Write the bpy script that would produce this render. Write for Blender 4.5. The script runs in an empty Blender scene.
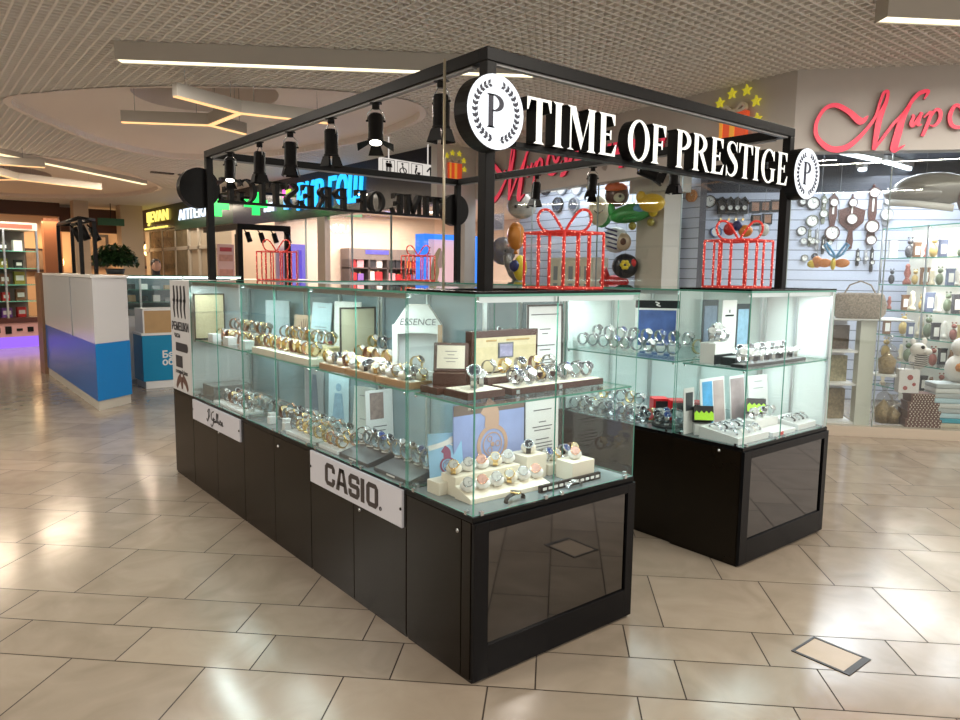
import bpy, bmesh, math, random
from mathutils import Matrix, Vector
random.seed(7)
S = bpy.context.scene
COL = S.collection
PI = math.pi

# ------------------------------------------------------------------ camera
F_PX, YAW, PITCH, ROLL = 719.06, 0.8899, 0.1198, 0.0123
CAM = Vector((-1.6475, -2.0645, 1.6))
fw = Vector((math.cos(YAW)*math.cos(PITCH), math.sin(YAW)*math.cos(PITCH), -math.sin(PITCH)))
r0 = Vector((math.sin(YAW), -math.cos(YAW), 0)); u0 = r0.cross(fw)
rt = r0*math.cos(ROLL) + u0*math.sin(ROLL); up = -r0*math.sin(ROLL) + u0*math.cos(ROLL)
cd = bpy.data.cameras.new('camera'); cam = bpy.data.objects.new('camera', cd); COL.objects.link(cam)
cd.sensor_width = 36; cd.lens = 36*F_PX/960; cd.clip_start = .05; cd.clip_end = 200
cam.matrix_world = Matrix(((rt.x, up.x, -fw.x, CAM.x), (rt.y, up.y, -fw.y, CAM.y), (rt.z, up.z, -fw.z, CAM.z), (0, 0, 0, 1)))
S.camera = cam

# ------------------------------------------------------------------ view, world, large lights
S.view_settings.view_transform = 'Standard'; S.view_settings.look = 'None'
S.view_settings.exposure = 0.38; S.view_settings.gamma = 1; S.view_settings.use_curve_mapping = False
S.cycles.transparent_max_bounces = 40; S.cycles.max_bounces = 10
S.cycles.sample_clamp_indirect = 4; S.cycles.caustics_reflective = False; S.cycles.caustics_refractive = False
W = bpy.data.worlds.new('world'); S.world = W; W.use_nodes = True
W.node_tree.nodes['Background'].inputs[0].default_value = (1, .955, .90, 1)
W.node_tree.nodes['Background'].inputs[1].default_value = 1.0

def area(name, loc, sx, sy, power, color=(1, 1, 1), target=None, rot=None):
    l = bpy.data.lights.new(name, 'AREA'); l.shape = 'RECTANGLE'; l.size = sx; l.size_y = sy; l.energy = power; l.color = color
    o = bpy.data.objects.new(name, l); COL.objects.link(o); o.location = loc
    if target is not None:
        o.rotation_euler = (Vector(target)-Vector(loc)).to_track_quat('-Z', 'Y').to_euler()
    if rot is not None: o.rotation_euler = rot
    return o
WARM = (1, .86, .68)
FIXA = math.radians(-34)
# first two linear fixtures are seen, the rest added unseen for light; housings below
FIX = [((1.60, 4.17), 3.76), ((5.0, -.31), 2.4), ((-3.2, 1.5), 3.0), ((1.9, -1.9), 2.6), ((-3.6, -2.6), 3.0), ((3.2, -3.4), 3.0), ((-2.5, 5.5), 3.0), ((-5, 8.5), 4.0), ((0, -6.5), 4.0), ((-4.5, -6), 4.0)]
for (fx, fy), L in FIX:
    area('linear_lamp_light', (fx, fy, 3.445), L, .1, 22*L, (1, .93, .83), rot=(0, 0, FIXA))
area('far_strip_lamp_light', (.5, 13.445, 3.49), 6.2, .08, 170, (1, .82, .62), rot=(0, 0, math.atan2(4.49, 4.8)))
area('far_strip_lamp_light', (.25, 24.8, 3.44), 5.0, .15, 90, (1, .82, .62), rot=(0, 0, math.atan2(-.8, 5.5)))

# ------------------------------------------------------------------ helpers
def ray(x, y):
    return (fw*F_PX + rt*(x-480) - up*(y-360)).normalized()
def atZ(x, y, z): d = ray(x, y); return CAM + d*((z-CAM.z)/d.z)
def atX(x, y, v): d = ray(x, y); return CAM + d*((v-CAM.x)/d.x)
def atY(x, y, v): d = ray(x, y); return CAM + d*((v-CAM.y)/d.y)
def onP(x, y, A, B):
    n = Vector((B[1]-A[1], -(B[0]-A[0]), 0)); d = ray(x, y)
    return CAM + d*(n.dot(Vector((A[0], A[1], 0))-CAM)/n.dot(d))

_m = {}
def mat(name, c=(.8, .8, .8), r=.5, metal=0, em=None, es=0, noise=0, nscale=8, trans=0, bump=0, spec=None, coat=0):
    if name in _m: return _m[name]
    m = bpy.data.materials.new(name); m.use_nodes = True; nt = m.node_tree; b = nt.nodes['Principled BSDF']
    b.inputs['Base Color'].default_value = (*c, 1); b.inputs['Roughness'].default_value = r; b.inputs['Metallic'].default_value = metal
    if spec is not None: b.inputs['Specular IOR Level'].default_value = spec
    if coat: b.inputs['Coat Weight'].default_value = coat; b.inputs['Coat Roughness'].default_value = .05
    if trans: b.inputs['Transmission Weight'].default_value = trans
    if em is not None:
        b.inputs['Emission Color'].default_value = (*em, 1); b.inputs['Emission Strength'].default_value = es
    if noise or bump:
        tc = nt.nodes.new('ShaderNodeTexCoord'); n = nt.nodes.new('ShaderNodeTexNoise'); n.inputs['Scale'].default_value = nscale; n.inputs['Detail'].default_value = 4
        nt.links.new(tc.outputs['Object'], n.inputs['Vector'])
        if noise:
            mx = nt.nodes.new('ShaderNodeMix'); mx.data_type = 'RGBA'
            mx.inputs[6].default_value = (*[v*(1-noise) for v in c], 1); mx.inputs[7].default_value = (*[min(1, v*(1+noise)) for v in c], 1)
            nt.links.new(n.outputs['Fac'], mx.inputs[0]); nt.links.new(mx.outputs[2], b.inputs['Base Color'])
        if bump:
            bp = nt.nodes.new('ShaderNodeBump'); bp.inputs['Strength'].default_value = bump; bp.inputs['Distance'].default_value = .01
            nt.links.new(n.outputs['Fac'], bp.inputs['Height']); nt.links.new(bp.outputs['Normal'], b.inputs['Normal'])
    _m[name] = m; return m
def glassmat(name, tint=(.93, .985, .97), refl=1.0, ior=1.45):
    if name in _m: return _m[name]
    m = bpy.data.materials.new(name); m.use_nodes = True; nt = m.node_tree; nt.nodes.clear()
    o = nt.nodes.new('ShaderNodeOutputMaterial'); mx = nt.nodes.new('ShaderNodeMixShader'); t = nt.nodes.new('ShaderNodeBsdfTransparent')
    g = nt.nodes.new('ShaderNodeBsdfGlossy'); g.inputs['Roughness'].default_value = .01; lw = nt.nodes.new('ShaderNodeLayerWeight'); lw.inputs[0].default_value = .5
    pw = nt.nodes.new('ShaderNodeMath'); pw.operation = 'POWER'; pw.inputs[1].default_value = 5; nt.links.new(lw.outputs['Facing'], pw.inputs[0])
    f = nt.nodes.new('ShaderNodeMath'); f.operation = 'MULTIPLY_ADD'; f.inputs[1].default_value = .9; f.inputs[2].default_value = .035; nt.links.new(pw.outputs[0], f.inputs[0])
    t.inputs[0].default_value = (*tint, 1); g.inputs[0].default_value = (refl, refl, refl, 1)
    nt.links.new(f.outputs[0], mx.inputs[0]); nt.links.new(t.outputs[0], mx.inputs[1]); nt.links.new(g.outputs[0], mx.inputs[2]); nt.links.new(mx.outputs[0], o.inputs[0])
    _m[name] = m; return m
def emis(name, c, s): return mat(name, (0.02, .02, .02), .6, em=c, es=s)

class MB:
    def __init__(s): s.v = []; s.f = []; s.m = []; s.s = []
    def add(s, vs, fs, mi=0, sm=False, M=None):
        n = len(s.v)
        for p in vs:
            s.v.append(tuple(M @ Vector(p)) if M is not None else tuple(p))
        for i, f in enumerate(fs):
            s.f.append([n+k for k in f]); s.m.append(mi[i] if isinstance(mi, (list, tuple)) else mi); s.s.append(sm)
        return s
    def box(s, x0, x1, y0, y1, z0, z1, mi=0, M=None):
        vs = [(x0, y0, z0), (x1, y0, z0), (x1, y1, z0), (x0, y1, z0), (x0, y0, z1), (x1, y0, z1), (x1, y1, z1), (x0, y1, z1)]
        return s.add(vs, [(0, 3, 2, 1), (4, 5, 6, 7), (0, 1, 5, 4), (2, 3, 7, 6), (1, 2, 6, 5), (3, 0, 4, 7)], mi, False, M)
    def cbox(s, c, sz, mi=0, M=None):
        return s.box(c[0]-sz[0]/2, c[0]+sz[0]/2, c[1]-sz[1]/2, c[1]+sz[1]/2, c[2]-sz[2]/2, c[2]+sz[2]/2, mi, M)
    def plate(s, poly, z0, z1, M=None, mi=0, side=None):   # polygon in local xy, extruded along local z
        n = len(poly); a = sum(poly[i][0]*poly[(i+1) % n][1]-poly[(i+1) % n][0]*poly[i][1] for i in range(n))
        if a < 0: poly = poly[::-1]
        vs = [(x, y, z0) for x, y in poly]+[(x, y, z1) for x, y in poly]
        sd = mi if side is None else side
        return s.add(vs, [tuple(range(n-1, -1, -1)), tuple(range(n, 2*n))]+[(i, (i+1) % n, n+(i+1) % n, n+i) for i in range(n)], [sd, mi]+[sd]*n, False, M)
    def strip(s, L, R, z0, z1, M=None, mi=0, side=None, closed=False):   # band between two polylines
        n = len(L)
        for i in range(n if closed else n-1):
            j = (i+1) % n
            s.plate([L[i], L[j], R[j], R[i]], z0, z1, M, mi, side)
        return s
    def stroke(s, pts, ws, z0, z1, M=None, mi=0, side=None, sub=6):
        P = [Vector(p) for p in pts]; Q = []; Wd = []
        if not isinstance(ws, (list, tuple)): ws = [ws]*len(P)
        for i in range(len(P)-1):
            a, b, c, d = P[max(i-1, 0)], P[i], P[i+1], P[min(i+2, len(P)-1)]
            for k in range(sub):
                t = k/sub
                Q.append(.5*((2*b)+(c-a)*t+(2*a-5*b+4*c-d)*t*t+(3*b-a-3*c+d)*t**3)); Wd.append(ws[i]*(1-t)+ws[i+1]*t)
        Q.append(P[-1]); Wd.append(ws[-1]); L = []; R = []
        for i, q in enumerate(Q):
            t = (Q[min(i+1, len(Q)-1)]-Q[max(i-1, 0)]).normalized(); nn = Vector((-t.y, t.x))*Wd[i]/2
            L.append(tuple(q+nn)); R.append(tuple(q-nn))
        return s.strip(L, R, z0, z1, M, mi, side)
    def tube(s, pts, r, n=8, mi=0, closed=False, M=None):
        P = [Vector(p) for p in pts]; rings = []; N = len(P); ref = None
        for i, p in enumerate(P):
            a = P[(i-1) % N] if (closed or i > 0) else p; b = P[(i+1) % N] if (closed or i < N-1) else p
            t = (b-a).normalized()
            if ref is None: ref = t.orthogonal().normalized()
            ref = (ref - t*ref.dot(t))
            ref = ref.normalized() if ref.length > 1e-6 else t.orthogonal().normalized()
            w = t.cross(ref); rr = r[i] if isinstance(r, (list, tuple)) else r
            rings.append([p+(ref*math.cos(2*PI*k/n)+w*math.sin(2*PI*k/n))*rr for k in range(n)])
        vs = [q for R in rings for q in R]; fs = []
        for i in range(N if closed else N-1):
            j = (i+1) % N
            for k in range(n): fs.append((i*n+k, i*n+(k+1) % n, j*n+(k+1) % n, j*n+k))
        if not closed: fs += [tuple(range(n-1, -1, -1)), tuple(range((N-1)*n, N*n))]
        return s.add(vs, fs, mi, True, M)
    def cyl(s, p0, p1, r0, r1=None, n=16, mi=0, M=None, sm=True):
        return s.tube([p0, p1], [r0, r0 if r1 is None else r1], n, mi, False, M)
    def lathe(s, prof, n=20, mi=0, M=None, sm=True):
        vs = [(r*math.cos(2*PI*k/n), r*math.sin(2*PI*k/n), z) for r, z in prof for k in range(n)]
        fs = [(i*n+k, i*n+(k+1) % n, (i+1)*n+(k+1) % n, (i+1)*n+k) for i in range(len(prof)-1) for k in range(n)]
        if prof[0][0] > 1e-5: fs.append(tuple(range(n-1, -1, -1)))
        if prof[-1][0] > 1e-5: fs.append(tuple(range((len(prof)-1)*n, len(prof)*n)))
        return s.add(vs, fs, mi, sm, M)
    def ball(s, c, r, mi=0, n=14, m=8, M=None):
        r = (r, r, r) if not isinstance(r, (list, tuple)) else r
        T = Matrix.Translation(c) @ Matrix.Diagonal((*r, 1))
        return s.lathe([(max(1e-6, math.sin(PI*i/m)), -math.cos(PI*i/m)) for i in range(m+1)], n, mi, (M @ T) if M is not None else T)
    def disc(s, cx, cy, r, z0, z1, M=None, mi=0, side=None, n=28, ry=None):
        return s.plate([(cx+r*math.cos(2*PI*k/n), cy+(ry or r)*math.sin(2*PI*k/n)) for k in range(n)], z0, z1, M, mi, side)
    def ringp(s, cx, cy, r1, r2, z0, z1, M=None, mi=0, side=None, n=28):
        a = [(cx+r1*math.cos(2*PI*k/n), cy+r1*math.sin(2*PI*k/n)) for k in range(n)]; b = [(cx+r2*math.cos(2*PI*k/n), cy+r2*math.sin(2*PI*k/n)) for k in range(n)]
        return s.strip(a, b, z0, z1, M, mi, side, True)
    def star(s, cx, cy, r, z0, z1, M=None, mi=0, side=None):
        p = [(cx+(r if k % 2 == 0 else r*.42)*math.sin(PI*k/5), cy+(r if k % 2 == 0 else r*.42)*math.cos(PI*k/5)) for k in range(10)]
        for k in range(1, 10, 2): s.plate([p[k], p[(k+1) % 10], p[(k+2) % 10]], z0, z1, M, mi, side)
        return s.plate([p[k] for k in range(1, 10, 2)], z0, z1, M, mi, side)
    def build(s, name, mats, parent=None, bev=0, M=None, weld=False):
        me = bpy.data.meshes.new(name); me.from_pydata(s.v, [], s.f)
        if not isinstance(mats, (list, tuple)): mats = [mats]
        for m in mats: me.materials.append(m)
        me.polygons.foreach_set('material_index', s.m); me.polygons.foreach_set('use_smooth', s.s)
        bm = bmesh.new(); bm.from_mesh(me)
        if weld: bmesh.ops.remove_doubles(bm, verts=bm.verts, dist=1e-5)
        bmesh.ops.recalc_face_normals(bm, faces=bm.faces); bm.to_mesh(me); bm.free()
        o = bpy.data.objects.new(name, me); COL.objects.link(o)
        if M is not None: o.matrix_world = M
        if parent is not None: o.parent = parent
        if bev:
            b = o.modifiers.new('bevel', 'BEVEL'); b.width = bev; b.segments = 2; b.limit_method = 'ANGLE'
        return o
def tag(o, label, cat, group=None, kind=None):
    if label: o['label'] = label
    if cat: o['category'] = cat
    if group: o['group'] = group
    if kind: o['kind'] = kind
    return o
def empty(name, loc, rz, label, cat, group=None):
    o = bpy.data.objects.new(name, None); COL.objects.link(o); o.location = loc; o.rotation_euler = (0, 0, rz); o.empty_display_size = .05
    return tag(o, label, cat, group)
def struct(o): o['kind'] = 'structure'; return o
def dup(o, loc, rz=None, label=None, group=None, scale=None):
    r = o.copy(); COL.objects.link(r); r.location = loc
    if rz is not None: r.rotation_euler = (0, 0, rz)
    if scale: r.scale = (scale,)*3
    if label: r['label'] = label
    if group: r['group'] = group
    for ch in list(o.children):
        c = ch.copy(); COL.objects.link(c); c.parent = r
        for g in list(ch.children):
            d = g.copy(); COL.objects.link(d); d.parent = c
    return r
def FR(origin, xdir, upd=(0, 0, 1)):      # local x = xdir, local y = up, local z = out of the surface
    x = Vector(xdir).normalized(); y = Vector(upd).normalized(); z = x.cross(y)
    return Matrix(((x.x, y.x, z.x, origin[0]), (x.y, y.y, z.y, origin[1]), (x.z, y.z, z.z, origin[2]), (0, 0, 0, 1)))
def text(name, body, M, size, mats, parent=None, ext=.004, shear=0, bold=0, sx=1, align='CENTER'):
    c = bpy.data.curves.new(name, 'FONT'); c.body = body; c.size = size; c.extrude = ext; c.shear = shear; c.offset = bold; c.align_x = align; c.align_y = 'CENTER'; c.resolution_u = 4
    o = bpy.data.objects.new(name, c); COL.objects.link(o); dg = bpy.context.evaluated_depsgraph_get(); dg.update()
    me = bpy.data.meshes.new_from_object(o.evaluated_get(dg)); bpy.data.objects.remove(o); bpy.data.curves.remove(c)
    me.name = name; me.materials.clear()
    for m in (mats if isinstance(mats, (list, tuple)) else [mats]): me.materials.append(m)
    if isinstance(mats, (list, tuple)) and len(mats) > 1:
        for p in me.polygons: p.material_index = 0 if p.normal.z > .5 else 1
    me.transform(M @ Matrix.Diagonal((sx, 1, 1, 1)))
    r = bpy.data.objects.new(name, me); COL.objects.link(r)
    if parent is not None: r.parent = parent
    return r

# ------------------------------------------------------------------ materials
black = mat('black_metal', (.007, .0065, .0065), .4, spec=.15)
blackgloss = mat('black_gloss', (.005, .005, .005), .22, spec=.15)
wenge = mat('wenge_laminate', (.009, .006, .0035), .24, noise=.3, nscale=3, spec=.20)
mirror_dark = mat('dark_reflective_panel', (.135, .13, .13), .04, metal=1)
alu = mat('aluminium', (.72, .76, .76), .3, metal=1)
steel = mat('polished_steel', (.58, .60, .62), .24, metal=1)
gold = mat('polished_gold', (.85, .62, .28), .22, metal=1)
pane = glassmat('clear_glass', (.972, .992, .987))
edge = mat('green_glass_edge', (.10, .34, .26), .15, em=None)
shop_glass = glassmat('shop_glass', (.93, .95, .95))
white = mat('white_satin', (.8, .8, .78), .45)
ivory = mat('cream_leather', (.78, .72, .6), .55, noise=.05)
grey = mat('grey_board', (.32, .34, .36), .5)
led = emis('case_led', (.86, 1, .98), 4)
warm_led = emis('warm_led', (1, .86, .62), 6)
orange_led = emis('orange_led', (1, .52, .22), 1.2)
cool_tube = emis('cool_tube', (.86, .93, 1), 7)
printed = mat('printed_grey', (.12, .12, .13), .6)
tray_dark = mat('dark_red_wood', (.06, .022, .016), .25, noise=.3, nscale=12)
tray_tan = mat('tan_wood', (.42, .24, .12), .45, noise=.15, nscale=20)

# ================================================================== SETTING
TH = math.radians(-44.6); cT, sT = math.cos(TH), math.sin(TH)
def tilemat():
    m = bpy.data.materials.new('stone_floor_tile'); m.use_nodes = True; nt = m.node_tree; b = nt.nodes['Principled BSDF']
    tc = nt.nodes.new('ShaderNodeTexCoord'); at = nt.nodes.new('ShaderNodeAttribute'); at.attribute_name = 'tone'
    ad = nt.nodes.new('ShaderNodeVectorMath'); ad.operation = 'ADD'; nt.links.new(tc.outputs['Object'], ad.inputs[0])
    sc = nt.nodes.new('ShaderNodeVectorMath'); sc.operation = 'SCALE'; sc.inputs[3].default_value = 37; nt.links.new(at.outputs['Vector'], sc.inputs[0]); nt.links.new(sc.outputs[0], ad.inputs[1])
    n = nt.nodes.new('ShaderNodeTexNoise'); n.inputs['Scale'].default_value = 3.2; n.inputs['Detail'].default_value = 7; n.inputs['Distortion'].default_value = 1.2; nt.links.new(ad.outputs[0], n.inputs['Vector'])
    r = nt.nodes.new('ShaderNodeValToRGB'); r.color_ramp.elements[0].position = .3; r.color_ramp.elements[0].color = (.275, .222, .168, 1); r.color_ramp.elements[1].position = .72; r.color_ramp.elements[1].color = (.352, .290, .225, 1)
    nt.links.new(n.outputs['Fac'], r.inputs[0])
    mx = nt.nodes.new('ShaderNodeMix'); mx.data_type = 'RGBA'; mx.blend_type = 'MULTIPLY'; mx.inputs[0].default_value = 1
    mr = nt.nodes.new('ShaderNodeMapRange'); mr.inputs[3].default_value = .90; mr.inputs[4].default_value = 1.06; nt.links.new(at.outputs['Fac'], mr.inputs[0])
    nt.links.new(r.outputs[0], mx.inputs[6]); nt.links.new(mr.outputs[0], mx.inputs[7]); nt.links.new(mx.outputs[2], b.inputs['Base Color'])
    n2 = nt.nodes.new('ShaderNodeTexNoise'); n2.inputs['Scale'].default_value = 14; n2.inputs['Detail'].default_value = 3; nt.links.new(tc.outputs['Object'], n2.inputs['Vector'])
    m2 = nt.nodes.new('ShaderNodeMapRange'); m2.inputs[3].default_value = .10; m2.inputs[4].default_value = .22; nt.links.new(n2.outputs['Fac'], m2.inputs[0]); nt.links.new(m2.outputs[0], b.inputs['Roughness'])
    b.inputs['Specular IOR Level'].default_value = .8
    bp = nt.nodes.new('ShaderNodeBump'); bp.inputs['Strength'].default_value = .12; bp.inputs['Distance'].default_value = .004
    nt.links.new(n.outputs['Fac'], bp.inputs['Height']); nt.links.new(bp.outputs['Normal'], b.inputs['Normal'])
    return m
fl = MB(); tones = []
def w(s, t): return (s*cT-t*sT, s*sT+t*cT)
heights = [.285, .285, .57, .57, .285, .57]
def tile_row(t0, h, off):
    k = -40
    while k < 40:
        s0 = off+k*.575; k += 1; x, y = w(s0+.29, t0+h/2)
        if not (-9 < x < 12.5 and -9 < y < 29): continue
        g = .0030
        fl.add([(*w(s0+g, t0+g), 0), (*w(s0+.575-g, t0+g), 0), (*w(s0+.575-g, t0+h-g), 0), (*w(s0+g, t0+h-g), 0)], [(0, 1, 2, 3)]); tones.append(random.random())
t = 0; par = 0
while t < 32: tile_row(t, heights[par % 6], .25 if par % 2 == 0 else .065); t += heights[par % 6]; par += 1
t = 0; par = -1
while t > -20: t -= heights[par % 6]; tile_row(t, heights[par % 6], .25 if par % 2 == 0 else .065); par -= 1
fl.add([(-10, -10, -.002), (13, -10, -.002), (13, 30, -.002), (-10, 30, -.002)], [(0, 1, 2, 3)], 1); tones.append(.5)
floor = struct(fl.build('floor', [tilemat(), mat('dark_grout', (.035, .022, .014), .8)]))
a_ = floor.data.attributes.new('tone', 'FLOAT', 'FACE'); a_.data.foreach_set('value', tones)

# --- open-cell ceiling with two oval recesses
def smooth_closed(P, sub=8):
    n = len(P); out = []
    for i in range(n):
        a, b, c, d = [Vector(P[(i+k) % n]) for k in (-1, 0, 1, 2)]
        for k in range(sub):
            t = k/sub; out.append(tuple(.5*((2*b)+(c-a)*t+(2*a-5*b+4*c-d)*t*t+(-a+3*b-3*c+d)*t**3)))
    return out
OV1 = smooth_closed([(-.42, 8.6), (-.05, 7.65), (.79, 6.6), (2.05, 5.65), (3.1, 5.35), (3.75, 5.9), (4.0, 6.9), (4.05, 8.3), (3.55, 10.5), (2.5, 11.75), (1.3, 11.25), (.3, 9.95)])
OV2 = smooth_closed([(-2.5, 13.2), (-.04, 13.3), (1.6, 13.9), (3.16, 16.2), (3.65, 17.9), (3.1, 20.6), (1.2, 22.4), (-1.5, 22), (-3.8, 18)])
HOLES = [OV1, OV2]
def cuts(const, axis):
    out = []
    for H in HOLES:
        xs = []
        for i in range(len(H)):
            a, b = H[i], H[(i+1) % len(H)]
            if (a[axis]-const)*(b[axis]-const) < 0: xs.append(a[1-axis]+(b[1-axis]-a[1-axis])*(const-a[axis])/(b[axis]-a[axis]))
        xs.sort(); out += list(zip(xs[::2], xs[1::2]))
    return sorted(out)
cg = MB(); X0c, X1c, Y0c, Y1c = -8.6, 8.9, -8.6, 27; PITCH_C = .0865; ZC = 3.61
def bars(axis):
    lo, hi, a, b = (X0c, X1c, Y0c, Y1c) if axis == 0 else (Y0c, Y1c, X0c, X1c)
    c = lo
    while c < hi:
        p = a
        for u, v in cuts(c, axis)+[(b, b)]:
            if u-p > .02:
                if axis == 0: cg.box(c-.009, c+.009, p, u, ZC, ZC+.04)
                else: cg.box(p, u, c-.009, c+.009, ZC+.0005, ZC+.0395)
            p = v
        c += PITCH_C
bars(0); bars(1)
struct(cg.build('ceiling', mat('ceiling_lattice_paint', (.90, .865, .815), .5)))
sl = MB(); sl.box(X0c, 12, Y0c, 28, 4.1, 4.2); struct(sl.build('ceiling', mat('ceiling_void', (.30, .265, .235), .9)))
gyps = mat('gypsum_paint', (.90, .82, .77), .6)
for H, c, rr in ((OV1, (1.38, 6.95), (.80, 1.05)), (OV2, (.2, 17.5), (1.1, 1.6))):
    g = MB(); n = len(H); m_ = 64
    cx = sum(p[0] for p in H)/n; cy = sum(p[1] for p in H)/n
    H2 = [(cx+(p[0]-cx)*1.03, cy+(p[1]-cy)*1.03) for p in H]
    g.add([(x, y, 3.60) for x, y in H]+[(x, y, 3.69) for x, y in H], [(i, (i+1) % n, n+(i+1) % n, n+i) for i in range(n)])
    g.add([(x, y, 3.60) for x, y in H]+[(x, y, 3.60) for x, y in H2], [(i, (i+1) % n, n+(i+1) % n, n+i) for i in range(n)])
    inn = [(c[0]+rr[0]*math.cos(2*PI*i/n), c[1]+rr[1]*math.sin(2*PI*i/n)) for i in range(n)]
    # match inner ring to outer by angle about the hole centre
    inn = []
    for x, y in H:
        a = math.atan2(y-c[1], x-c[0]); inn.append((c[0]+rr[0]*math.cos(a), c[1]+rr[1]*math.sin(a)))
    g.add([(x, y, 3.69) for x, y in H]+[(x, y, 3.69) for x, y in inn], [(i, (i+1) % n, n+(i+1) % n, n+i) for i in range(n)])
    g.add([(x, y, 3.69) for x, y in inn]+[(x, y, 4.1) for x, y in inn], [(i, (i+1) % n, n+(i+1) % n, n+i) for i in range(n)])
    struct(g.build('ceiling', gyps))

# --- shop facades
wallp = mat('facade_paint', (.60, .565, .53), .6, noise=.04)
C0 = Vector((5.35, 1.69, 0)); RD = Vector((.654, -.756, 0)).normalized(); RN = Vector((.756, .654, 0)).normalized()
L1 = Vector((5.83, 7.34, 0)); LD = (L1-C0).normalized(); LN = Vector((LD.y, -LD.x, 0))
def seg(b, A, D, N, s0, s1, n0, n1, z0, z1, mi=0):
    p = [A+D*s0+N*n0, A+D*s1+N*n0, A+D*s1+N*n1, A+D*s0+N*n1]
    return b.add([(q.x, q.y, z) for z in (z0, z1) for q in p], [(0, 1, 2, 3), (4, 5, 6, 7), (0, 1, 5, 4), (1, 2, 6, 5), (2, 3, 7, 6), (3, 0, 4, 7)], mi)
b = MB(); seg(b, C0, RD, RN, 0, 3.9, 0, .18, 2.94, 4.1); seg(b, C0, RD, RN, -.01, 3.9, -.015, .18, 2.83, 2.94); struct(b.build('wall_right', wallp))
b = MB(); seg(b, C0, LD, LN, 0, 5.67, 0, .18, 2.80, 4.1); struct(b.build('wall_left', wallp))
b = MB(); b.box(5.06, 5.84, 7.34, 7.5, 2.75, 4.1); b.box(5.62, 5.84, 7.34, 7.5, 0, 2.75); struct(b.build('wall_back', wallp))
b = MB(); seg(b, C0, RD, RN, 0, 3.9, 0, .15, 0, .10); seg(b, C0, LD, LN, .0, 5.67, 0, .15, 0, .10); struct(b.build('trim_1', mat('stone_plinth', (.55, .47, .38), .35)))
b = MB(); seg(b, C0, RD, RN, .02, 3.9, .03, .042, .10, 2.83); seg(b, C0, LD, LN, .02, 5.6, .03, .042, .10, 2.80); o = struct(b.build('window_1', shop_glass))
b = MB()
for s_ in (.02, .93, 1.85, 2.77): seg(b, C0, RD, RN, s_-.003, s_+.003, .025, .045, .1, 2.83)
for s_ in (1.4, 2.8, 4.2): seg(b, C0, LD, LN, s_-.003, s_+.003, .025, .045, .1, 2.8)
struct(b.build('trim_2', mat('glass_joint', (.3, .36, .34), .3)))
# gift shop interior shell
W1a, W1b = Vector((6.40, 3.45, 0)), Vector((6.78, 7.3, 0)); B1a, B1b = Vector((6.75, 3.74, 0)), Vector((9.6, .45, 0))
def slatmat():
    m = bpy.data.materials.new('white_slatwall'); m.use_nodes = True; nt = m.node_tree; b = nt.nodes['Principled BSDF']
    tc = nt.nodes.new('ShaderNodeTexCoord'); wv = nt.nodes.new('ShaderNodeSeparateXYZ'); nt.links.new(tc.outputs['Object'], wv.inputs[0])
    md = nt.nodes.new('ShaderNodeMath'); md.operation = 'MODULO'; md.inputs[1].default_value = .13; nt.links.new(wv.outputs['Z'], md.inputs[0])
    gt = nt.nodes.new('ShaderNodeMath'); gt.operation = 'LESS_THAN'; gt.inputs[1].default_value = .012; nt.links.new(md.outputs[0], gt.inputs[0])
    mx = nt.nodes.new('ShaderNodeMix'); mx.data_type = 'RGBA'; mx.inputs[6].default_value = (.50, .54, .64, 1); mx.inputs[7].default_value = (.16, .17, .2, 1)
    nt.links.new(gt.outputs[0], mx.inputs[0]); nt.links.new(mx.outputs[2], b.inputs['Base Color']); b.inputs['Roughness'].default_value = .4
    return m
slat = slatmat()
def wall2(name, A, B, z0, z1, m, th=.08):
    D = (B-A).normalized(); N = Vector((D.y, -D.x, 0))
    if (CAM-A).dot(N) > 0: N = -N
    b = MB(); seg(b, A, D, N, 0, (B-A).length, 0, th, z0, z1); return struct(b.build(name, m))
wall2('wall_back', B1a, B1b, 0, 2.70, slat); wall2('wall_back', B1a, B1b, 2.70, 3.06, mat('dark_shop_ceiling', (.035, .04, .055), .5)); wall2('wall_back', W1a, W1b, 0, 2.92, slat); wall2('wall_back', W1a, B1a, 0, 3.05, mat('dark_partition', (.12, .12, .14), .5))
wall2('wall_right', Vector((9.6, .45, 0)), Vector((8.1, -1.49, 0)), 0, 3.05, slat)
o = struct(MB().add([(5.45, 1.75, 3.06), (8.3, -1.5, 3.06), (10.6, .2, 3.06), (8.2, 3.6, 3.06), (7.4, 7.4, 3.06), (5.95, 7.3, 3.06)], [(0, 1, 2, 3, 4, 5)]).build('ceiling', mat('dark_shop_ceiling', (.035, .04, .055), .5)))
ya, yb = atX(663, 240, 5.95).y, atX(636, 240, 5.95).y
b = MB(); b.box(5.95, 6.3, ya, yb, 0, 3.06); b.box(5.9, 6.33, ya-.12, yb+.1, 2.66, 3.06); struct(b.build('wall_left', mat('beige_column', (.55, .50, .42), .6)))
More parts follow.
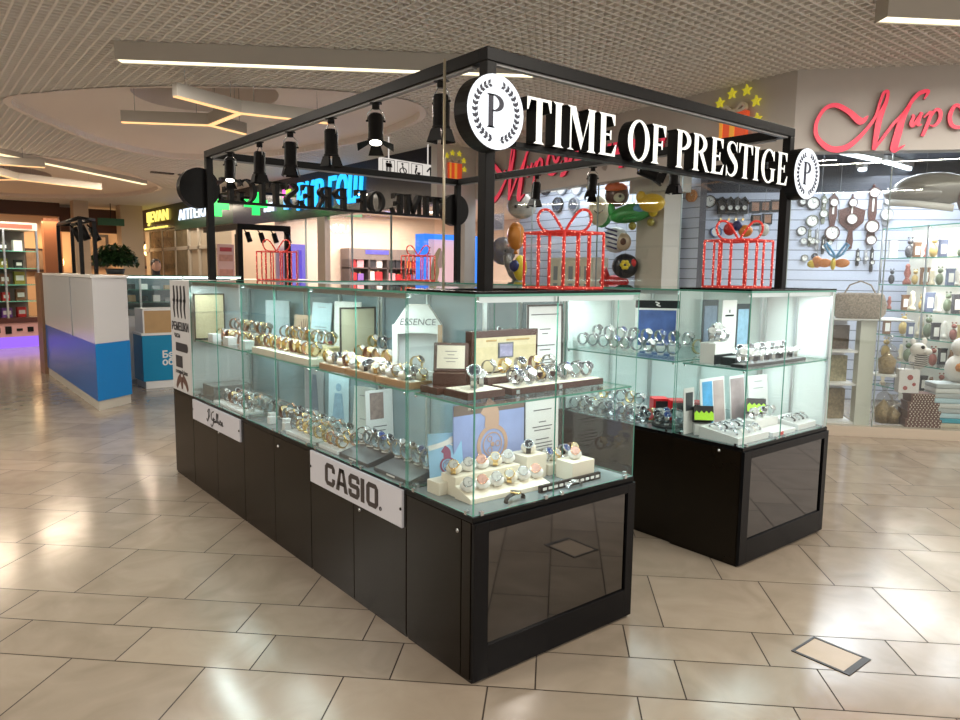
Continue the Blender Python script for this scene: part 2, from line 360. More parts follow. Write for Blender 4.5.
for i, (p, q, z) in enumerate([((838, 152), (880, 161), 2.98), ((884, 162), (913, 170), 2.98), ((812, 175), (866, 169), 2.98), ((806, 191), (852, 186), 2.9), ((857, 186), (900, 181), 2.9), ((702, 183), (733, 187), 2.95), ((744, 189), (753, 190), 2.9), ((760, 178), (790, 172), 2.98)]):
    A = atZ(*p, z); B = atZ(*q, z); t = MB(); t.tube([A, B], .022, 8, 0); o = t.build('fluorescent_tube', cool_tube)
    lab = ['long white fluorescent tube nearest the shop front right of the second round sign', 'shorter white tube continuing the nearest row toward the right', 'white tube level with the small round sign, middle row', 'lower white tube just above the barometers, left piece', 'lower white tube just above the barometers, right piece', 'white tube behind the letters PRES under the frame beam', 'tiny tube piece right of the tube behind the letters', 'white tube seen through the letters GE']
    tag(o, lab[i], 'lamp', 'tubes on the gift shop ceiling')
    D = (B-A).normalized(); hb = MB(); hb.box(0, (B-A).length, -.04, .04, .02, 3.058-z); h = hb.build('housing', white, o); h.matrix_world = Matrix.Identity(4)
    h.location = A; h.rotation_euler = (0, 0, math.atan2(D.y, D.x))
mid = C0+RD*1.3+RN*1.1
area('gift_shop_light', (mid.x, mid.y, 2.95), 2.4, .8, 55, (.86, .93, 1), rot=(0, 0, math.radians(-49)))
area('gift_shop_light', (6.25, 5.2, 3.0), .3, 3.2, 34, (.88, .94, 1), rot=(0, 0, 0))
area('gift_shop_light', (8.1, 1.6, 2.9), 1.6, 1.0, 34, (.92, .95, 1), rot=(0, 0, 0))

# --- the row of shops down the corridor (facade plane x = 5.15)
dkf = mat('dark_fascia', (.012, .014, .03), .25); XF = 5.15
def fasc(name, y0, y1, z0, m, x=XF):
    b = MB(); b.box(x, x+.25, y0, y1, z0, 4.1); return struct(b.build(name, m))
fasc('wall_right', 7.5, 16.4, 2.70, dkf)
fasc('wall_right', 16.4, 21.4, 2.80, mat('green_fascia', (.006, .03, .018), .3))
fasc('wall_right', 21.4, 25.2, 2.9, mat('brown_fascia', (.03, .018, .01), .3))
cream = mat('cream_wall', (.72, .58, .46), .6)
# perfume shop interior
b = MB(); b.box(5.4, 11, 13.8, 13.9, 0, 3.3); struct(b.build('wall_back', cream))
b = MB(); b.box(10.9, 11, 7.5, 13.9, 0, 3.3); struct(b.build('wall_right', cream))
b = MB(); b.box(5.4, 11, 7.5, 13.9, 3.0, 3.05); struct(b.build('ceiling', mat('shop_ceiling', (.7, .62, .55), .6)))
b = MB(); b.box(5.18, 5.2, 7.6, 13.8, .05, 2.7); struct(b.build('window_2', shop_glass))
b = MB()
for y_ in (8.9, 10.3, 12.3): b.box(5.17, 5.21, y_-.004, y_+.004, .05, 2.7)
struct(b.build('trim_3', mat('glass_joint')))
b = MB(); b.box(5.15, 5.27, atX(325, 250, 5.15).y, atX(317.5, 250, 5.15).y, 0, 2.7); struct(b.build('trim_4', mat('grey_pillar', (.38, .33, .29), .5)))
b = MB(); b.box(5.1, 5.4, 13.7, 16.4, 0, 2.7); struct(b.build('wall_right', cream))
b = MB(); b.box(5.22, 5.3, 16.4, 25, 0, 2.9); struct(b.build('wall_right', mat('pharmacy_panels', (.46, .40, .32), .4)))
b = MB()
for px in (150, 163, 176, 189, 199, 209): y_ = atX(px, 250, 5.18).y; b.box(5.16, 5.22, y_-.06, y_+.06, 0, 2.85)
b.box(5.16, 5.22, 16.4, 25, 2.2, 2.3); struct(b.build('trim_9', mat('pale_mullion', (.5, .46, .4), .4)))
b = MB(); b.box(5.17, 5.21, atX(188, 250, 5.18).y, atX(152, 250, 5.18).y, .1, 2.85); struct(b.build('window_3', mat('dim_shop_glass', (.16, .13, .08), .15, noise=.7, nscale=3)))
area('perfume_shop_light', (7.2, 11.5, 2.95), 3, 3.6, 330, (1, .86, .74), rot=(0, 0, 0))
area('perfume_cove_light', (6.6, 13.2, 2.9), 2.5, .12, 26, (.2, .3, 1), rot=(math.radians(-70), 0, 0))
area('shop_row_light', (4.4, 15, 3.4), .8, 3, 60, (1, .85, .7), rot=(0, 0, 0))
# far end of the mall
YB = 24.5
b = MB(); b.box(-9, 6.5, 26.5, 26.7, 0, 4.1); struct(b.build('wall_back', mat('cafe_wall', (.50, .34, .22), .6)))
b = MB(); x0, x1 = atY(60, 225, 24).x, atY(128, 225, 24).x; b.box(x0, x1, 24, 24.3, 2.75, 3.5); b.box(-9, x0, 23.9, 24.2, 3.2, 4.1); struct(b.build('wall_back', mat('brown_cafe_fascia', (.09, .035, .018), .5)))
b = MB(); x0, x1 = atY(121, 225, 23).x, atY(143, 225, 23).x; b.box(x0, x1, 23, 23.6, 0, 4.1); struct(b.build('trim_5', mat('beige_pillar', (.62, .50, .38), .5)))
b = MB(); x0, x1 = atY(77, 225, 22).x, atY(92, 225, 22).x; b.box(x0, x1, 22.4, 22.9, 0, 4.1); struct(b.build('trim_6', mat('beige_pillar')))
b = MB(); x0, x1 = atY(44, 240, 25).x, atY(62, 240, 25).x; b.box(x0, x1, 25, 25.4, 0, 3.2); struct(b.build('trim_7', mat('copper_panel', (.25, .10, .05), .4)))
area('cafe_light', (2.6, 25.2, 3.1), 4, 1.2, 130, (1, .66, .34), rot=(0, 0, 0))
area('cafe_light', (6, 22.8, 2.8), .8, 2, 50, (1, .6, .3), rot=(0, 0, 0))
area('far_shop_light', (4.75, 19, 3.3), .5, 4, 45, (1, .85, .65), rot=(0, 0, 0))
b = MB(); b.box(-9, -8.9, -8, 26, 0, 4.1); struct(b.build('wall_left', mat('far_left_wall', (.5, .42, .34), .6)))

# --- signs on the facades
red = mat('red_acrylic', (.75, .045, .09), .35, em=(1, .07, .13), es=.34); redside = mat('red_acrylic_side', (.35, .008, .02), .35)
def Mr(off=0): return FR(C0-RN*off, RD)
def Ml(off=0): return FR(L1-LN*off, -LD)
def script_sign(M, label, rest):
    t = empty('letter_sign', (0, 0, 0), 0, label, 'sign')
    S0 = [(.654, 3.142), (.575, 3.081), (.477, 3.19), (.352, 3.256), (.247, 3.215), (.179, 3.09), (.194, 2.962), (.301, 2.856), (.41, 2.84), (.513, 2.884), (.626, 3.001), (.707, 3.14), (.76, 3.28), (.79, 3.372), (.81, 3.375), (.80, 3.278), (.765, 3.17), (.74, 3.077), (.734, 2.967), (.722, 2.825)]
    b = MB(); b.stroke([(.65, 3.15), (.585, 3.10), (.477, 3.19), (.352, 3.256), (.25, 3.22), (.185, 3.09), (.20, 2.962), (.301, 2.86), (.41, 2.84), (.513, 2.884), (.626, 3.001), (.715, 3.14), (.745, 3.27), (.775, 3.36), (.808, 3.365), (.80, 3.278), (.765, 3.17), (.745, 3.077), (.734, 2.967), (.722, 2.83)],
                   [.008, .07, .05, .045, .035, .035, .04, .055, .06, .05, .035, .03, .025, .03, .028, .035, .05, .055, .05, .035], 0, .03, M, 0, 1)
    b.stroke([(.722, 2.83), (.80, 2.95), (.88, 3.07), (.973, 3.18), (1.03, 3.28), (1.09, 3.347), (1.16, 3.36), (1.13, 3.29)], [.02, .03, .03, .03, .035, .04, .035, .012], 0, .03, M, 0, 1)
    b.stroke([(1.01, 3.24), (.955, 3.12), (.925, 2.98), (.90, 2.84), (.93, 2.83), (.995, 2.87)], [.03, .06, .07, .07, .03, .01], 0, .03, M, 0, 1)
    b.build('letter', [red, redside], t)
    b = MB(); b.stroke([(1.035, 3.15), (1.05, 3.13), (1.035, 3.07), (1.055, 3.05), (1.10, 3.14)], [.015, .03, .035, .03, .02], 0, .03, M, 0, 1)
    b.stroke([(1.12, 3.17), (1.095, 3.09), (1.10, 3.055), (1.13, 3.06)], [.03, .035, .03, .01], 0, .03, M, 0, 1); b.build('letter', [red, redside], t)
    b = MB(); b.stroke([(1.14, 3.12), (1.20, 3.17), (1.175, 3.05), (1.14, 2.95)], [.012, .03, .035, .03], 0, .03, M, 0, 1)
    b.stroke([(1.20, 3.12), (1.24, 3.19), (1.28, 3.17), (1.28, 3.10), (1.24, 3.045), (1.20, 3.05)], [.012, .03, .035, .035, .025, .01], 0, .03, M, 0, 1); b.build('letter', [red, redside], t)
    b = MB(); b.stroke([(1.58, 3.24), (1.53, 3.15), (1.484, 3.145), (1.45, 3.21), (1.40, 3.22), (1.365, 3.13), (1.39, 3.045), (1.46, 3.025), (1.54, 3.07), (1.60, 3.14)], [.012, .04, .03, .03, .035, .04, .035, .03, .02, .008], 0, .03, M, 0, 1); b.build('letter', [red, redside], t)
    x = 1.66
    for ch in rest:
        text('letter', ch, M @ Matrix.Translation((x, 3.13, .015)), .27, [red, redside], t, .015, .35, .012); x += .15 if ch in 'и' else .165
    return t
script_sign(Mr(.035), 'red script letters on the fascia right of the small round sign', 'увени')
sg = script_sign(Ml(.035) @ Matrix.Translation((0, -1.333, 0)) @ Matrix.Diagonal((1.4, 1.43, 1, 1)), 'red script letters on the angled fascia seen behind the lit letters', 'увениров')
yel = mat('yellow_star', (.75, .68, .05), .4, em=(.9, .8, .05), es=.25); orr = mat('orange_gift', (.8, .12, .04), .4, em=(.9, .1, .03), es=.25); oy = mat('amber_ribbon', (.9, .4, .05), .4, em=(.9, .4, .05), es=.3)
def gift_sign(M, label, k=1):
    t = empty('gift_sign', (0, 0, 0), 0, label, 'sign')
    MM = M @ Matrix.Diagonal((k, k, 1, 1))
    b = MB(); b.plate([(-.16, -.2), (.16, -.2), (.17, .12), (-.17, .12)], 0, .05, MM, 0, 0); b.build('gift_box', [orr], t)
    b = MB(); b.plate([(-.03, -.2), (.03, -.2), (.03, .12), (-.03, .12)], .051, .058, MM); b.plate([(-.16, -.2), (-.12, -.2), (-.12, .12), (-.16, .12)], .051, .058, MM); b.build('ribbon', [oy], t)
    b = MB(); b.stroke([(0, .12), (-.1, .2), (-.13, .14), (-.02, .12)], [.03]*4, 0, .05, MM); b.stroke([(0, .12), (.1, .2), (.13, .15), (.02, .12)], [.03]*4, 0, .05, MM); b.ball((0, .14, .03), .03, 0, M=MM); b.build('bow', [ivory], t)
    for (x, y) in ((-.2, .26), (-.05, .33), (.13, .33), (.25, .2), (.27, .02)):
        b = MB(); b.star(x, y, .06, 0, .03, MM); b.build('star', [yel], t)
gift_sign(Ml(.03) @ Matrix.Translation((5.0, 3.19, 0)), 'orange gift box with four yellow stars on the fascia above PRESTIGE')
gift_sign(FR((5.43, 7.33, 3.24), (1, 0, 0)) @ Matrix.Translation((-.05, 0, 0)), 'small orange gift and stars sign beside the restroom sign', .75)

cyan = emis('cyan_sign_light', (.02, .42, 1), 1.5); lime = emis('green_cross_light', (.02, .9, .12), 1.6); wsign = emis('white_sign_light', (.75, .85, 1), 1.3); ysign = emis('yellow_sign_light', (1, .8, .15), 1.2)
def facing(y, z, off=.02): return FR((XF-off, y, z), (0, -1, 0))
def sign_text(body, y0, y1, z0, z1, m, label, shear=0, bold=.0):
    o = text('letter_sign', body, Matrix.Identity(4), 1, m, None, .02, shear, bold)
    xs = [v.co.x for v in o.data.vertices]; ys = [v.co.y for v in o.data.vertices]
    sx = abs(y1-y0)/(max(xs)-min(xs)); sy = (z1-z0)/(max(ys)-min(ys))
    o.data.transform(facing((y0+y1)/2, (z0+z1)/2, .03) @ Matrix.Diagonal((sx, sy, 1, 1)) @ Matrix.Translation((-(max(xs)+min(xs))/2, -(max(ys)+min(ys))/2, 0)))
    return tag(o, label, 'sign')
sign_text('РИВ ГОШ', 12.55, 9.75, 2.88, 3.46, cyan, 'big blue lit shop name letters behind the far frame beam', .15, .02)
sign_text('ия', 14.3, 13.8, 2.95, 3.15, wsign, 'tiny pale lit letters left of the blue shop name')
sign_text('АПТЕКА', 20.8, 18.1, 3.08, 3.38, wsign, 'white lit pharmacy letters on the green fascia')
sign_text('IJEVAN', 24.3, 21.9, 3.05, 3.5, ysign, 'yellow lit narrow letters at the far left end of the fascias', 0, .01)
sign_text('ВИННЫЙ МАГАЗИН', 24.6, 22.0, 2.93, 3.0, ysign, 'thin yellow line of small letters under the yellow shop name')
t = empty('logo_sign', (XF, 13.0, 3.2), 0, 'small pink and lime square logo at the start of the blue letters', 'sign')
for z0, z1, y0, y1, c in ((.0, .28, .22, .05, (1, .1, .6)), (.0, .16, .04, -.14, (.5, .9, .05)), (-.26, -.03, .18, .0, (.1, .5, 1))):
    b = MB(); b.box(-.06, -.02, min(y0, y1), max(y0, y1), z0, z1); b.build('logo_block', emis('logo%d' % int(z1*100), c, 1.2), t)
def cross_sign(px, py, s, label, M=None):
    p = atX(px, py, XF-.75); y, z = p.y, p.z
    t = MB(); MM = FR((XF-.75, y, z), (1, -.25, 0))
    t.plate([(-s/3, -s), (s/3, -s), (s/3, -s/3), (s, -s/3), (s, s/3), (s/3, s/3), (s/3, s), (-s/3, s), (-s/3, s/3), (-s, s/3), (-s, -s/3), (-s/3, -s/3)], 0, .12, MM, 0, 1)
    o = t.build('cross_sign', [lime, black]); tag(o, label, 'sign')
    b = MB(); b.box(XF-.75, XF+.02, y-.02, y+.02, z+s-.03, z+s+.02); b.build('bracket', black, o)
cross_sign(255, 204, .24, 'green lit pharmacy cross against the dark fascia right of the far left post')
cross_sign(217.5, 206, .25, 'green lit pharmacy cross half hidden by the far left frame post')
# restroom direction sign
sb = empty('direction_sign', (0, 0, 0), 0, 'white hanging sign with restroom, wheelchair and arrow pictograms', 'sign')
A = atZ(381, 157, 3.3); B = atZ(437, 166, 3.3); zc = 3.185
M = FR(((A.x+B.x)/2, (A.y+B.y)/2, zc), (B.x-A.x, B.y-A.y, 0)) @ Matrix.Diagonal((1, .68, 1, 1)); hw = (B-A).length/2
b = MB(); b.plate([(-hw, -.19), (hw, -.19), (hw, .17), (-hw, .17)], -.06, 0, M, 0, 0); b.cyl((-hw*.7, .17, -.03), (-hw*.7, .65, -.03), .01, n=6, M=M); b.cyl((hw*.7, .17, -.03), (hw*.7, .65, -.03), .01, n=6, M=M); b.build('panel', emis('sign_backlight', (1, .93, .85), .55), sb)
def person_icon(b, x, y, s, M, skirt=False):
    b.disc(x, y+.42*s, .09*s, .002, .006, M, n=12)
    b.plate([(x-.13*s, y+.3*s), (x+.13*s, y+.3*s), (x+(.2 if skirt else .1)*s, y-.1*s), (x-(.2 if skirt else .1)*s, y-.1*s)], .002, .006, M)
    b.plate([(x-.09*s, y-.1*s), (x-.02*s, y-.1*s), (x-.02*s, y-.5*s), (x-.09*s, y-.5*s)], .002, .006, M); b.plate([(x+.02*s, y-.1*s), (x+.09*s, y-.1*s), (x+.09*s, y-.5*s), (x+.02*s, y-.5*s)], .002, .006, M)
b = MB(); q = hw/4
person_icon(b, -3.2*q, 0, .22, M); person_icon(b, -2.8*q, 0, .22, M, True)
for cx in (-3*q, -1*q, 1*q):
    for x0, x1, y0, y1 in ((cx-.8*q, cx+.8*q, .13, .14), (cx-.8*q, cx+.8*q, -.16, -.15), (cx-.82*q, cx-.78*q, -.16, .14), (cx+.78*q, cx+.82*q, -.16, .14)):
        b.plate([(x0, y0), (x1, y0), (x1, y1), (x0, y1)], .002, .006, M)
b.disc(-1.1*q, .09, .022, .002, .006, M, n=12); b.ringp(-1*q, -.06, .075, .055, .002, .006, M, n=18); b.plate([(-1.15*q, .06), (-1.0*q, .06), (-.9*q, -.03), (-.75*q, -.1), (-.82*q, -.12), (-1.05*q, -.02)], .002, .006, M)
b.disc(.9*q, .09, .022, .002, .006, M, n=12); b.plate([(.8*q, .06), (1.05*q, .05), (.85*q, -.06), (1.05*q, -.12), (.95*q, -.14), (.65*q, -.05)], .002, .006, M); b.plate([(1.0*q, -.04), (1.5*q, -.04), (1.4*q, -.1), (1.05*q, -.1)], .002, .006, M)
b.plate([(2.9*q, -.15), (3.1*q, -.15), (3.1*q, .08), (2.9*q, .08)], .002, .006, M); b.stroke([(2.45*q, 0), (3*q, .11)], .03, .002, .006, M); b.stroke([(3.55*q, 0), (3*q, .11)], .03, .002, .006, M)
b.build('pictograms', black, sb)
ex = atY(353.5, 213, 12.5); b = MB(); b.cbox(ex, (.42, .05, .17)); o = tag(b.build('exit_sign', emis('exit_green', (.03, .35, .1), .8)), 'small green exit sign under the blue shop letters', 'sign')
b = MB(); b.cyl((ex.x, ex.y, ex.z+.08), (ex.x, ex.y, 3.0), .01); b.build('hanger', black, o)

# ================================================================== KIOSK
HB, HG, SH = .675, 1.524, 1.10
A_W, K_W, K_L = .949, 2.829, 3.80
def cabinet(name_label, x0, x1, y0, y1, doors=None, face=None, frames=()):
    """dark base cabinet; doors: list of (a,b) spans along the face"""
    t = empty('base_cabinet', (0, 0, 0), 0, name_label, 'cabinet', None)
    b = MB(); b.box(x0+.006, x1-.006, y0+.006, y1-.006, .0, HB-.02); b.build('body', wenge, t)
    b = MB(); b.box(x0, x1, y0, y1, HB-.022, HB); b.build('worktop', blackgloss, t, .002)
    for (fx, a, c, lock) in (doors or []):
        b = MB()
        if fx == 'x-': b.box(x0, x0+.012, a+.0015, c-.0015, .012, HB-.024)
        elif fx == 'y-': b.box(a+.0015, c-.0015, y0, y0+.012, .012, HB-.024)
        else: b.box(x1-.012, x1, a+.0015, c-.0015, .012, HB-.024)
        d = b.build('door', wenge, t, .0015)
        if lock:
            ly, lz = lock; k = MB(); k.cyl((x0-.004, ly, lz), (x0+.004, ly, lz), .0085, n=14); k.cyl((x0-.007, ly, lz), (x0-.003, ly, lz), .004, n=8); k.build('lock', steel, d)
    for (fx, a, c) in frames:
        g = MB()
        for q in ((a, a+.072, .012, HB-.022), (c-.05, c, .012, HB-.022), (a+.072, c-.05, .012, .145), (a+.072, c-.05, .61, HB-.022)):
            g.box(q[0], q[1], y0-.012, y0+.006, q[2], q[3])
        g.build('frame', mat('black_frame', (.005, .005, .006), .24, spec=.14), t, .001)
        p = MB(); p.box(a+.072, c-.05, y0-.002, y0+.006, .145, .61); p.build('glossy_panel', mirror_dark, t)
    return t
cabinet('nearest black base cabinet at the front left corner with framed dark mirror panel', 0, A_W, .0, .4615, [('x-', .072, .46, (.095, .60)), ('x-', .012, .070, None)], frames=[('y-', 0, A_W)])
cabinet('dark base cabinet behind the wide CASIO plate', 0, .46, .463, 1.386, [('x-', .464, .924, (.865, .475)), ('x-', .925, 1.385, None)])
cabinet('dark base cabinet between the two white brand plates', 0, .46, 1.388, 2.33, [('x-', 1.389, 1.86, (1.80, .60)), ('x-', 1.861, 2.33, None)])
cabinet('dark base cabinet behind the small white script plate', 0, .46, 2.332, 3.33, [('x-', 2.333, 2.83, (2.79, .50)), ('x-', 2.831, 3.329, None)])
cabinet('farthest dark base cabinet under the watch strap poster', 0, .46, 3.332, K_L, [('x-', 3.333, K_L-.001, None)])
cabinet('black base cabinet at the right front end with framed dark mirror panel', 1.87, K_W, .0, .4565, [('x-', .012, .455, (.145, .635))], frames=[('y-', 1.87, K_W)])
cabinet('plain black base cabinet behind the right front end', 1.885, K_W, .458, 1.386, [('x-', .459, 1.385, None)])
cabinet('black base cabinet deeper along the right row', 1.885, K_W, 1.388, 2.33, [('x-', 1.389, 2.329, None)])
cabinet('black base cabinet at the back of the right row', 1.885, K_W, 2.332, 3.33, [('x-', 2.333, 3.329, None)])
cabinet('back row base cabinet joining the two long rows', .463, K_W, 3.334, K_L)

def display_case(label, x0, x1, y0, y1, open_sides, panel_sides=(), joints=(), cap=False, panelm=None, shelf=True, power=9):
    """glass case on a base: sides 'x-','x+','y-','y+'"""
    t = empty('display_case', (0, 0, 0), 0, label, 'display case')
    th = .005
    def pn(side, a, c, z0=HB+.004, z1=HG-.012, nm='glass_pane', ms=None):
        b = MB(); big = {'x-': (0, 0, 1, 1, 0, 0), 'x+': (0, 0, 1, 1, 0, 0), 'y-': (0, 0, 0, 0, 1, 1), 'y+': (0, 0, 0, 0, 1, 1)}
        # face order: bottom, top, y-, y+, x+, x-
        e = [1, 1, 1, 1, 0, 0] if side[0] == 'x' else [1, 1, 0, 0, 1, 1]
        if side == 'x-': b.box(x0+.004, x0+.004+th, a, c, z0, z1, e)
        if side == 'x+': b.box(x1-.004-th, x1-.004, a, c, z0, z1, e)
        if side == 'y-': b.box(a, c, y0+.004, y0+.004+th, z0, z1, e)
        if side == 'y+': b.box(a, c, y1-.004-th, y1-.004, z0, z1, e)
        return b.build(nm, ms or [pane, edge], t)
    for sd in open_sides:
        lo, hi = (y0, y1) if sd[0] == 'x' else (x0, x1)
        js = [j for (s_, j) in joints if s_ == sd]; pts = [lo+.004]+js+[hi-.004]
        for i in range(len(pts)-1):
            p = pn(sd, pts[i]+(.0015 if i else 0), pts[i+1]-(.0015 if i < len(pts)-2 else 0))
            hx = {'x-': (x0+.008, (pts[i]+pts[i+1])/2), 'x+': (x1-.008, (pts[i]+pts[i+1])/2), 'y-': ((pts[i]+pts[i+1])/2, y0+.008), 'y+': ((pts[i]+pts[i+1])/2, y1-.008)}[sd]
            for o_ in (-.4, .4):
                q = MB(); L = (pts[i+1]-pts[i])*o_
                if sd[0] == 'x': q.cbox((hx[0], hx[1]+L, HB+.008), (.014, .016, .016))
                else: q.cbox((hx[0]+L, hx[1], HB+.008), (.016, .014, .016))
                q.build('hinge', steel, p)
    for sd in panel_sides:
        lo, hi = (y0, y1) if sd[0] == 'x' else (x0, x1)
        pn(sd, lo+.006, hi-.006, nm='back_panel', ms=[panelm or backp, panelm or backp])
        for a in (lo+.008, (lo+hi)/2, hi-.02):
            q = MB()
            if sd == 'x+': q.box(x1-.03, x1-.013, a, a+.014, HB, HG-.012)
            if sd == 'y+': q.box(a, a+.014, y1-.03, y1-.013, HB, HG-.012)
            q.build('aluminium_profile', alu, t)
    if shelf:
        b = MB(); b.box(x0+.018, x1-.018, y0+.018, y1-.034, SH-.008, SH, [0, 0, 1, 1, 1, 1]); b.build('glass_shelf', [pane, edge], t)
        for (sx, sy) in ((x0+.016, y0+.03), (x0+.016, y1-.05), (x1-.022, y0+.03), (x1-.022, y1-.05)):
            q = MB(); q.cyl((sx, sy, SH-.018), (sx, sy, SH-.008), .006, n=8); q.build('shelf_support', steel, t)
    b = MB(); b.box(x0+.002, x1-.002, y0+.002, y1-.002, HG-.010, HG, [0, 0, 1, 1, 1, 1]); b.build('top_panel', [pane, edge], t)
    b = MB(); b.box(x0+.012, x1-.012, y0+.012, y1-.012, HB-.004, HB+.0004); b.build('deck_plate', mat('deck_glass', (.16, .20, .215), .07, spec=.8), t)
    # led strip inside the top edge
    q = MB(); f = MB()
    if open_sides[0] == 'x-': q.box(x0+.018, x0+.040, y0+.02, y1-.03, HG-.026, HG-.011); q.box(x0+.016, x0+.018, y0+.02, y1-.03, HG-.033, HG-.011); f.box(x0+.021, x0+.037, y0+.025, y1-.035, HG-.029, HG-.0262)
    else: q.box(x0+.03, x1-.03, y0+.018, y0+.040, HG-.026, HG-.011); q.box(x0+.03, x1-.03, y0+.016, y0+.018, HG-.033, HG-.011); f.box(x0+.035, x1-.035, y0+.021, y0+.037, HG-.029, HG-.0262)
    q = q.build('led_profile', alu, t); f.build('led_strip', led, q)
    if cap:
        c = MB(); c.box(x0, x1, y0, y0+.045, HG, HG+.010); c.box(x0, x0+.045, y0+.045, y1, HG, HG+.010); c.box(x1-.045, x1, y0+.045, y1, HG, HG+.010); c.box(x0+.045, x1-.045, y1-.03, y1, HG, HG+.010); c.build('black_rim', blackgloss, t, .002)
    w_, d_ = x1-x0, y1-y0
    ox = x0+.07 if open_sides[0] == 'x-' else (x0+x1)/2; oy = (y0+y1)/2 if open_sides[0] == 'x-' else y0+.07
    area('case_light', (ox, oy, HG-.034), .03 if open_sides[0] == 'x-' else w_*.85, d_*.85 if open_sides[0] == 'x-' else .03, power, (.84, 1, .985), rot=(0, 0, 0))
    area('case_light', ((x0+x1)/2, (y0+y1)/2, SH-.012), w_*.6, d_*.6, power*.35, (.84, 1, .985), rot=(0, 0, 0))
    return t
backp = mat('frosted_back_panel', (.20, .28, .31), .25, noise=.12, nscale=4)
whitep = mat('white_opaque_panel', (.86, .93, .92), .3)  # plain opaque white for side and end panels of the right row
PW = 4.6
display_case('nearest glass case at the front left corner holding the dark wood trays', 0, A_W, 0, .462, ['y-', 'x-', 'y+', 'x+'], (), [('y-', .433), ('y+', .475)], True, power=PW*.9)
display_case('glass case above the CASIO plate with the house shaped stand', 0, .46, .464, 1.386, ['x-', 'y-', 'y+'], ['x+'], [('x-', .90)], power=PW)
display_case('glass case left of the CASIO plate with cream ring risers', 0, .46, 1.388, 2.33, ['x-', 'y-', 'y+'], ['x+'], [('x-', 1.83)], power=PW)
display_case('glass case above the small white script plate', 0, .46, 2.332, 3.33, ['x-', 'y-', 'y+'], ['x+'], [('x-', 2.78)], power=PW)
display_case('glass case at the right front end with white side panel', 1.87, K_W, 0, .457, ['y-', 'x-', 'y+'], ['x+'], [('y-', 2.265)], True, whitep, power=PW*.95)
display_case('glass case behind the right front end holding red watch boxes', 1.87, K_W, .459, 1.386, ['x-', 'y-'], ['x+', 'y+'], [('x-', .91)], False, whitep, power=PW)
display_case('glass case deeper in the right row', 1.87, K_W, 1.388, 2.33, ['x-', 'y+'], ['x+'], [('x-', 1.86)], power=PW*.7)
display_case('glass case farthest back in the right row', 1.87, K_W, 2.332, 3.33, ['x-'], ['x+'], [], power=PW*.6)
display_case('glass case of the back row joining both long rows', .463, K_W, 3.334, K_L, ['y-', 'y+'], (), [('y-', 1.6)], power=PW*.6)

# poster panel with watch straps at the far end of the left row
t = empty('strap_advertisement', (0, 0, 0), 0, 'white poster panel with black straps and large clasp print at the far left end', 'poster')
b = MB(); b.box(.0, .45, 3.335, K_L-.002, HB, HG-.004); b.build('panel', mat('poster_white', (.62, .63, .64), .35), t, .002)
M = FR((-.0005, (3.335+K_L)/2, 0), (0, -1, 0)); ink = mat('poster_ink', (.03, .03, .035), .5); brown = mat('poster_brown', (.12, .06, .045), .5)
for i in range(4):
    b = MB(); x = -.13+i*.085; b.stroke([(x, 1.48), (x+.008, 1.40), (x-.006, 1.31), (x+.012, 1.24)], [.03, .04, .034, .016], 0, .002, M); b.plate([(x-.03, 1.36), (x+.03, 1.36), (x+.03, 1.38), (x-.03, 1.38)], 0, .002, M); b.build('strap_print', ink, t)
b = MB(); b.plate([(-.12, .985), (.15, .985), (.17, 1.0), (.17, 1.03), (.15, 1.05), (-.12, 1.05)], 0, .002, M); b.build('block_print', ink, t); b = MB(); b.plate([(-.13, .86), (.03, .86), (.03, .95), (-.13, .95)], 0, .002, M)
b.build('block_print', ink, t)
b = MB(); b.stroke([(-.02, .79), (-.09, .75), (-.13, .70)], [.06, .05, .03], 0, .002, M); b.stroke([(.02, .79), (.10, .75), (.14, .70)], [.06, .05, .03], 0, .002, M); b.stroke([(0, .79), (0, .75), (.005, .70)], [.04, .05, .02], .002, .004, M); b.build('clasp_print', brown, t)
text('printed_word', 'РЕМЕШКИ', M @ Matrix.Translation((0, 1.17, .001)), .085, ink, t, .001, 0, .002, .95)
text('printed_word', 'часы', M @ Matrix.Translation((-.08, 1.105, .001)), .06, ink, t, .001)
text('printed_word', 'готовый блок', M @ Matrix.Translation((.0, .825, .001)), .045, ink, t, .001)

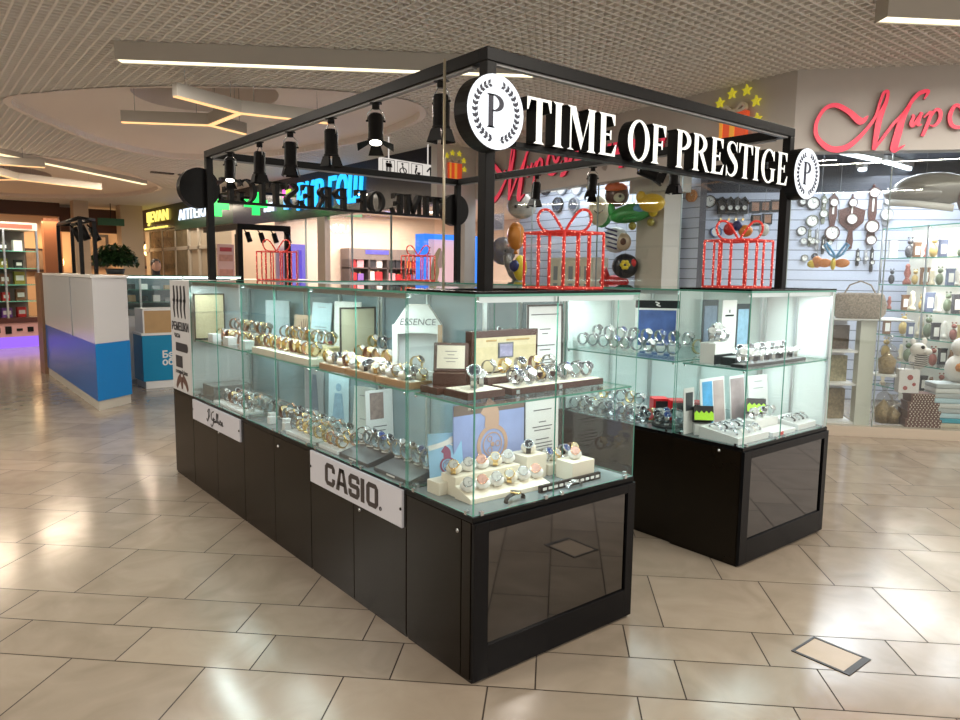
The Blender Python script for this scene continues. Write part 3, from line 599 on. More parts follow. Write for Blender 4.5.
# brand plates
def plate_sign(y0, y1, z0, z1, label):
    t = empty('brand_plate', (0, 0, 0), 0, label, 'sign')
    b = MB(); b.box(-.012, .0, y0, y1, z0, z1); b.build('plate', mat('white_plate', (.62, .63, .70), .35), t, .001)
    for y_ in (y0+.008, y1-.008):
        q = MB(); q.cyl((-.016, y_, (z0+z1)/2), (-.012, y_, (z0+z1)/2), .007, n=10); q.build('screw', black, t)
    return t
t = plate_sign(.479, 1.365, .50, .668, 'white brand plate reading CASIO on the near cabinets')
M = FR((-.0125, .922, .585), (0, -1, 0)); cas = mat('dark_letter', (.045, .035, .035), .4)
def casio_letter(ch, x):
    b = MB(); H = .057; W_ = .052; s = .028; MM = M @ Matrix.Translation((x, 0, 0))
    def st(p, w_=s): b.stroke(p, w_, 0, .002, MM, sub=5)
    def pl(p): b.plate(p, 0, .002, MM)
    if ch in 'CO':
        o = [(-W_, -H+.02), (-W_+.02, -H), (W_-.02, -H), (W_, -H+.02), (W_, H-.02), (W_-.02, H), (-W_+.02, H), (-W_, H-.02)]
        i = [(-W_+s, -H+s), (-W_+s, -H+s*.8), (W_-s, -H+s*.8), (W_-s, -H+s), (W_-s, H-s), (W_-s, H-s*.8), (-W_+s, H-s*.8), (-W_+s, H-s)]
        for k in range(8):
            if ch == 'C' and k == 3:
                pl([o[3], (W_, -H+.042), (W_-s, -H+.042), i[3]]); pl([(W_, H-.042), o[4], i[4], (W_-s, H-.042)]); continue
            pl([o[k], o[(k+1) % 8], i[(k+1) % 8], i[k]])
    elif ch == 'A':
        pl([(-W_-.008, -H), (-W_+s*.9, -H), (-.002, H), (-.022, H)]); pl([(W_+.008, -H), (W_-s*.9, -H), (.002, H), (.022, H)]); pl([(-.022, H), (.022, H), (.022, H-.02), (-.022, H-.02)]); pl([(-.036, -.028), (.036, -.028), (.028, -.008), (-.028, -.008)])
    elif ch == 'S':
        t_ = .022
        pl([(-W_, H-.02), (-W_+.02, H), (W_-.015, H), (W_, H-.015), (W_, H-.037), (W_-s, H-.037), (W_-s, H-t_), (-W_+s, H-t_)]); pl([(-W_, H-.02), (-W_+s, H-t_), (-W_+s, .011), (-W_, 0), ])
        pl([(-W_, .004), (-W_+.015, -.011), (W_-.01, -.011), (W_, -.002), (W_-.015, .011), (-W_+s, .011)]); pl([(W_, -.002), (W_-s, -.011), (W_-s, -H+t_), (W_, -H+.02)])
        pl([(W_, -H+.02), (W_-.02, -H), (-W_+.015, -H), (-W_, -H+.015), (-W_, -H+.037), (-W_+s, -H+.037), (-W_+s, -H+t_), (W_-s, -H+t_)])
    else: pl([(-.016, -H), (.016, -H), (.016, H), (-.016, H)])
    b.build('letter', cas, t)
for ch, x in zip('CASIO', (-.218, -.095, .027, .108, .196)): casio_letter(ch, x)
b = MB(); b.ringp(.268, -.045, .010, .007, 0, .002, M, n=14); b.plate([(.265, -.050), (.267, -.050), (.267, -.040), (.265, -.040)], 0, .002, M); b.build('registered_mark', cas, t)
t = plate_sign(2.37, 3.30, .515, .66, 'white brand plate with a flowing script name on the far cabinets')
M = FR((-.0125, 2.82, .588), (0, -1, 0)); b = MB()
for p in ([(-.15, .03), (-.11, .055), (-.10, .02), (-.125, -.01), (-.145, -.02)], [(-.135, .05), (-.13, .0), (-.15, -.035), (-.17, -.02)], [(-.02, .05), (-.06, .035), (-.075, .0), (-.05, -.015), (-.03, .005), (-.04, -.04), (-.07, -.06), (-.085, -.045)],
          [(0, .0), (-.02, -.005), (-.015, -.025), (.005, -.01), (.01, -.025)], [(.02, -.02), (.04, .035), (.03, .04), (.03, -.02)], [(.045, -.02), (.065, .035), (.055, .04), (.055, -.02)], [(.075, 0), (.072, -.022), (.085, -.018)], [(.095, -.008), (.11, .0), (.10, .006), (.092, -.015), (.115, -.02)], [(.125, .0), (.122, -.024), (.135, .002), (.145, -.005), (.145, -.022), (.155, -.02)]):
    b.stroke(p, .008, 0, .002, M)
b.build('script_lettering', ink, t)

# ---- canopy frame
FZ, FX0, FX1, FY0, FY1 = 2.489, .22, 2.625, .22, 3.575
t = empty('canopy_frame', (0, 0, 0), 0, 'black square steel canopy frame standing on the glass cases', 'frame')
for (x, y) in ((FX0, FY0), (FX1, FY0), (FX0, FY1), (FX1, FY1)):
    sx = -1 if x > 1 else 1; sy = -1 if y > 1 else 1
    b = MB(); b.box(min(x, x+.05*sx), max(x, x+.05*sx), min(y, y+.05*sy), max(y, y+.05*sy), HG+.0005, FZ-.052); b.build('post', black, t, .003)
for (x0, x1, y0, y1) in ((FX0, FX1, FY0, FY0+.05), (FX0, FX1, FY1-.05, FY1), (FX0, FX0+.05, FY0+.05, FY1-.05), (FX1-.05, FX1, FY0+.05, FY1-.05)):
    b = MB(); b.box(x0, x1, y0, y1, FZ-.052, FZ); b.build('beam', black, t, .003)
    q = MB()
    if x1-x0 > 1: q.box(x0+.06, x1-.06, y0+.012, y1-.012, FZ-.062, FZ-.052)
    else: q.box(x0+.012, x1-.012, y0+.06, y1-.06, FZ-.062, FZ-.052)
    q.build('cable_track', mat('grey_track', (.25, .25, .25), .4), t)
o = MB().cyl((FX0-.06, .42, HG), (FX0-.06, .42, FZ-.02), .006, n=8).build('support_rod', mat('brass_rod', (.62, .56, .42), .3, metal=.8)); tag(o, 'thin pale vertical rod beside the nearest frame post', 'rod')

# ---- track spotlights
def spotlight(loc, tilt, az, label, lit=False, on=True):
    t = empty('track_spotlight', loc, az, label, 'spotlight', 'spotlights hanging from the canopy frame'); t.scale = (.86,)*3
    b = MB(); b.cyl((0, 0, 0), (0, 0, -.035), .022, n=12); b.box(-.02, .02, -.035, .035, -.006, 0.0); b.build('mount', black, t)
    b = MB(); b.tube([(0, -.048, -.105), (0, -.045, -.06), (0, -.02, -.033), (0, .02, -.033), (0, .045, -.06), (0, .048, -.105)], .0035, 6); b.build('yoke', steel, t)
    R = Matrix.Translation((0, 0, -.07)) @ Matrix.Rotation(tilt, 4, 'Y')
    b = MB(); b.lathe([(.0, .0), (.036, 0), (.043, -.012), (.043, -.15), (.047, -.155), (.047, -.17), (.040, -.17), (.036, -.14), (0, -.14)], 20, 0, R)
    for s_ in (-1, 1): b.cyl((0, s_*.042, -.035), (0, s_*.056, -.035), .006, n=8, M=R)
    bd = b.build('lamp_body', black, t)
    b = MB(); b.disc(0, 0, .034, 0, .004, R @ Matrix.Translation((0, 0, -.170)), n=16); b.build('lens', emis('spot_lens', (1, .92, .8), 6) if lit else mat('dark_lens', (.1, .1, .1), .1), bd)
    for k in range(4):
        a = k*PI/2; Q = R @ Matrix.Rotation(a, 4, 'Z') @ Matrix.Translation((.044, 0, -.168)) @ Matrix.Rotation(math.radians(-62 if lit else -12), 4, 'Y')
        b = MB(); b.add([(0, -.028, 0), (0, .028, 0), (0, .045, -.065), (0, -.045, -.065), (.0015, -.028, 0), (.0015, .028, 0), (.0015, .045, -.065), (.0015, -.045, -.065)], [(0, 1, 2, 3), (7, 6, 5, 4), (0, 4, 5, 1), (1, 5, 6, 2), (2, 6, 7, 3), (3, 7, 4, 0)], 0, False, Q); b.build('barn_door', black, bd)
    if lit:
        l = bpy.data.lights.new('spot_light', 'SPOT'); l.energy = 7; l.spot_size = 1.3; l.spot_blend = .6; l.color = (1, .88, .72); l.shadow_soft_size = .03
        o = bpy.data.objects.new('spot_light', l); COL.objects.link(o); d = R.to_3x3() @ Vector((0, 0, -1)); Rz = Matrix.Rotation(az, 3, 'Z'); d = Rz @ d
        p = Vector(loc)+Rz @ (R @ Vector((0, 0, -.16))); o.location = p; o.rotation_euler = d.to_track_quat('-Z', 'Y').to_euler()
    return t
lz = FZ-.063
for i, (y, tl, az, lit) in enumerate([(.56, 0, .3, False), (1.11, .30, 1.0, True), (1.58, .0, .2, False), (1.58+.52, .0, 1.0, False), (2.57, .02, 0, False), (3.1, .30, 1.1, True)]):
    spotlight((FX0+.025, y, lz), tl, az, ['black track spotlight nearest the big round sign, hanging straight, unlit', 'lit track spotlight with spread barn doors, second from the big round sign', 'unlit straight track spotlight between the two brighter lit ones', 'lit track spotlight with wide open barn doors near the middle of the left beam', 'unlit straight track spotlight, second from the far left post', 'lit tilted track spotlight nearest the far left post'][i], lit)
for i, (y, tl, az) in enumerate([(1.38, 1.2, 2.4), (1.06, 0, .2), (1.82, .3, .6), (2.45, .1, 0)]):
    spotlight((FX1-.025, y, lz), tl, az, ['black spotlight under the right beam turned almost level', 'black spotlight hanging straight under the right beam behind the letters OF', 'black spotlight tilted under the right beam beside the foil balloons', 'black spotlight farthest along the right beam'][i])

# ---- lit serif letters
litf = emis('letter_face_light', (1, .97, .86), 1.15)
def arc(cx, cy, rx, ry, a0, a1, w0, w1, n=20, wx=None):
    L, R = [], []
    for k in range(n+1):
        a = math.radians(a0+(a1-a0)*k/n); c, s_ = math.cos(a), math.sin(a); wv = w1+(w0-w1)*abs(c)   # w0 at sides, w1 at top
        L.append((cx+rx*c, cy+ry*s_)); R.append((cx+(rx-wv)*c, cy+(ry-wv)*s_))
    return L, R
def glyph(b, ch, M, d):
    def P(p): b.plate(p, 0, d, M, 0, 1)
    def rect(x0, x1, y0, y1): P([(x0, y0), (x1, y0), (x1, y1), (x0, y1)])
    def stem(x, w=.17, y0=0, y1=1, sf=.075):
        rect(x, x+w, y0, y1); P([(x-sf, y0), (x+w+sf, y0), (x+w, y0+.055), (x, y0+.055)]); P([(x, y1-.055), (x+w, y1-.055), (x+w+sf, y1), (x-sf, y1)])
    if ch == 'T': stem(.26, sf=.07); rect(0, .69, .94, 1); P([(0, .94), (0, .72), (.035, .72), (.1, .94)]); P([(.69, .94), (.69, .72), (.655, .72), (.59, .94)]); return .74
    if ch == 'I': stem(.08); return .40
    if ch == 'M':
        rect(.12, .165, 0, 1); P([(.04, 0), (.25, 0), (.165, .045), (.12, .045)]); P([(.12, .955), (.165, .955), (.24, 1), (.02, 1)])
        P([(.10, 1), (.29, 1), (.54, .25), (.47, .02)]); P([(.47, .02), (.54, .25), (.79, 1), (.72, 1)]); stem(.72, .165, sf=.06); return 1.02
    if ch == 'E': stem(.08, sf=.07); rect(.2, .56, .945, 1); rect(.2, .44, .48, .53); rect(.2, .58, 0, .055); P([(.56, .945), (.56, .74), (.525, .74), (.44, .945)]); P([(.58, .055), (.62, .29), (.585, .29), (.46, .055)]); P([(.44, .39), (.44, .62), (.405, .62), (.38, .505), (.405, .39)]); return .70
    if ch == 'F': stem(.08, sf=.07); rect(.2, .56, .945, 1); rect(.2, .44, .47, .525); P([(.56, .945), (.56, .72), (.525, .72), (.44, .945)]); P([(.44, .38), (.44, .61), (.405, .61), (.38, .5), (.405, .38)]); return .66
    if ch == 'O': L, R = arc(.42, .5, .40, .52, 0, 360, .17, .045, 32); b.strip(L, R, 0, d, M, 0, 1); return .88
    if ch in 'PR':
        stem(.08, sf=.07); L, R = arc(.30, .745, .33, .255, -90, 90, .165, .05, 16); b.strip(L, R, 0, d, M, 0, 1); rect(.2, .31, .95, 1); rect(.2, .31, .49, .54)
        if ch == 'P': return .70
        P([(.30, .51), (.45, .53), (.70, .05), (.80, 0), (.60, 0)]); return .80
    if ch == 'S':
        b.stroke([(.50, .80), (.42, .93), (.29, .975), (.15, .91), (.12, .76), (.22, .62), (.36, .50), (.49, .37), (.50, .20), (.40, .07), (.25, .025), (.11, .11), (.06, .24)], [.02, .045, .05, .11, .15, .17, .18, .17, .14, .10, .05, .04, .02], 0, d, M, 0, 1, 4)
        P([(.50, 1), (.53, 1), (.53, .70), (.47, .80)]); P([(.04, .0), (.07, 0), (.10, .2), (.04, .31)]); return .62
    if ch == 'G':
        L, R = arc(.42, .5, .40, .52, 48, 318, .17, .045, 26); b.strip(L, R, 0, d, M, 0, 1); P([(.66, .98), (.70, .98), (.71, .68), (.675, .68), (.60, .87)]); rect(.56, .72, .06, .44); P([(.48, .44), (.80, .44), (.72, .39), (.56, .39)]); return .86
    return .42
def lit_sign(M, label, x0, x1, h, face):
    t = empty('letter_sign', (0, 0, 0), 0, label, 'sign')
    body = 'TIME OF PRESTIGE'; adv = []
    for ch in body: adv.append(glyph(MB(), ch, Matrix.Identity(4), .1) if ch != ' ' else .30)
    tot = sum(adv); kx = (x1-x0)/tot; x = x0
    for ch, a in zip(body, adv):
        if ch != ' ':
            b = MB(); glyph(b, ch, M @ Matrix.Translation((x, 0, 0)) @ Matrix.Diagonal((kx, h, 1, 1)), .06); b.build('letter', [face, black], t)
        x += a*kx
    b = MB(); b.plate([(x0-.02, -.016), (x1+.0, -.016), (x1+.0, .004), (x0-.02, .004)], -.03, .02, M, 0); b.plate([(x0-.02, h*.80), (x0+.06, h*.80), (x0+.06, h*.95), (x0-.02, h*.95)], -.03, -.002, M, 0); b.build('support_rail', black, t)
    return t
lit_sign(FR((0, .20, 2.128), (1, 0, 0)), 'lit white serif letters TIME OF PRESTIGE along the front of the frame', atY(527, 120, .14).x, atY(789, 172, .14).x, .180, litf)
lit_sign(FR((FX1+.2, FY1-.02, 2.128), (-1, 0, 0)), 'dark backs of the same serif letters on the far side of the frame', .385, 2.515, .180, litf)
navy = mat('navy_print', (.012, .014, .04), .5)
def round_sign(M, label, r=.15):
    t = empty('round_sign', (0, 0, 0), 0, label, 'sign')
    b = MB(); b.disc(0, 0, r, -.08, 0, M, 0, 0, 40); b.build('drum', black, t)
    b = MB(); b.disc(0, 0, r*.985, .0005, .003, M, 0, 0, 40); f = b.build('lit_face', emis('round_face_light', (.93, .96, 1), 1.15), t)
    for sd in (-1, 1):
        b = MB()
        for k in range(13):
            a = math.radians(-78+k*12.0); rr = r*.74; cx, cy = sd*rr*math.cos(a), rr*math.sin(a)
            tx, ty = -math.sin(a)*sd, math.cos(a)
            for off in (-1, 1):
                ux, uy = tx+off*.75*math.cos(a)*sd, ty+off*.75*math.sin(a); l = math.hypot(ux, uy); ux, uy = ux/l*r*.165, uy/l*r*.165; nx, ny = -uy*.30, ux*.30
                b.plate([(cx, cy), (cx+ux*.5+nx, cy+uy*.5+ny), (cx+ux, cy+uy), (cx+ux*.5-nx, cy+uy*.5-ny)], .0035, .005, M)
        b.stroke([(sd*r*.74*math.cos(math.radians(a)), r*.74*math.sin(math.radians(a))) for a in range(-82, 70, 15)], r*.012, .0035, .005, M, sub=2)
        b.build('laurel_branch', navy, f)
    b = MB(); glyph(b, 'P', M @ Matrix.Translation((-r*.36, -r*.43, .0035)) @ Matrix.Diagonal((r*.98, r*.88, 1, 1)), .002); b.m = [0]*len(b.m); b.build('letter', navy, f)
    return t
round_sign(FR((.198, .135, 2.219), (1, 0, 0)), 'big white round sign with P and laurel wreath on the nearest post', .143)
round_sign(FR((2.63, .135, 2.214), (1, 0, 0)), 'small looking white round sign with P on the right post')
round_sign(FR((.185, FY1+.08, 2.215), (-1, 0, 0)), 'black back of the round sign on the far left post')
round_sign(FR((2.605, FY1+.08, 2.205), (-1, 0, 0)), 'black back of the round sign on the far right post')

# ---- illuminated gift box frames on top
tins = mat('red_tinsel', (.55, .025, .02), .5, em=(1, .04, .02), es=.10, bump=.8, nscale=60); dots = emis('red_led_dots', (1, .42, .30), 2.6)  # faint glow in the tinsel colour stands for light from the LED dots
def gift_frame(loc, s, rz, label):
    t = empty('light_gift_box', loc, rz, label, 'decoration', 'red lit gift box frames on the glass cases')
    h = s*.46; r = .0062*s/.27; H = s*.92
    def seg_part(nm, segs, n=3):
        b = MB(); D = MB()
        for pts in segs:
            b.tube(pts, r, 7)
            for i in range(len(pts)-1):
                A, B = Vector(pts[i]), Vector(pts[i+1]); k = max(1, int((B-A).length/.011))
                for j in range(k):
                    p = A.lerp(B, (j+random.random())/k); a = random.random()*6.28; q = p+Vector((math.cos(a)*r, math.sin(a)*r, (random.random()-.5)*r))
                    D.ball(q, .0021, 0, 5, 3)
        o = b.build(nm, tins, t); D.build('led_lights', dots, o)['kind'] = 'stuff'; return o
    c = [(-h, -h), (h, -h), (h, h), (-h, h)]
    seg_part('box_frame', [[(x, y, r), (x, y, H)] for x, y in c]+[[(*c[i], r), (*c[(i+1) % 4], r)] for i in range(4)]+[[(*c[i], H), (*c[(i+1) % 4], H)] for i in range(4)])
    g = h*.28; rs = []
    for (x, y) in ((0, -h), (0, h), (-h, 0), (h, 0)):
        for q in (-g, g):
            X, Y = (q, y) if x == 0 else (x, q); rs.append([(X, Y, r), (X, Y, H)])
    for q in (-g, g): rs += [[(q, -h, H), (q, h, H)], [(-h, q, H), (h, q, H)]]
    seg_part('ribbon', rs)
    for sd in (-1, 1):
        p = [(0, 0, H), (sd*h*.25, 0, H+s*.2), (sd*h*.55, 0, H+s*.37), (sd*h*.85, 0, H+s*.36), (sd*h*.95, 0, H+s*.22), (sd*h*.7, 0, H+s*.04), (0, 0, H+.004)]
        p = [Matrix.Rotation(.785, 3, 'Z') @ Vector(q) for q in p]; p = [(q.x*-1 if False else q.x, -q.y, q.z) for q in p]
        Pv = [Vector(q) for q in p]; sp = []
        for i in range(len(Pv)-1):
            a_, b_, c_, d_ = Pv[max(i-1, 0)], Pv[i], Pv[i+1], Pv[min(i+2, len(Pv)-1)]
            for j in range(4): u = j/4; sp.append(.5*((2*b_)+(c_-a_)*u+(2*a_-5*b_+4*c_-d_)*u*u+(3*b_-a_-3*c_+d_)*u**3))
        seg_part('bow_loop', [[tuple(q) for q in sp]+[tuple(Pv[-1])]])
    return t
gift_frame((.69, .235, HG+.0105), .27, 0, 'red lit gift box frame on the nearest glass case behind the first post')
gx = atY(736, 280, .24).x; gift_frame((gx, .235, HG+.0105), .29, 0, 'red lit gift box frame on the right front glass case')
gx = atY(277, 275, 3.57).x; gift_frame((gx, 3.57, HG+.0005), .25, .1, 'red lit gift box frame near the far left post')
gx = atY(418, 275, 3.57).x; gift_frame((gx, 3.57, HG+.0005), .25, -.1, 'thin red lit gift box frame near the far right post')

# ================================================================== WATCHES AND DISPLAYS
dials = {'dark': mat('dark_dial', (.012, .014, .022), .5, spec=.15), 'white': mat('white_dial', (.5, .5, .48), .5, spec=.2), 'blue': mat('blue_dial', (.02, .05, .2), .5, spec=.15), 'rose': mat('rose_dial', (.62, .36, .30), .5, spec=.2), 'cream': mat('cream_dial', (.7, .62, .42), .5, spec=.2)}
mats_b = {'steel': steel, 'gold': gold, 'rose': mat('rose_gold', (.85, .5, .36), .22, metal=1), 'black': mat('black_leather', (.015, .014, .014), .5), 'brown': mat('brown_leather', (.16, .06, .03), .5), 'white': mat('white_leather', (.78, .76, .72), .5)}
clear = mat('white_acrylic_stand', (.82, .84, .84), .2)
_proto = {}
def watch(kind, loc, rz, label, group, sc=1.0):
    """kind = 'ring|pillow:bracelet:case:dial'"""
    if kind in _proto: return dup(_proto[kind], loc, rz, label, group, sc)
    sty, br, cs, dl = kind.split(':')
    t = empty('wristwatch', loc, rz, label, 'watch', group); t.scale = (sc,)*3; _proto[kind] = t
    if sty == 'ring':     # bracelet closed round a small c-stand, dial facing +x and tilted up
        R1, zc = .0275, .0335; a0 = math.radians(38)
        b = MB(); n = 20; hw = .0085
        for k in range(n):
            aa = a0+math.radians(24)+(2*PI-math.radians(48))*k/n; ab = a0+math.radians(24)+(2*PI-math.radians(48))*(k+1)/n
            p = [(R1*math.cos(a)*r_, s_*hw, zc+R1*1.08*math.sin(a)*r_) for a in (aa, ab) for r_ in (1, .87) for s_ in (-1, 1)]
            b.add(p, [(0, 1, 5, 4), (2, 6, 7, 3), (0, 4, 6, 2), (1, 3, 7, 5)], 0, br in ('steel', 'gold', 'rose') and False)
        b.build('bracelet', mats_b[br], t)
        b = MB(); b.box(-.012, .012, -.009, .009, 0, .004); b.box(-.003, .003, -.006, .006, .004, .0075); b.build('stand', clear, t)
        Q = Matrix.Translation((R1*math.cos(a0)*.94, 0, zc+R1*math.sin(a0))) @ Matrix.Rotation(PI/2-a0, 4, 'Y')
    elif sty == 'pillow':  # bracelet round a soft cushion lying back
        b = MB(); Qp = Matrix.Translation((0, 0, .020)) @ Matrix.Rotation(math.radians(10), 4, 'Y'); b.ball((0, 0, 0), (.027, .030, .021), 0, 14, 8, Qp); b.build('cushion', ivory if br != 'white' else white, t)
        b = MB(); n = 18; hw = .009
        for k in range(n):
            p = [(.0285*math.cos(a)*r_, s_*hw, .0225*math.sin(a)*r_) for a in (2*PI*k/n, 2*PI*(k+1)/n) for r_ in (1.0, .90) for s_ in (-1, 1)]
            b.add(p, [(0, 1, 5, 4), (2, 6, 7, 3), (0, 4, 6, 2), (1, 3, 7, 5)], 0, False, Qp)
        b.build('bracelet', mats_b[br], t)
        a0 = math.radians(62); Q = Matrix.Translation((0, 0, .020)) @ Matrix.Rotation(math.radians(10), 4, 'Y') @ Matrix.Translation((.0285*math.cos(a0)*1.0, 0, .0225*math.sin(a0)*1.05)) @ Matrix.Rotation(PI/2-a0+.25, 4, 'Y')
    else:                  # lying strap watch: flat arch
        b = MB(); n = 12
        for k in range(n):
            p = [(-.045*math.cos(PI*j/n), s_*.009, .006+.022*math.sin(PI*j/n)*r_) for j in (k, k+1) for r_ in (1, .86) for s_ in (-1, 1)]
            b.add(p, [(0, 1, 5, 4), (2, 6, 7, 3), (0, 4, 6, 2), (1, 3, 7, 5)], 0, False)
        b.box(-.046, -.040, -.008, .008, 0, .008); b.box(.040, .046, -.008, .008, 0, .008); b.build('bracelet', mats_b[br], t)
        Q = Matrix.Translation((.004, 0, .0285)) @ Matrix.Rotation(.12, 4, 'Y')
    b = MB(); b.lathe([(0, -.004), (.0175, -.004), (.0195, -.001), (.0195, .003), (.0172, .0052), (.0165, .0042), (0, .0042)], 18, 0, Q); b.cyl((0, .019, 0), (0, .0235, 0), .003, n=8, M=Q); b.build('watch_case', mats_b[cs], t)
    b = MB(); b.disc(0, 0, .0162, .0043, .0046, Q, 0, 0, 18)
    for k in range(12):
        a = k*PI/6; b.cbox((.0133*math.cos(a), .0133*math.sin(a), .0048), (.0022 if k % 3 else .004, .0009, .0004) if abs(math.cos(a)) > .7 else (.0009, .0022 if k % 3 else .004, .0004), 1, Q)
    b.stroke([(0, 0), (.010, .004)], .0013, .0048, .0052, Q, 1, sub=1); b.stroke([(0, 0), (-.003, .012)], .001, .0052, .0055, Q, 1, sub=1)
    b.build('dial', [dials[dl], white if dl in ('dark', 'blue') else black], t)
    return t
def row(kinds, A, B, n, z, label, group, sc=1.1, jit=.35, face=None, dz=0):
    for i in range(n):
        f = i/max(1, n-1); x = A[0]+(B[0]-A[0])*f; y = A[1]+(B[1]-A[1])*f
        h = (math.atan2(CAM.y-y, CAM.x-x)+(.95 if kinds[0][0] == 'r' else 0)) if face is None else face
        watch(kinds[i % len(kinds)], (x, y, z+dz*f), h+(random.random()-.5)*2*jit, label, group, sc)
def block(nm, x0, x1, y0, y1, z0, z1, m, label, cat, group=None, trim=None, bev=.002):
    b = MB(); b.box(x0, x1, y0, y1, z0, z1); o = tag(b.build(nm, m, None, bev), label, cat, group)
    if trim is not None:
        q = MB(); q.box(x0+.008, x1-.008, y0+.008, y1-.008, z1-.0005, z1+.0015); q.build('padding', trim, o)
    return o
def card(nm, c, wd, ht, rz, label, cat, parts, lean=.12, m=white, frame=None, th=.006):
    """standing card, base centre c, facing local -y"""
    t = empty(nm, c, rz, label, cat); Q = Matrix.Rotation(-lean, 4, 'X')
    b = MB(); b.box(-wd/2, wd/2, 0, th, 0, ht, 0, Q); b.build('board', m, t)
    if frame is not None:
        b = MB(); k = .008
        for q in ((-wd/2, -wd/2+k, 0, ht), (wd/2-k, wd/2, 0, ht), (-wd/2, wd/2, 0, k), (-wd/2, wd/2, ht-k, ht)): b.box(q[0], q[1], -.004, 0, q[2], q[3], 0, Q)
        b.build('frame', frame, t)
    F = Q @ FR((0, -.0005, 0), (1, 0, 0))
    for nm2, fn, mm in parts:
        b = MB(); fn(b, F, wd, ht); b.build(nm2, mm, t)
    b = MB(); b.box(-.01, .01, th, th+.05, 0, .006); b.build('stand', clear, t)
    return t
def lines(rows, x=.34, h=.008):
    def fn(b, F, wd, ht):
        for i, (f, l) in enumerate(rows): b.plate([(-wd*l/2, ht*f), (wd*l/2, ht*f), (wd*l/2, ht*f+h*.6), (-wd*l/2, ht*f+h*.6)], 0, .0008, F)
    return fn
def rectf(x0, x1, y0, y1, z=.0008):
    return lambda b, F, wd, ht: b.plate([(wd*x0, ht*y0), (wd*x1, ht*y0), (wd*x1, ht*y1), (wd*x0, ht*y1)], 0, z, F)
def watchpic(cx, cy, r):
    def fn(b, F, wd, ht):
        b.ringp(wd*cx, ht*cy, wd*r, wd*r*.78, .001, .002, F); b.ringp(wd*cx, ht*cy, wd*r*.62, wd*r*.56, .001, .002, F); b.disc(wd*cx, ht*cy, wd*r*.12, .001, .002, F)
        for k in range(3): b.ringp(wd*(cx+r*.33*math.cos(k*2.1)), ht*cy+wd*r*.33*math.sin(k*2.1), wd*r*.16, wd*r*.12, .001, .002, F, n=14)
        b.stroke([(wd*(cx-r*.05), ht*cy+wd*r*.9), (wd*(cx-r*.05), ht*cy+wd*r*1.6), (wd*(cx-r*.5), ht*cy+wd*r*2.0)], wd*r*.9, .0005, .0015, F); b.stroke([(wd*(cx+r*.05), ht*cy-wd*r*.9), (wd*(cx+r*.3), ht*cy-wd*r*1.7)], wd*r*.9, .0005, .0015, F)
    return fn
S_, G_, R_ = 'ring:steel:steel:dark', 'ring:gold:gold:white', 'ring:rose:rose:white'
SW, SB, BL, BR, GD = 'ring:steel:steel:white', 'ring:steel:steel:blue', 'ring:black:steel:white', 'ring:brown:gold:cream', 'ring:gold:gold:dark'
PS, PG, PW_, PB = 'pillow:white:steel:white', 'pillow:gold:gold:white', 'pillow:white:rose:rose', 'pillow:black:steel:dark'
DZ = HB+.0005; UZ = SH+.0005

# --- nearest case, upper shelf
block('display_tray', .30, .86, .125, .27, UZ, UZ+.028, tray_dark, 'long dark red wood tray on the upper shelf of the nearest case', 'tray', None, ivory)
block('display_tray', .075, .27, .135, .30, UZ, UZ+.030, tray_dark, 'short dark red wood tray at the left end of the nearest upper shelf', 'tray', None, ivory)
block('display_tray', .05, .26, .31, .43, UZ, UZ+.030, tray_dark, 'dark wood plinth under the open watch box', 'tray')
block('display_tray', .30, .74, .285, .385, UZ, UZ+.055, tray_dark, 'raised dark wood step behind the long tray', 'tray', None, ivory)
for nm, p in (('logo_badge', (.31+.02, .124, UZ+.014)), ('logo_badge', (.58, .124, UZ+.014))):
    b = MB(); b.cbox(p, (.02, .003, .018)); tag(b.build('tray_badge', steel), 'small steel badge on the front of the long dark tray', 'badge', 'badges on the dark tray')
row([S_, SW, S_], (.36, .165), (.82, .20), 7, UZ+.030, 'steel watch in the front row of the long dark wood tray', 'front row watches on the dark tray')
row([SB, S_, GD, SW], (.40, .235), (.80, .245), 6, UZ+.030, 'watch in the middle row of the long dark wood tray', 'middle row watches on the dark tray')
row([SW, G_, S_, BR, SW], (.34, .33), (.71, .34), 5, UZ+.057, 'watch on the raised dark wood step behind the long tray', 'watches on the raised dark step')
watch(S_, (.155, .20, UZ+.032), -2.2, 'big dark dial steel watch alone at the left end of the nearest upper shelf', None, 1.55)
watch(SW, (.225, .235, UZ+.032), -2.3, 'steel watch with white dial behind the big dark dial watch', None, 1.1)
t = empty('watch_box', (.165, .375, UZ+.030), -.72, 'open dark wood watch box with a cream certificate in its lid', 'box')
b = MB(); b.box(-.07, .07, -.04, .04, 0, .05); b.build('base', tray_dark, t, .002)
b = MB(); Q = Matrix.Translation((0, .03, .05)) @ Matrix.Rotation(-.25, 4, 'X'); b.box(-.075, .075, 0, .018, 0, .125, 0, Q); b.build('lid', tray_dark, t, .002)
b = MB(); b.box(-.06, .06, -.002, 0, .012, .112, 0, Q); c = b.build('certificate', ivory, t); b = MB()
for i, l in enumerate((.05, .03, .06, .04)): b.box(-l/2, l/2, -.0028, -.002, .085-.015*i, .0875-.015*i, 0, Q)
b.build('printed_lines', printed, t)
t = empty('watch_box', (.50, .40, UZ), 0, 'wide dark wood box with cream inside and a small dark picture behind the trays', 'box')
b = MB(); b.box(-.2, .2, .0, .045, 0, .245); b.build('case', tray_dark, t, .002)
b = MB(); b.box(-.185, .185, -.003, 0, .06, .215); b.build('lining', mat('cream_gold_lining', (.62, .52, .32), .5, noise=.2, nscale=30), t)
b = MB(); b.box(-.05, .04, -.008, -.003, .12, .19); f = b.build('picture_frame', printed, t); b = MB(); b.box(-.042, .032, -.010, -.008, .127, .183); b.build('picture', mat('violet_print', (.30, .28, .42), .4, noise=.5, nscale=40), f)
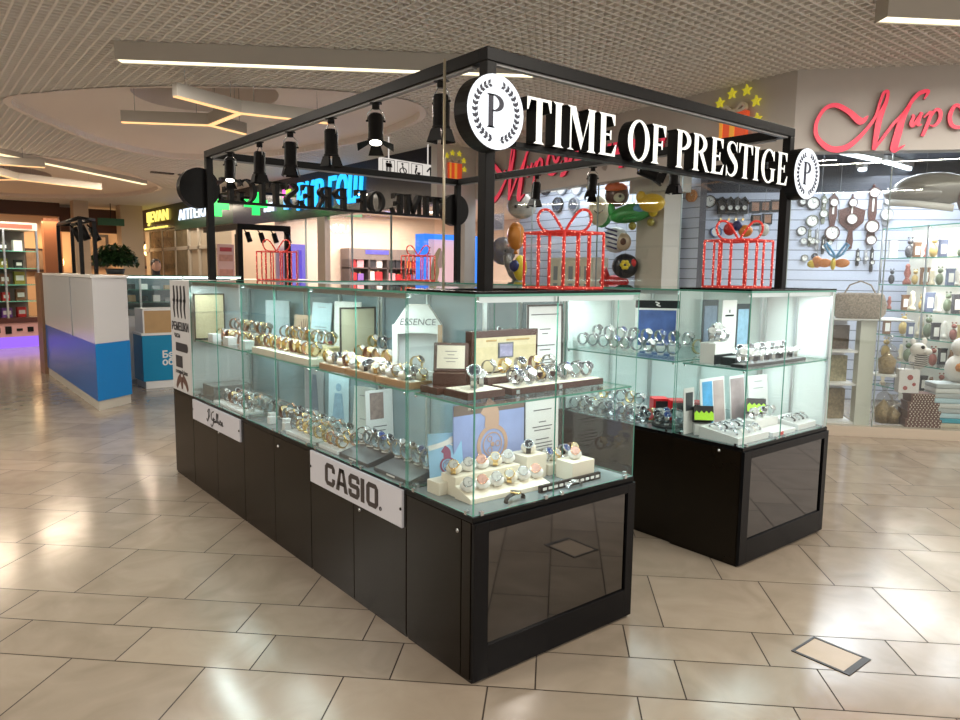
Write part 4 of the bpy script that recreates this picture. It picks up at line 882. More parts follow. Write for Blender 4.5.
b = MB(); b.box(-.12, -.06, -.006, -.003, .197, .205); b.box(.0, .14, -.006, -.003, .197, .205); b.build('gold_lettering', gold, t)
card('framed_document', (.775, .425, UZ), .235, .355, 0, 'framed white document standing at the back of the nearest upper shelf', 'document', [('printed_lines', lines([(.86, .78), (.66, .3), (.60, .16), (.44, .55), (.38, .3), (.24, .5), (.2, .6), (.16, .35)]), printed)], .02, mat('paper', (.82, .84, .85), .6), mat('dark_bronze', (.05, .04, .035), .3, metal=.6))
# --- nearest case, lower deck
card('advertising_board', (.43, .415, DZ), .42, .345, 0, 'blue advertising board with a big rose gold watch picture', 'poster', [('header', rectf(-.5, .5, .86, 1.0), mat('bronze_print', (.18, .13, .11), .5)), ('header_lettering', lines([(.915, .62)], h=.02), ivory), ('watch_picture', watchpic(.03, .42, .22), mat('rose_gold_print', (.52, .33, .24), .4))], .02, mat('blue_print', (.30, .36, .62), .45, noise=.25, nscale=6))
card('info_card', (.775, .43, DZ), .22, .33, 0, 'tall white printed card beside the blue watch board', 'card', [('printed_lines', lines([(.80, .55), (.62, .22), (.55, .6), (.50, .5), (.36, .4), (.30, .6), (.25, .62), (.20, .6), (.12, .3)]), printed)], .02, white)
card('info_card', (.175, .40, DZ), .155, .23, -.35, 'light blue leaning card with a violet watch picture', 'card', [('swoosh', lambda b, F, wd, ht: b.stroke([(-wd*.5, ht*.72), (0, ht*.8), (wd*.5, ht*.95)], wd*.14, 0, .001, F), white), ('seal', lambda b, F, wd, ht: b.ringp(wd*.22, ht*.84, wd*.13, wd*.09, .001, .002, F), white), ('watch_picture', watchpic(.05, .38, .24), mat('violet_watch_print', (.28, .08, .16), .4))], .25, mat('sky_print', (.30, .55, .78), .45))
block('white_block', .055, .155, .30, .385, DZ, DZ+.055, ivory, 'square cream block at the far left of the nearest lower deck', 'block')
b = MB(); b.add([(.09, .13, DZ), (.52, .11, DZ), (.52, .235, DZ), (.09, .235, DZ), (.09, .13, DZ+.02), (.52, .11, DZ+.02), (.52, .235, DZ+.055), (.09, .235, DZ+.055)], [(0, 3, 2, 1), (4, 5, 6, 7), (0, 1, 5, 4), (1, 2, 6, 5), (2, 3, 7, 6), (3, 0, 4, 7)])
tag(b.build('cushion_tray', ivory, None, .002), 'long sloped cream tray for cushion watches at the front of the lower deck', 'tray')
block('white_block', .10, .46, .245, .345, DZ, DZ+.085, ivory, 'long cream step behind the sloped tray', 'block')
block('white_block', .50, .625, .245, .36, DZ, DZ+.11, ivory, 'tall cream block carrying a black watch in the lower deck middle', 'block')
block('white_block', .655, .80, .11, .215, DZ, DZ+.085, ivory, 'cream block nearest the right front corner of the lower deck', 'block')
block('white_block', .64, .86, .245, .345, DZ, DZ+.05, ivory, 'low cream step under the blue dial watches', 'block')
row([PS, PW_, PS, PG], (.12, .185), (.49, .175), 6, DZ+.038, 'cushion watch lying on the sloped cream tray', 'cushion watches on the sloped tray', 1.15, .15)
row([PG, PS, PW_], (.13, .295), (.43, .295), 5, DZ+.086, 'cushion watch on the long cream step', 'cushion watches on the cream step', 1.15, .15)
watch(PB, (.56, .30, DZ+.111), -2.3, 'black watch on the tall cream block in the middle of the lower deck', None, 1.2)
watch('pillow:white:rose:rose', (.725, .165, DZ+.086), -2.3, 'pale rose watch lying on the cream block near the right front corner', None, 1.1)
row([SB, PG, SB, BR], (.665, .295), (.84, .295), 4, DZ+.051, 'watch on the low cream step at the right of the lower deck', 'watches on the low right step', 1.1, .2)
block('rail_sign', .42, .80, .070, .086, DZ, DZ+.032, blackgloss, 'low black rail with pale brand marks in front of the cream trays', 'sign')
b = MB()
for i in range(11): b.box(.435+i*.033, .457+i*.033, .0685, .070, DZ+.010, DZ+.022)
b.build('brand_marks', white, bpy.data.objects['rail_sign'])
watch('lie:black:gold:dark', (.27, .065, DZ), .1, 'black and gold watch lying flat right behind the front glass', None, 1.2)
watch('lie:steel:steel:white', (.60, .045, DZ), .0, 'steel watch lying flat before the black rail', None, 1.0)

# --- case B (above CASIO)
card('framed_board', (.243, 1.30, UZ), .215, .315, 0, 'dark framed plain beige board in the case above the CASIO plate', 'board', [], .0, mat('khaki_board', (.36, .36, .26), .6), mat('dark_frame', (.03, .03, .03), .4))
t = empty('house_display', (.33, .86, UZ), math.radians(-39), 'white house shaped display stand with thin dark lettering on its roof', 'display stand')
P5 = [(-.12, 0), (.12, 0), (.12, .24), (.05, .345), (-.05, .345), (-.12, .24)]; M = FR((0, -.05, 0), (1, 0, 0))
b = MB(); i5 = [(-.095, .02), (.095, .02), (.095, .20), (.095, .205), (-.095, .205), (-.095, .20)]
b.strip(P5, [(-.095, .02), (.095, .02), (.095, .205), (.04, .21), (-.04, .21), (-.095, .205)], -.10, 0, M, 0, 0, True); b.build('housing', white, t)
b = MB(); b.plate([(-.1, .01), (.1, .01), (.1, .215), (-.1, .215)], -.09, -.07, M); b.build('back_wall', mat('pale_inner', (.7, .72, .74), .4), t)
for x_ in (-.11, .11):
    b = MB(); b.plate([(x_-.011, 0), (x_+.011, 0), (x_+.011, .25), (x_-.011, .25)], 0, .004, M); b.build('wooden_post', tray_tan, t) if x_ > 0 else b.build('side_post', white, t)
text('lettering', 'ESSENCE', M @ Matrix.Translation((0, .262, .002)), .045, printed, t, .001, .15)
row([GD], (.30, .83), (.30, .83), 1, UZ+.022, 'gold watch standing inside the white house shaped display', None, 1.2)
for i, (y0, y1) in enumerate(((1.06, 1.34), (.78, 1.05), (.49, .77))):
    block('display_tray', .035, .155, y0, y1, UZ, UZ+.030, tray_tan, ['tan wood tray farthest from the corner case', 'middle tan wood tray', 'tan wood tray nearest the corner case'][i]+' on the shelf above CASIO', 'tray', None, ivory)
    row([BR, PG, S_, PB][i:]+[G_, PS], (.065, y0+.03), (.065, y1-.03), 5, UZ+.032, 'watch in the outer row of the '+['farthest', 'middle', 'nearest'][i]+' tan wood tray', 'outer watches, tan tray '+'abc'[i], 1.0, .5)
    row([PG, BL, G_, PS], (.12, y0+.03), (.12, y1-.03), 5, UZ+.032, 'watch in the inner row of the '+['farthest', 'middle', 'nearest'][i]+' tan wood tray', 'inner watches, tan tray '+'abc'[i], 1.0, .5)
block('display_riser', .17, .24, .90, 1.25, UZ, UZ+.05, tray_tan, 'tan and cream step riser behind the farthest tan trays', 'riser', None, ivory)
block('display_riser', .25, .32, 1.0, 1.26, UZ, UZ+.10, tray_tan, 'taller tan riser next to the beige board', 'riser', None, ivory)
row([G_, SW, BR, G_], (.205, .95), (.205, 1.22), 4, UZ+.052, 'watch on the low tan step riser', 'watches on the low tan riser', 1.1)
row([SB, S_, G_], (.285, 1.03), (.285, 1.22), 3, UZ+.102, 'watch on the taller tan riser next to the beige board', 'watches on the taller tan riser', 1.1)
plas = mat('dark_grey_plastic', (.07, .075, .085), .35)
for i, (y0, y1) in enumerate(((.86, 1.14), (.50, .80))):
    b = MB(); b.add([(.04, y0, DZ), (.20, y0, DZ), (.20, y1, DZ), (.04, y1, DZ), (.04, y0, DZ+.018), (.20, y0, DZ+.06), (.20, y1, DZ+.06), (.04, y1, DZ+.018)], [(0, 3, 2, 1), (4, 5, 6, 7), (0, 1, 5, 4), (1, 2, 6, 5), (2, 3, 7, 6), (3, 0, 4, 7)])
    o = tag(b.build('display_wedge', plas, None, .002), ['dark grey sloped stand with white mark, left of the two above CASIO', 'dark grey sloped stand with white mark, next to the corner case'][i], 'display stand')
    b = MB(); Mw = FR((.0385, (y0+y1)/2, DZ+.010), (0, -1, 0)); b.plate([(-.035, -.004), (.035, -.004), (.035, .004), (-.035, .004)], 0, .001, Mw); b.build('brand_mark', white, o)
    row([S_, SB, S_, SW], (.16, y0+.03), (.16, y1-.03), 4, DZ+.052, 'large steel watch on the '+['left', 'right'][i]+' dark sloped stand', 'steel watches on the sloped stand '+'ab'[i], 1.4, .3)
    row([SW, GD, S_], (.24, y0+.04), (.24, y1-.04), 3, DZ, 'large steel watch behind the '+['left', 'right'][i]+' dark sloped stand', 'steel watches behind the sloped stand '+'ab'[i], 1.5, .3)
block('white_block', .04, .20, 1.16, 1.37, DZ, DZ+.02, clear, 'thin white plinth at the left end of the deck above CASIO', 'block')
row([G_, SW, R_, G_], (.08, 1.18), (.08, 1.35), 4, DZ+.021, 'gold and steel ring watch on the front of the thin white plinth', 'front ring watches on the white plinth', 1.15)
row([R_, G_, SW], (.16, 1.19), (.16, 1.35), 3, DZ+.021, 'ring watch at the back of the thin white plinth', 'back ring watches on the white plinth', 1.15)
card('info_card', (.36, 1.27, DZ), .17, .29, 0, 'white card with a small portrait print low in the case above CASIO', 'card', [('portrait', rectf(-.35, .15, .45, .95), mat('sepia_print', (.30, .22, .20), .6, noise=.6, nscale=30)), ('printed_lines', lines([(.3, .5), (.22, .4), (.12, .5)]), printed)], .05)
block('grey_divider', .33, .44, .50, .56, DZ, DZ+.30, grey, 'plain grey upright block next to the corner case', 'block')

# --- case C
block('display_riser', .035, .15, 1.45, 2.25, UZ, UZ+.035, ivory, 'long low cream riser at the front of the third case shelf', 'riser')
block('display_riser', .16, .26, 1.50, 2.20, UZ, UZ+.085, mat('pale_gold_cloth', (.75, .62, .35), .5), 'long pale gold riser behind the low cream riser', 'riser')
row([G_, R_, G_, BR], (.09, 1.50), (.09, 2.20), 9, UZ+.036, 'gold ring watch on the long low cream riser', 'gold watches on the cream riser', 1.25, .4)
row([G_, SW, G_], (.21, 1.55), (.21, 2.15), 8, UZ+.087, 'gold ring watch on the long pale gold riser', 'gold watches on the pale gold riser', 1.25, .4)
card('info_card', (.35, 1.62, UZ), .20, .33, -PI/2+.35, 'tall white card with black strap pictures in the third case', 'card', [('strap_picture', rectf(-.08, .1, .12, .88), grey), ('logo', lambda b, F, wd, ht: b.stroke([(wd*.34, ht*.72), (wd*.26, ht*.6), (wd*.36, ht*.48)], wd*.06, 0, .001, F), black)], .03)
card('info_card', (.37, 2.02, UZ), .17, .31, -PI/2+.3, 'pale blue narrow card beside the tall white card', 'card', [('printed_lines', lines([(.9, .4), (.5, .6), (.45, .6), (.4, .5)]), grey)], .12, mat('pale_blue_card', (.55, .72, .80), .5))
card('picture_card', (.38, 2.24, UZ), .20, .22, -PI/2+.4, 'brown sketch picture at the left end of the third case shelf', 'picture', [('fan_print', lambda b, F, wd, ht: [b.stroke([(0, 0), (wd*.45*math.cos(a), ht*.9*math.sin(a))], .006, 0, .001, F, sub=1) for a in [math.radians(25+13*k) for k in range(11)]], mat('sepia_ink', (.22, .14, .09), .6))], .1, mat('tan_card', (.55, .42, .30), .6))
block('red_cap_box', .30, .34, 1.78, 1.82, UZ, UZ+.09, mat('dark_red_box', (.4, .03, .05), .4), 'tiny red box between the cards of the third case', 'box')
block('white_block', .04, .21, 1.42, 1.78, DZ, DZ+.018, clear, 'flat white booklet tray low in the third case, right side', 'tray')
row([G_, SW, G_], (.09, 1.46), (.09, 1.75), 5, DZ+.019, 'ring watch on the flat white tray of the third case', 'ring watches on the flat white tray', 1.2)
row([SW, R_, G_], (.17, 1.46), (.17, 1.75), 5, DZ+.019, 'ring watch at the back of the flat white tray', 'back ring watches on the flat white tray', 1.2)
for i in range(4): block('white_cube', .06+.05*(i % 2), .10+.05*(i % 2), 1.84+i*.11, 1.88+i*.11, DZ, DZ+.045, clear, 'small white price cube low in the third case', 'cube', 'white cubes in the third case')
row([SW, BR, S_, G_], (.20, 1.84), (.20, 2.26), 7, DZ, 'ring watch behind the small white cubes', 'ring watches behind the white cubes', 1.25, .5)
row([S_, R_, SW], (.28, 1.50), (.28, 2.25), 8, DZ, 'ring watch in the back row of the lower third case', 'back row ring watches of the third case', 1.25, .5)
card('info_card', (.39, 1.52, DZ), .16, .27, -PI/2+.3, 'white folded card low in the third case', 'card', [('printed_lines', lines([(.8, .4), (.3, .3)]), grey)], .08)
card('picture_card', (.41, 1.85, DZ), .17, .31, -PI/2+.3, 'pale portrait picture low in the third case', 'picture', [('figure_print', lambda b, F, wd, ht: (b.disc(0, ht*.72, wd*.14, 0, .001, F), b.plate([(-wd*.3, ht*.1), (wd*.3, ht*.1), (wd*.18, ht*.6), (-wd*.18, ht*.6)], 0, .001, F)), mat('soft_blue_print', (.28, .45, .60), .5, noise=.4, nscale=25))], .03, mat('pale_blue_card'))
card('picture_card', (.41, 2.18, DZ), .17, .33, -PI/2+.3, 'tall grey picture card at the left of the lower third case', 'picture', [('figure_print', lambda b, F, wd, ht: b.plate([(-wd*.2, ht*.1), (wd*.25, ht*.1), (wd*.1, ht*.8), (-wd*.1, ht*.8)], 0, .001, F), mat('slate_print', (.14, .18, .24), .5, noise=.4, nscale=25))], .03, grey)

# --- case D
card('framed_board', (.12, 3.26, UZ), .22, .33, 0, 'beige textured board at the far left end of the upper shelf', 'board', [], .0, mat('beige_texture_board', (.50, .44, .28), .7, noise=.25, nscale=60), mat('dark_frame'))
card('info_card', (.36, 2.62, UZ), .24, .30, -PI/2+.3, 'blank pale grey panel behind the far left watches', 'card', [], .02, mat('pale_grey_card', (.50, .58, .62), .4))
for i in range(3): block('white_block', .05, .11, 2.40+i*.3, 2.50+i*.3, UZ, UZ+.055, clear, 'white block on the far left upper shelf', 'block', 'white blocks on the far left shelf')
row([BR, R_, G_], (.14, 2.40), (.14, 3.1), 9, UZ, 'ring watch in the front row of the far left upper shelf', 'front ring watches far left', 1.35, .6)
block('display_riser', .19, .28, 2.45, 3.12, UZ, UZ+.07, clear, 'pale long riser of the far left upper shelf', 'riser')
row([R_, BR, SW], (.235, 2.50), (.235, 3.08), 7, UZ+.071, 'ring watch on the pale long riser of the far left shelf', 'riser ring watches far left', 1.35, .6)
block('white_block', .04, .16, 2.40, 3.0, DZ, DZ+.015, clear, 'long flat white tray low in the far left case', 'tray')
row([SW, BR, S_], (.10, 2.44), (.10, 2.96), 7, DZ+.016, 'ring watch on the long flat white tray far left', 'ring watches on the far left flat tray', 1.3, .5)
row([S_, SW, R_], (.21, 2.40), (.21, 3.2), 9, DZ, 'ring watch in the back row low in the far left case', 'back ring watches low far left', 1.35, .6)
block('mesh_tray', .06, .34, 3.05, 3.28, DZ+.0, DZ+.10, mat('mottled_grey', (.14, .16, .16), .6, noise=.7, nscale=90), 'dark mottled grey block in the far left lower corner', 'block')

# --- right front case E
bk = mat('black_tray', (.02, .02, .022), .35)
block('display_tray', 1.93, 2.62, .06, .14, UZ, UZ+.018, bk, 'long black tray at the front of the right upper shelf', 'tray', None, grey)
block('display_tray', 1.98, 2.62, .145, .235, UZ, UZ+.045, bk, 'raised black step behind the long black tray', 'tray', None, grey)
row(['ring:black:steel:white', 'ring:white:steel:white'], (2.12, .10), (2.57, .10), 8, UZ+.020, 'leather strap watch on the long black tray at right', 'leather watches on the black tray', 1.0, .1, -2.6)
row(['ring:black:steel:dark', 'ring:steel:steel:white'], (2.10, .19), (2.57, .19), 9, UZ+.047, 'watch on the raised black step at right', 'watches on the black step', 1.0, .1, -2.6)
watch(SW, (1.965, .10, UZ+.020), -2.2, 'big pale watch at the left end of the long black tray', None, 1.35); watch(SW, (2.04, .10, UZ+.020), -2.0, 'pale watch second from the left end of the long black tray', None, 1.2)
block('white_block', 1.96, 2.13, .26, .36, UZ, UZ+.12, white, 'white cube with black band carrying three tall ring watches', 'block')
b = MB(); b.box(1.955, 2.135, .255, .262, UZ+.0, UZ+.055); b.build('black_band', bk, bpy.data.objects[[o.name for o in bpy.data.objects if o.name.startswith('white_block')][-1]])
for i, (x, y, s_) in enumerate([(1.99, .31, 1.35), (2.045, .32, 1.7), (2.10, .30, 1.3)]): watch(SW, (x, y, UZ+.121), -2.4+i*.3, 'tall open ring watch on the white cube at right, '+['left', 'middle', 'right'][i]+' one', None, s_)
row([SW, S_, G_], (2.17, .30), (2.42, .30), 4, UZ, 'ring watch beside the white cube on the right shelf', 'ring watches beside the white cube', 1.25)
card('info_card', (2.335, .415, UZ), .155, .355, 0, 'tall white logo card in the right front case', 'card', [('logo', lambda b, F, wd, ht: (b.plate([(-wd*.3, ht*.72), (wd*.3, ht*.72), (wd*.3, ht*.75), (-wd*.3, ht*.75)], 0, .001, F), b.star(0, ht*.81, wd*.08, 0, .001, F)), black)], .0)
card('picture_card', (2.14, .42, UZ), .16, .36, 0, 'dark picture left of the tall white logo card', 'picture', [('abstract_print', rectf(-.4, .4, .1, .9), mat('slate_print'))], .0, mat('charcoal_card', (.05, .055, .06), .4))
card('picture_card', (2.50, .42, UZ), .15, .33, 0, 'dark framed map picture right of the tall white logo card', 'picture', [('abstract_print', rectf(-.4, .4, .1, .9), mat('soft_blue_print'))], .0, mat('charcoal_card'))
def wedge(x0, x1, y0, y1, z, h0, h1, m, label):
    b = MB(); b.add([(x0, y0, z), (x1, y0, z), (x1, y1, z), (x0, y1, z), (x0, y0, z+h0), (x1, y0, z+h0), (x1, y1, z+h1), (x0, y1, z+h1)], [(0, 3, 2, 1), (4, 5, 6, 7), (0, 1, 5, 4), (1, 2, 6, 5), (2, 3, 7, 6), (3, 0, 4, 7)])
    return tag(b.build('cushion_tray', m, None, .002), label, 'tray')
wedge(1.90, 2.22, .05, .30, DZ, .04, .07, clear, 'white sloped tray at the left of the right front lower deck')
wedge(2.26, 2.52, .045, .15, DZ, .025, .03, clear, 'low white tray with a red square on its front')
b = MB(); b.box(2.34, 2.375, .043, .045, DZ+.003, DZ+.022); b.build('red_square', mat('red_print', (.7, .02, .02), .5), bpy.data.objects[[o.name for o in bpy.data.objects if o.name.startswith('cushion_tray')][-1]])
wedge(2.56, 2.78, .05, .22, DZ, .035, .06, clear, 'white sloped tray at the right end of the lower deck')
row(['lie:steel:steel:dark', 'lie:white:steel:white'], (1.94, .12), (2.18, .12), 5, DZ+.0485, 'watch lying in the front row of the left sloped white tray', 'front lying watches on the left white tray', .95, .1, -1.7)
row(['lie:steel:steel:white', 'lie:black:steel:dark'], (1.94, .22), (2.18, .22), 5, DZ+.0605, 'watch lying in the back row of the left sloped white tray', 'back lying watches on the left white tray', .95, .1, -1.7)
row(['lie:black:steel:dark', 'lie:steel:steel:white'], (2.59, .13), (2.75, .13), 4, DZ+.047, 'black strap watch lying on the right sloped white tray', 'lying watches on the right white tray', .95, .1, -1.7)
block('white_block', 2.26, 2.52, .16, .24, DZ, DZ+.075, white, 'white raised block behind the low tray with the red square', 'block')
row([SW, S_], (2.30, .20), (2.48, .20), 3, DZ+.076, 'ring watch on the white raised block', 'ring watches on the white raised block', 1.1)
lg = mat('lime_print', (.45, .85, .04), .5)
for i, (x, y, z) in enumerate(((2.00, .345, DZ+.0), (2.50, .30, DZ+.0))):
    t = empty('watch_box', (x, y, z+.075), -.8-i*.1, ['black and lime cube box with a picture on top, left one', 'black and lime cube box with a picture on top, right one'][i], 'box')
    Q = Matrix.Rotation(-.35, 4, 'X'); b = MB(); b.box(-.055, .055, -.045, .045, 0, .085, 0, Q); b.build('carton', bk, t)
    b = MB()
    for k in range(4): b.plate([(-.055+k*.0275, .0), (-.0275+k*.0275, .0), (-.0275+k*.0275, .04), (-.041+k*.0275, .055), (-.055+k*.0275, .04)], 0, .002, Q @ FR((0, -.045, 0), (1, 0, 0)))
    b.build('lime_pattern', lg, t); b = MB(); b.box(-.035, .04, -.035, .035, .085, .087, 0, Q); b.build('top_picture', mat('warm_print', (.7, .55, .45), .5, noise=.5, nscale=40), t)
    b = MB(); b.box(-.05, .05, -.04, .04, -.075, -.012); b.build('plinth', white, t)
card('open_book', (2.20, .395, DZ), .26, .31, 0, 'open picture booklet with a blue page standing on the right lower deck', 'book', [('blue_page', rectf(-.42, -.02, .06, .94), mat('azure_print', (.10, .38, .72), .5, noise=.5, nscale=10)), ('photo_page', rectf(.02, .45, .06, .94), mat('hand_print', (.5, .38, .36), .5, noise=.4, nscale=8))], .1)
card('picture_card', (2.48, .40, DZ), .17, .30, 0, 'grey pink picture card right of the open booklet', 'picture', [('photo', rectf(-.45, .45, .05, .95), mat('grey_pink_print', (.42, .32, .32), .5, noise=.5, nscale=10))], .1)
card('info_card', (2.69, .38, DZ), .20, .29, -.1, 'white sheet with a few grey lines at the right of the lower deck', 'card', [('printed_lines', lines([(.85, .4), (.7, .5), (.45, .6), (.3, .4)]), grey)], .1)
card('picture_card', (1.95, .40, DZ), .10, .27, 0, 'narrow white framed dark picture at the left of the right lower deck', 'picture', [('photo', rectf(-.35, .35, .5, .9), mat('charcoal_card'))], .05)

# --- right case F
card('picture_card', (2.42, 1.02, UZ), .30, .33, -PI/2+.75, 'blue space picture with a black header in the right row', 'picture', [('header', rectf(-.5, .5, .84, 1.), black), ('header_logo', lambda b, F, wd, ht: (b.stroke([(-wd*.06, ht*.97), (wd*.03, ht*.94), (-wd*.03, ht*.91), (wd*.06, ht*.88)], .008, .001, .002, F)), white), ('space_print', rectf(-.42, .42, .06, .80), mat('space_print', (.05, .10, .30), .3, noise=.8, nscale=12))], .0)
for i in range(2): block('display_riser', 1.93+.14*i, 2.03+.14*i, .52, 1.33, UZ, UZ+.02+.05*i, glassmat('clear_acrylic', (.9, .95, .95)), ['low clear acrylic riser of the right row', 'taller clear acrylic riser of the right row'][i], 'riser')
row([S_, SB, SW, S_], (1.98, .56), (1.98, 1.30), 9, UZ+.021, 'steel watch on the low clear riser of the right row', 'steel watches on the low clear riser', 1.35, .3)
row([SW, S_, SB], (2.12, .56), (2.12, 1.30), 8, UZ+.071, 'steel watch on the taller clear riser of the right row', 'steel watches on the taller clear riser', 1.35, .3)
row([G_], (2.30, .60), (2.36, .50), 2, UZ, 'gold watch behind the clear risers at right', 'gold watches behind the clear risers', 1.6, .2)
for i in range(3):
    t = empty('watch_box', (2.22-.035*i, .56+.105*i, DZ), -.65, 'red and black open watch box, '+['right', 'middle', 'left'][i]+' one of three in the right row', 'box')
    b = MB(); b.box(-.05, .05, -.04, .06, 0, .14); b.build('carton', mat('red_carton', (.70, .012, .02), .35), t, .001); b = MB(); b.box(-.036, .044, -.043, -.04, .0, .125); b.build('black_front', bk, t); b = MB(); b.box(-.044, -.038, -.0445, -.043, .05, .075); b.build('mark', white, t)
o = MB().lathe([(.0, 0), (.10, 0), (.10, .02), (0, .02)], 28); o = tag(o.build('display_tray', bk, None, 0, Matrix.Translation((2.02, .60, DZ))), 'round black plinth in the right row', 'tray')
for k in range(7): watch([S_, SB, SW][k % 3], (2.02+.068*math.cos(k*.9), .60+.068*math.sin(k*.9), DZ+.021), -2.4+(k % 3-1)*.5, 'steel watch standing on the round black plinth', 'steel watches on the round plinth', 1.3)
row([S_, SW], (1.96, .74), (1.96, 1.34), 8, DZ, 'steel watch in the front row low in the right row', 'front steel watches low right', 1.35, .4)
row([G_, S_, SW], (2.05, .76), (2.05, 1.34), 8, DZ, 'watch in the middle row low in the right row', 'middle watches low right', 1.35, .4)
block('display_riser', 2.12, 2.22, .92, 1.36, DZ, DZ+.06, clear, 'white riser low in the right row', 'riser')
row([SW, G_, S_], (2.17, .95), (2.17, 1.34), 6, DZ+.061, 'watch on the white riser low in the right row', 'watches on the low right riser', 1.35, .4)
row([S_, SW], (1.98, 1.45), (1.98, 2.2), 7, UZ, 'steel watch deeper along the right row shelf', 'far steel watches of the right row', 1.35, .4)
row([S_, SW], (1.98, 1.45), (1.98, 2.2), 7, DZ, 'steel watch low and deeper along the right row', 'far low steel watches of the right row', 1.35, .4)

# ================================================================== CEILING FIXTURES
house = mat('fixture_housing', (.50, .47, .42), .5)
for i, ((fx, fy), L) in enumerate(FIX):
    t = empty('linear_lamp', (fx, fy, 3.45), FIXA, ['long linear ceiling lamp running above the nearest frame post', 'linear ceiling lamp at the top right corner of the view', 'linear ceiling lamp added unseen left of the view', 'linear ceiling lamp added unseen above the camera', 'linear ceiling lamp added unseen behind the camera at left', 'linear ceiling lamp added unseen behind the camera at right', 'linear ceiling lamp added unseen left of the oval recess', 'linear ceiling lamp added unseen farthest left of the view', 'linear ceiling lamp farthest behind the camera', 'linear ceiling lamp added unseen farthest behind the camera at left'][i], 'lamp', 'linear lamps on the lattice ceiling')
    b = MB(); b.box(-L/2, L/2, -.075, -.062, .0, .157); b.box(-L/2, L/2, .062, .075, .0, .157); b.box(-L/2, L/2, -.062, .062, .03, .157); b.box(-L/2-.006, -L/2, -.075, .075, 0, .157); b.box(L/2, L/2+.006, -.075, .075, 0, .157); b.build('housing', house, t)
    b = MB(); b.box(-L/2, L/2, -.062, .062, .008, .028); b.build('diffuser', emis('fixture_diffuser', (1, .90, .62), 1.6), t)
def ybar(label, pts, z=3.3, em=orange_led):
    t = empty('branched_lamp', (0, 0, 0), 0, label, 'lamp')
    for A, B in pts:
        A = Vector((*A, z)); B = Vector((*B, z)); D = (B-A).normalized(); N = Vector((-D.y, D.x, 0)); L = (B-A).length
        M = Matrix(((D.x, N.x, 0, A.x), (D.y, N.y, 0, A.y), (0, 0, 1, z), (0, 0, 0, 1)))
        b = MB(); b.box(0, L, -.035, .035, .012, .14, 0, M); b.build('arm', house, t); b = MB(); b.box(0, L, -.03, .03, 0, .012, 0, M); b.build('light_strip', em, t)
        for k in (.15, .85): b = MB(); b.cyl((L*k, 0, .14), (L*k, 0, .6), .003, n=5, M=M); b.build('hanging_wire', steel, t)
ybar('branched orange lit lamp hanging in the large oval recess', [((.539, 7.358), (1.379, 6.822)), ((1.379, 6.822), (1.404, 5.927)), ((1.404, 5.927), (.628, 5.6)), ((1.379, 6.822), (1.9, 7.08)), ((1.404, 5.927), (2.4, 5.75))])
ybar('branched lamp hanging in the far left oval recess', [((-1.6, 12.9), (.468, 12.434)), ((-.6, 13.2), (.325, 14.794)), ((.325, 14.794), (1.956, 15.544)), ((.325, 14.794), (-.9, 16.3))])
def striplamp(A, B, z, label, w_=.05):
    D = (Vector((*B, 0))-Vector((*A, 0))); L = D.length; t = empty('strip_lamp', (*A, z), math.atan2(D.y, D.x), label, 'lamp')
    b = MB(); b.box(0, L, -w_, w_, .02, 3.607-z); b.build('housing', house, t); b = MB(); b.box(0, L, -w_*.8, w_*.8, 0, .02); b.build('diffuser', emis('far_strip_light', (1, .80, .45), 1.3), t)
striplamp((-1.9, 11.2), (2.9, 15.69), 3.5, 'long thin ceiling light strip before the far left oval recess')
striplamp((-2.5, 25.2), (3.0, 24.4), 3.45, 'bright ceiling strip at the far left end of the mall', .1)
striplamp((-2.5, 21.4), (.1, 21.9), 3.45, 'shorter ceiling strip far left', .06)
b = MB()
for i in range(2): b.box(2.6+.55*i, 3.05+.55*i, 14.0, 14.12, 3.585, 3.612)
tag(b.build('ceiling_vent', mat('dark_vent', (.08, .07, .06), .6)), 'narrow dark ceiling vent beyond the oval recess', 'vent')

# ================================================================== FLOOR HATCH
t = empty('floor_hatch', (1.35, -.765, 0), 0, 'small black framed floor hatch with a tile inset in the right foreground', 'hatch')
b = MB(); hx, hy = .10, .123
for q in ((-hx, hx, -hy, -hy+.03), (-hx, hx, hy-.012, hy), (-hx, -hx+.014, -hy+.03, hy-.012), (hx-.014, hx, -hy+.03, hy-.012)): b.box(q[0], q[1], q[2], q[3], 0, .004)
b.build('frame', mat('hatch_frame', (.03, .03, .035), .4), t, .0008)
b = MB(); b.box(-hx+.014, hx-.014, -hy+.03, hy-.012, 0, .0025); b.build('tile_inset', mat('hatch_tile', (.42, .33, .24), .3, noise=.12, nscale=9), t)

# ================================================================== LEFT ISLAND (blue and white kiosk)
t = empty('service_kiosk', (0, 0, 0), 0, 'white and blue panelled kiosk counter standing left of the watch island', 'kiosk')
bw = mat('white_panel', (.62, .62, .63), .25); bb = mat('blue_panel', (.01, .12, .42), .28); bb2 = mat('bright_blue_panel', (.005, .20, .55), .3)
P0, P1, P2, P3 = (.045, 6.88), (.475, 7.2), (.50, 10.40), (.065, 10.47)
def prism(nm, poly, z0, z1, m, par): b = MB(); b.plate(poly, z0, z1); return b.build(nm, m, par)
prism('kick_plate', [(P0[0]+.01, P0[1]+.01), (P1[0]-.01, P1[1]+.01), P2, (P3[0]+.01, P3[1])], 0, .11, mat('pale_stone_kick', (.55, .52, .45), .4), t)
prism('lower_body', [P0, P1, P2, P3], .11, .76, bb, t); prism('upper_body', [P0, P1, P2, P3], .76, 1.50, bw, t); prism('top', [(P0[0]-.02, P0[1]-.02), (P1[0]+.02, P1[1]-.02), P2, P3], 1.50, 1.525, white, t)
b = MB()
D = (Vector(P1)-Vector(P0)).normalized(); MF = FR((P0[0], P0[1], 0), (D.x, D.y, 0)); b.plate([(.0, .11), (.536, .11), (.536, .755), (0, .755)], .001, .006, MF); b.build('front_panel', bb2, t)
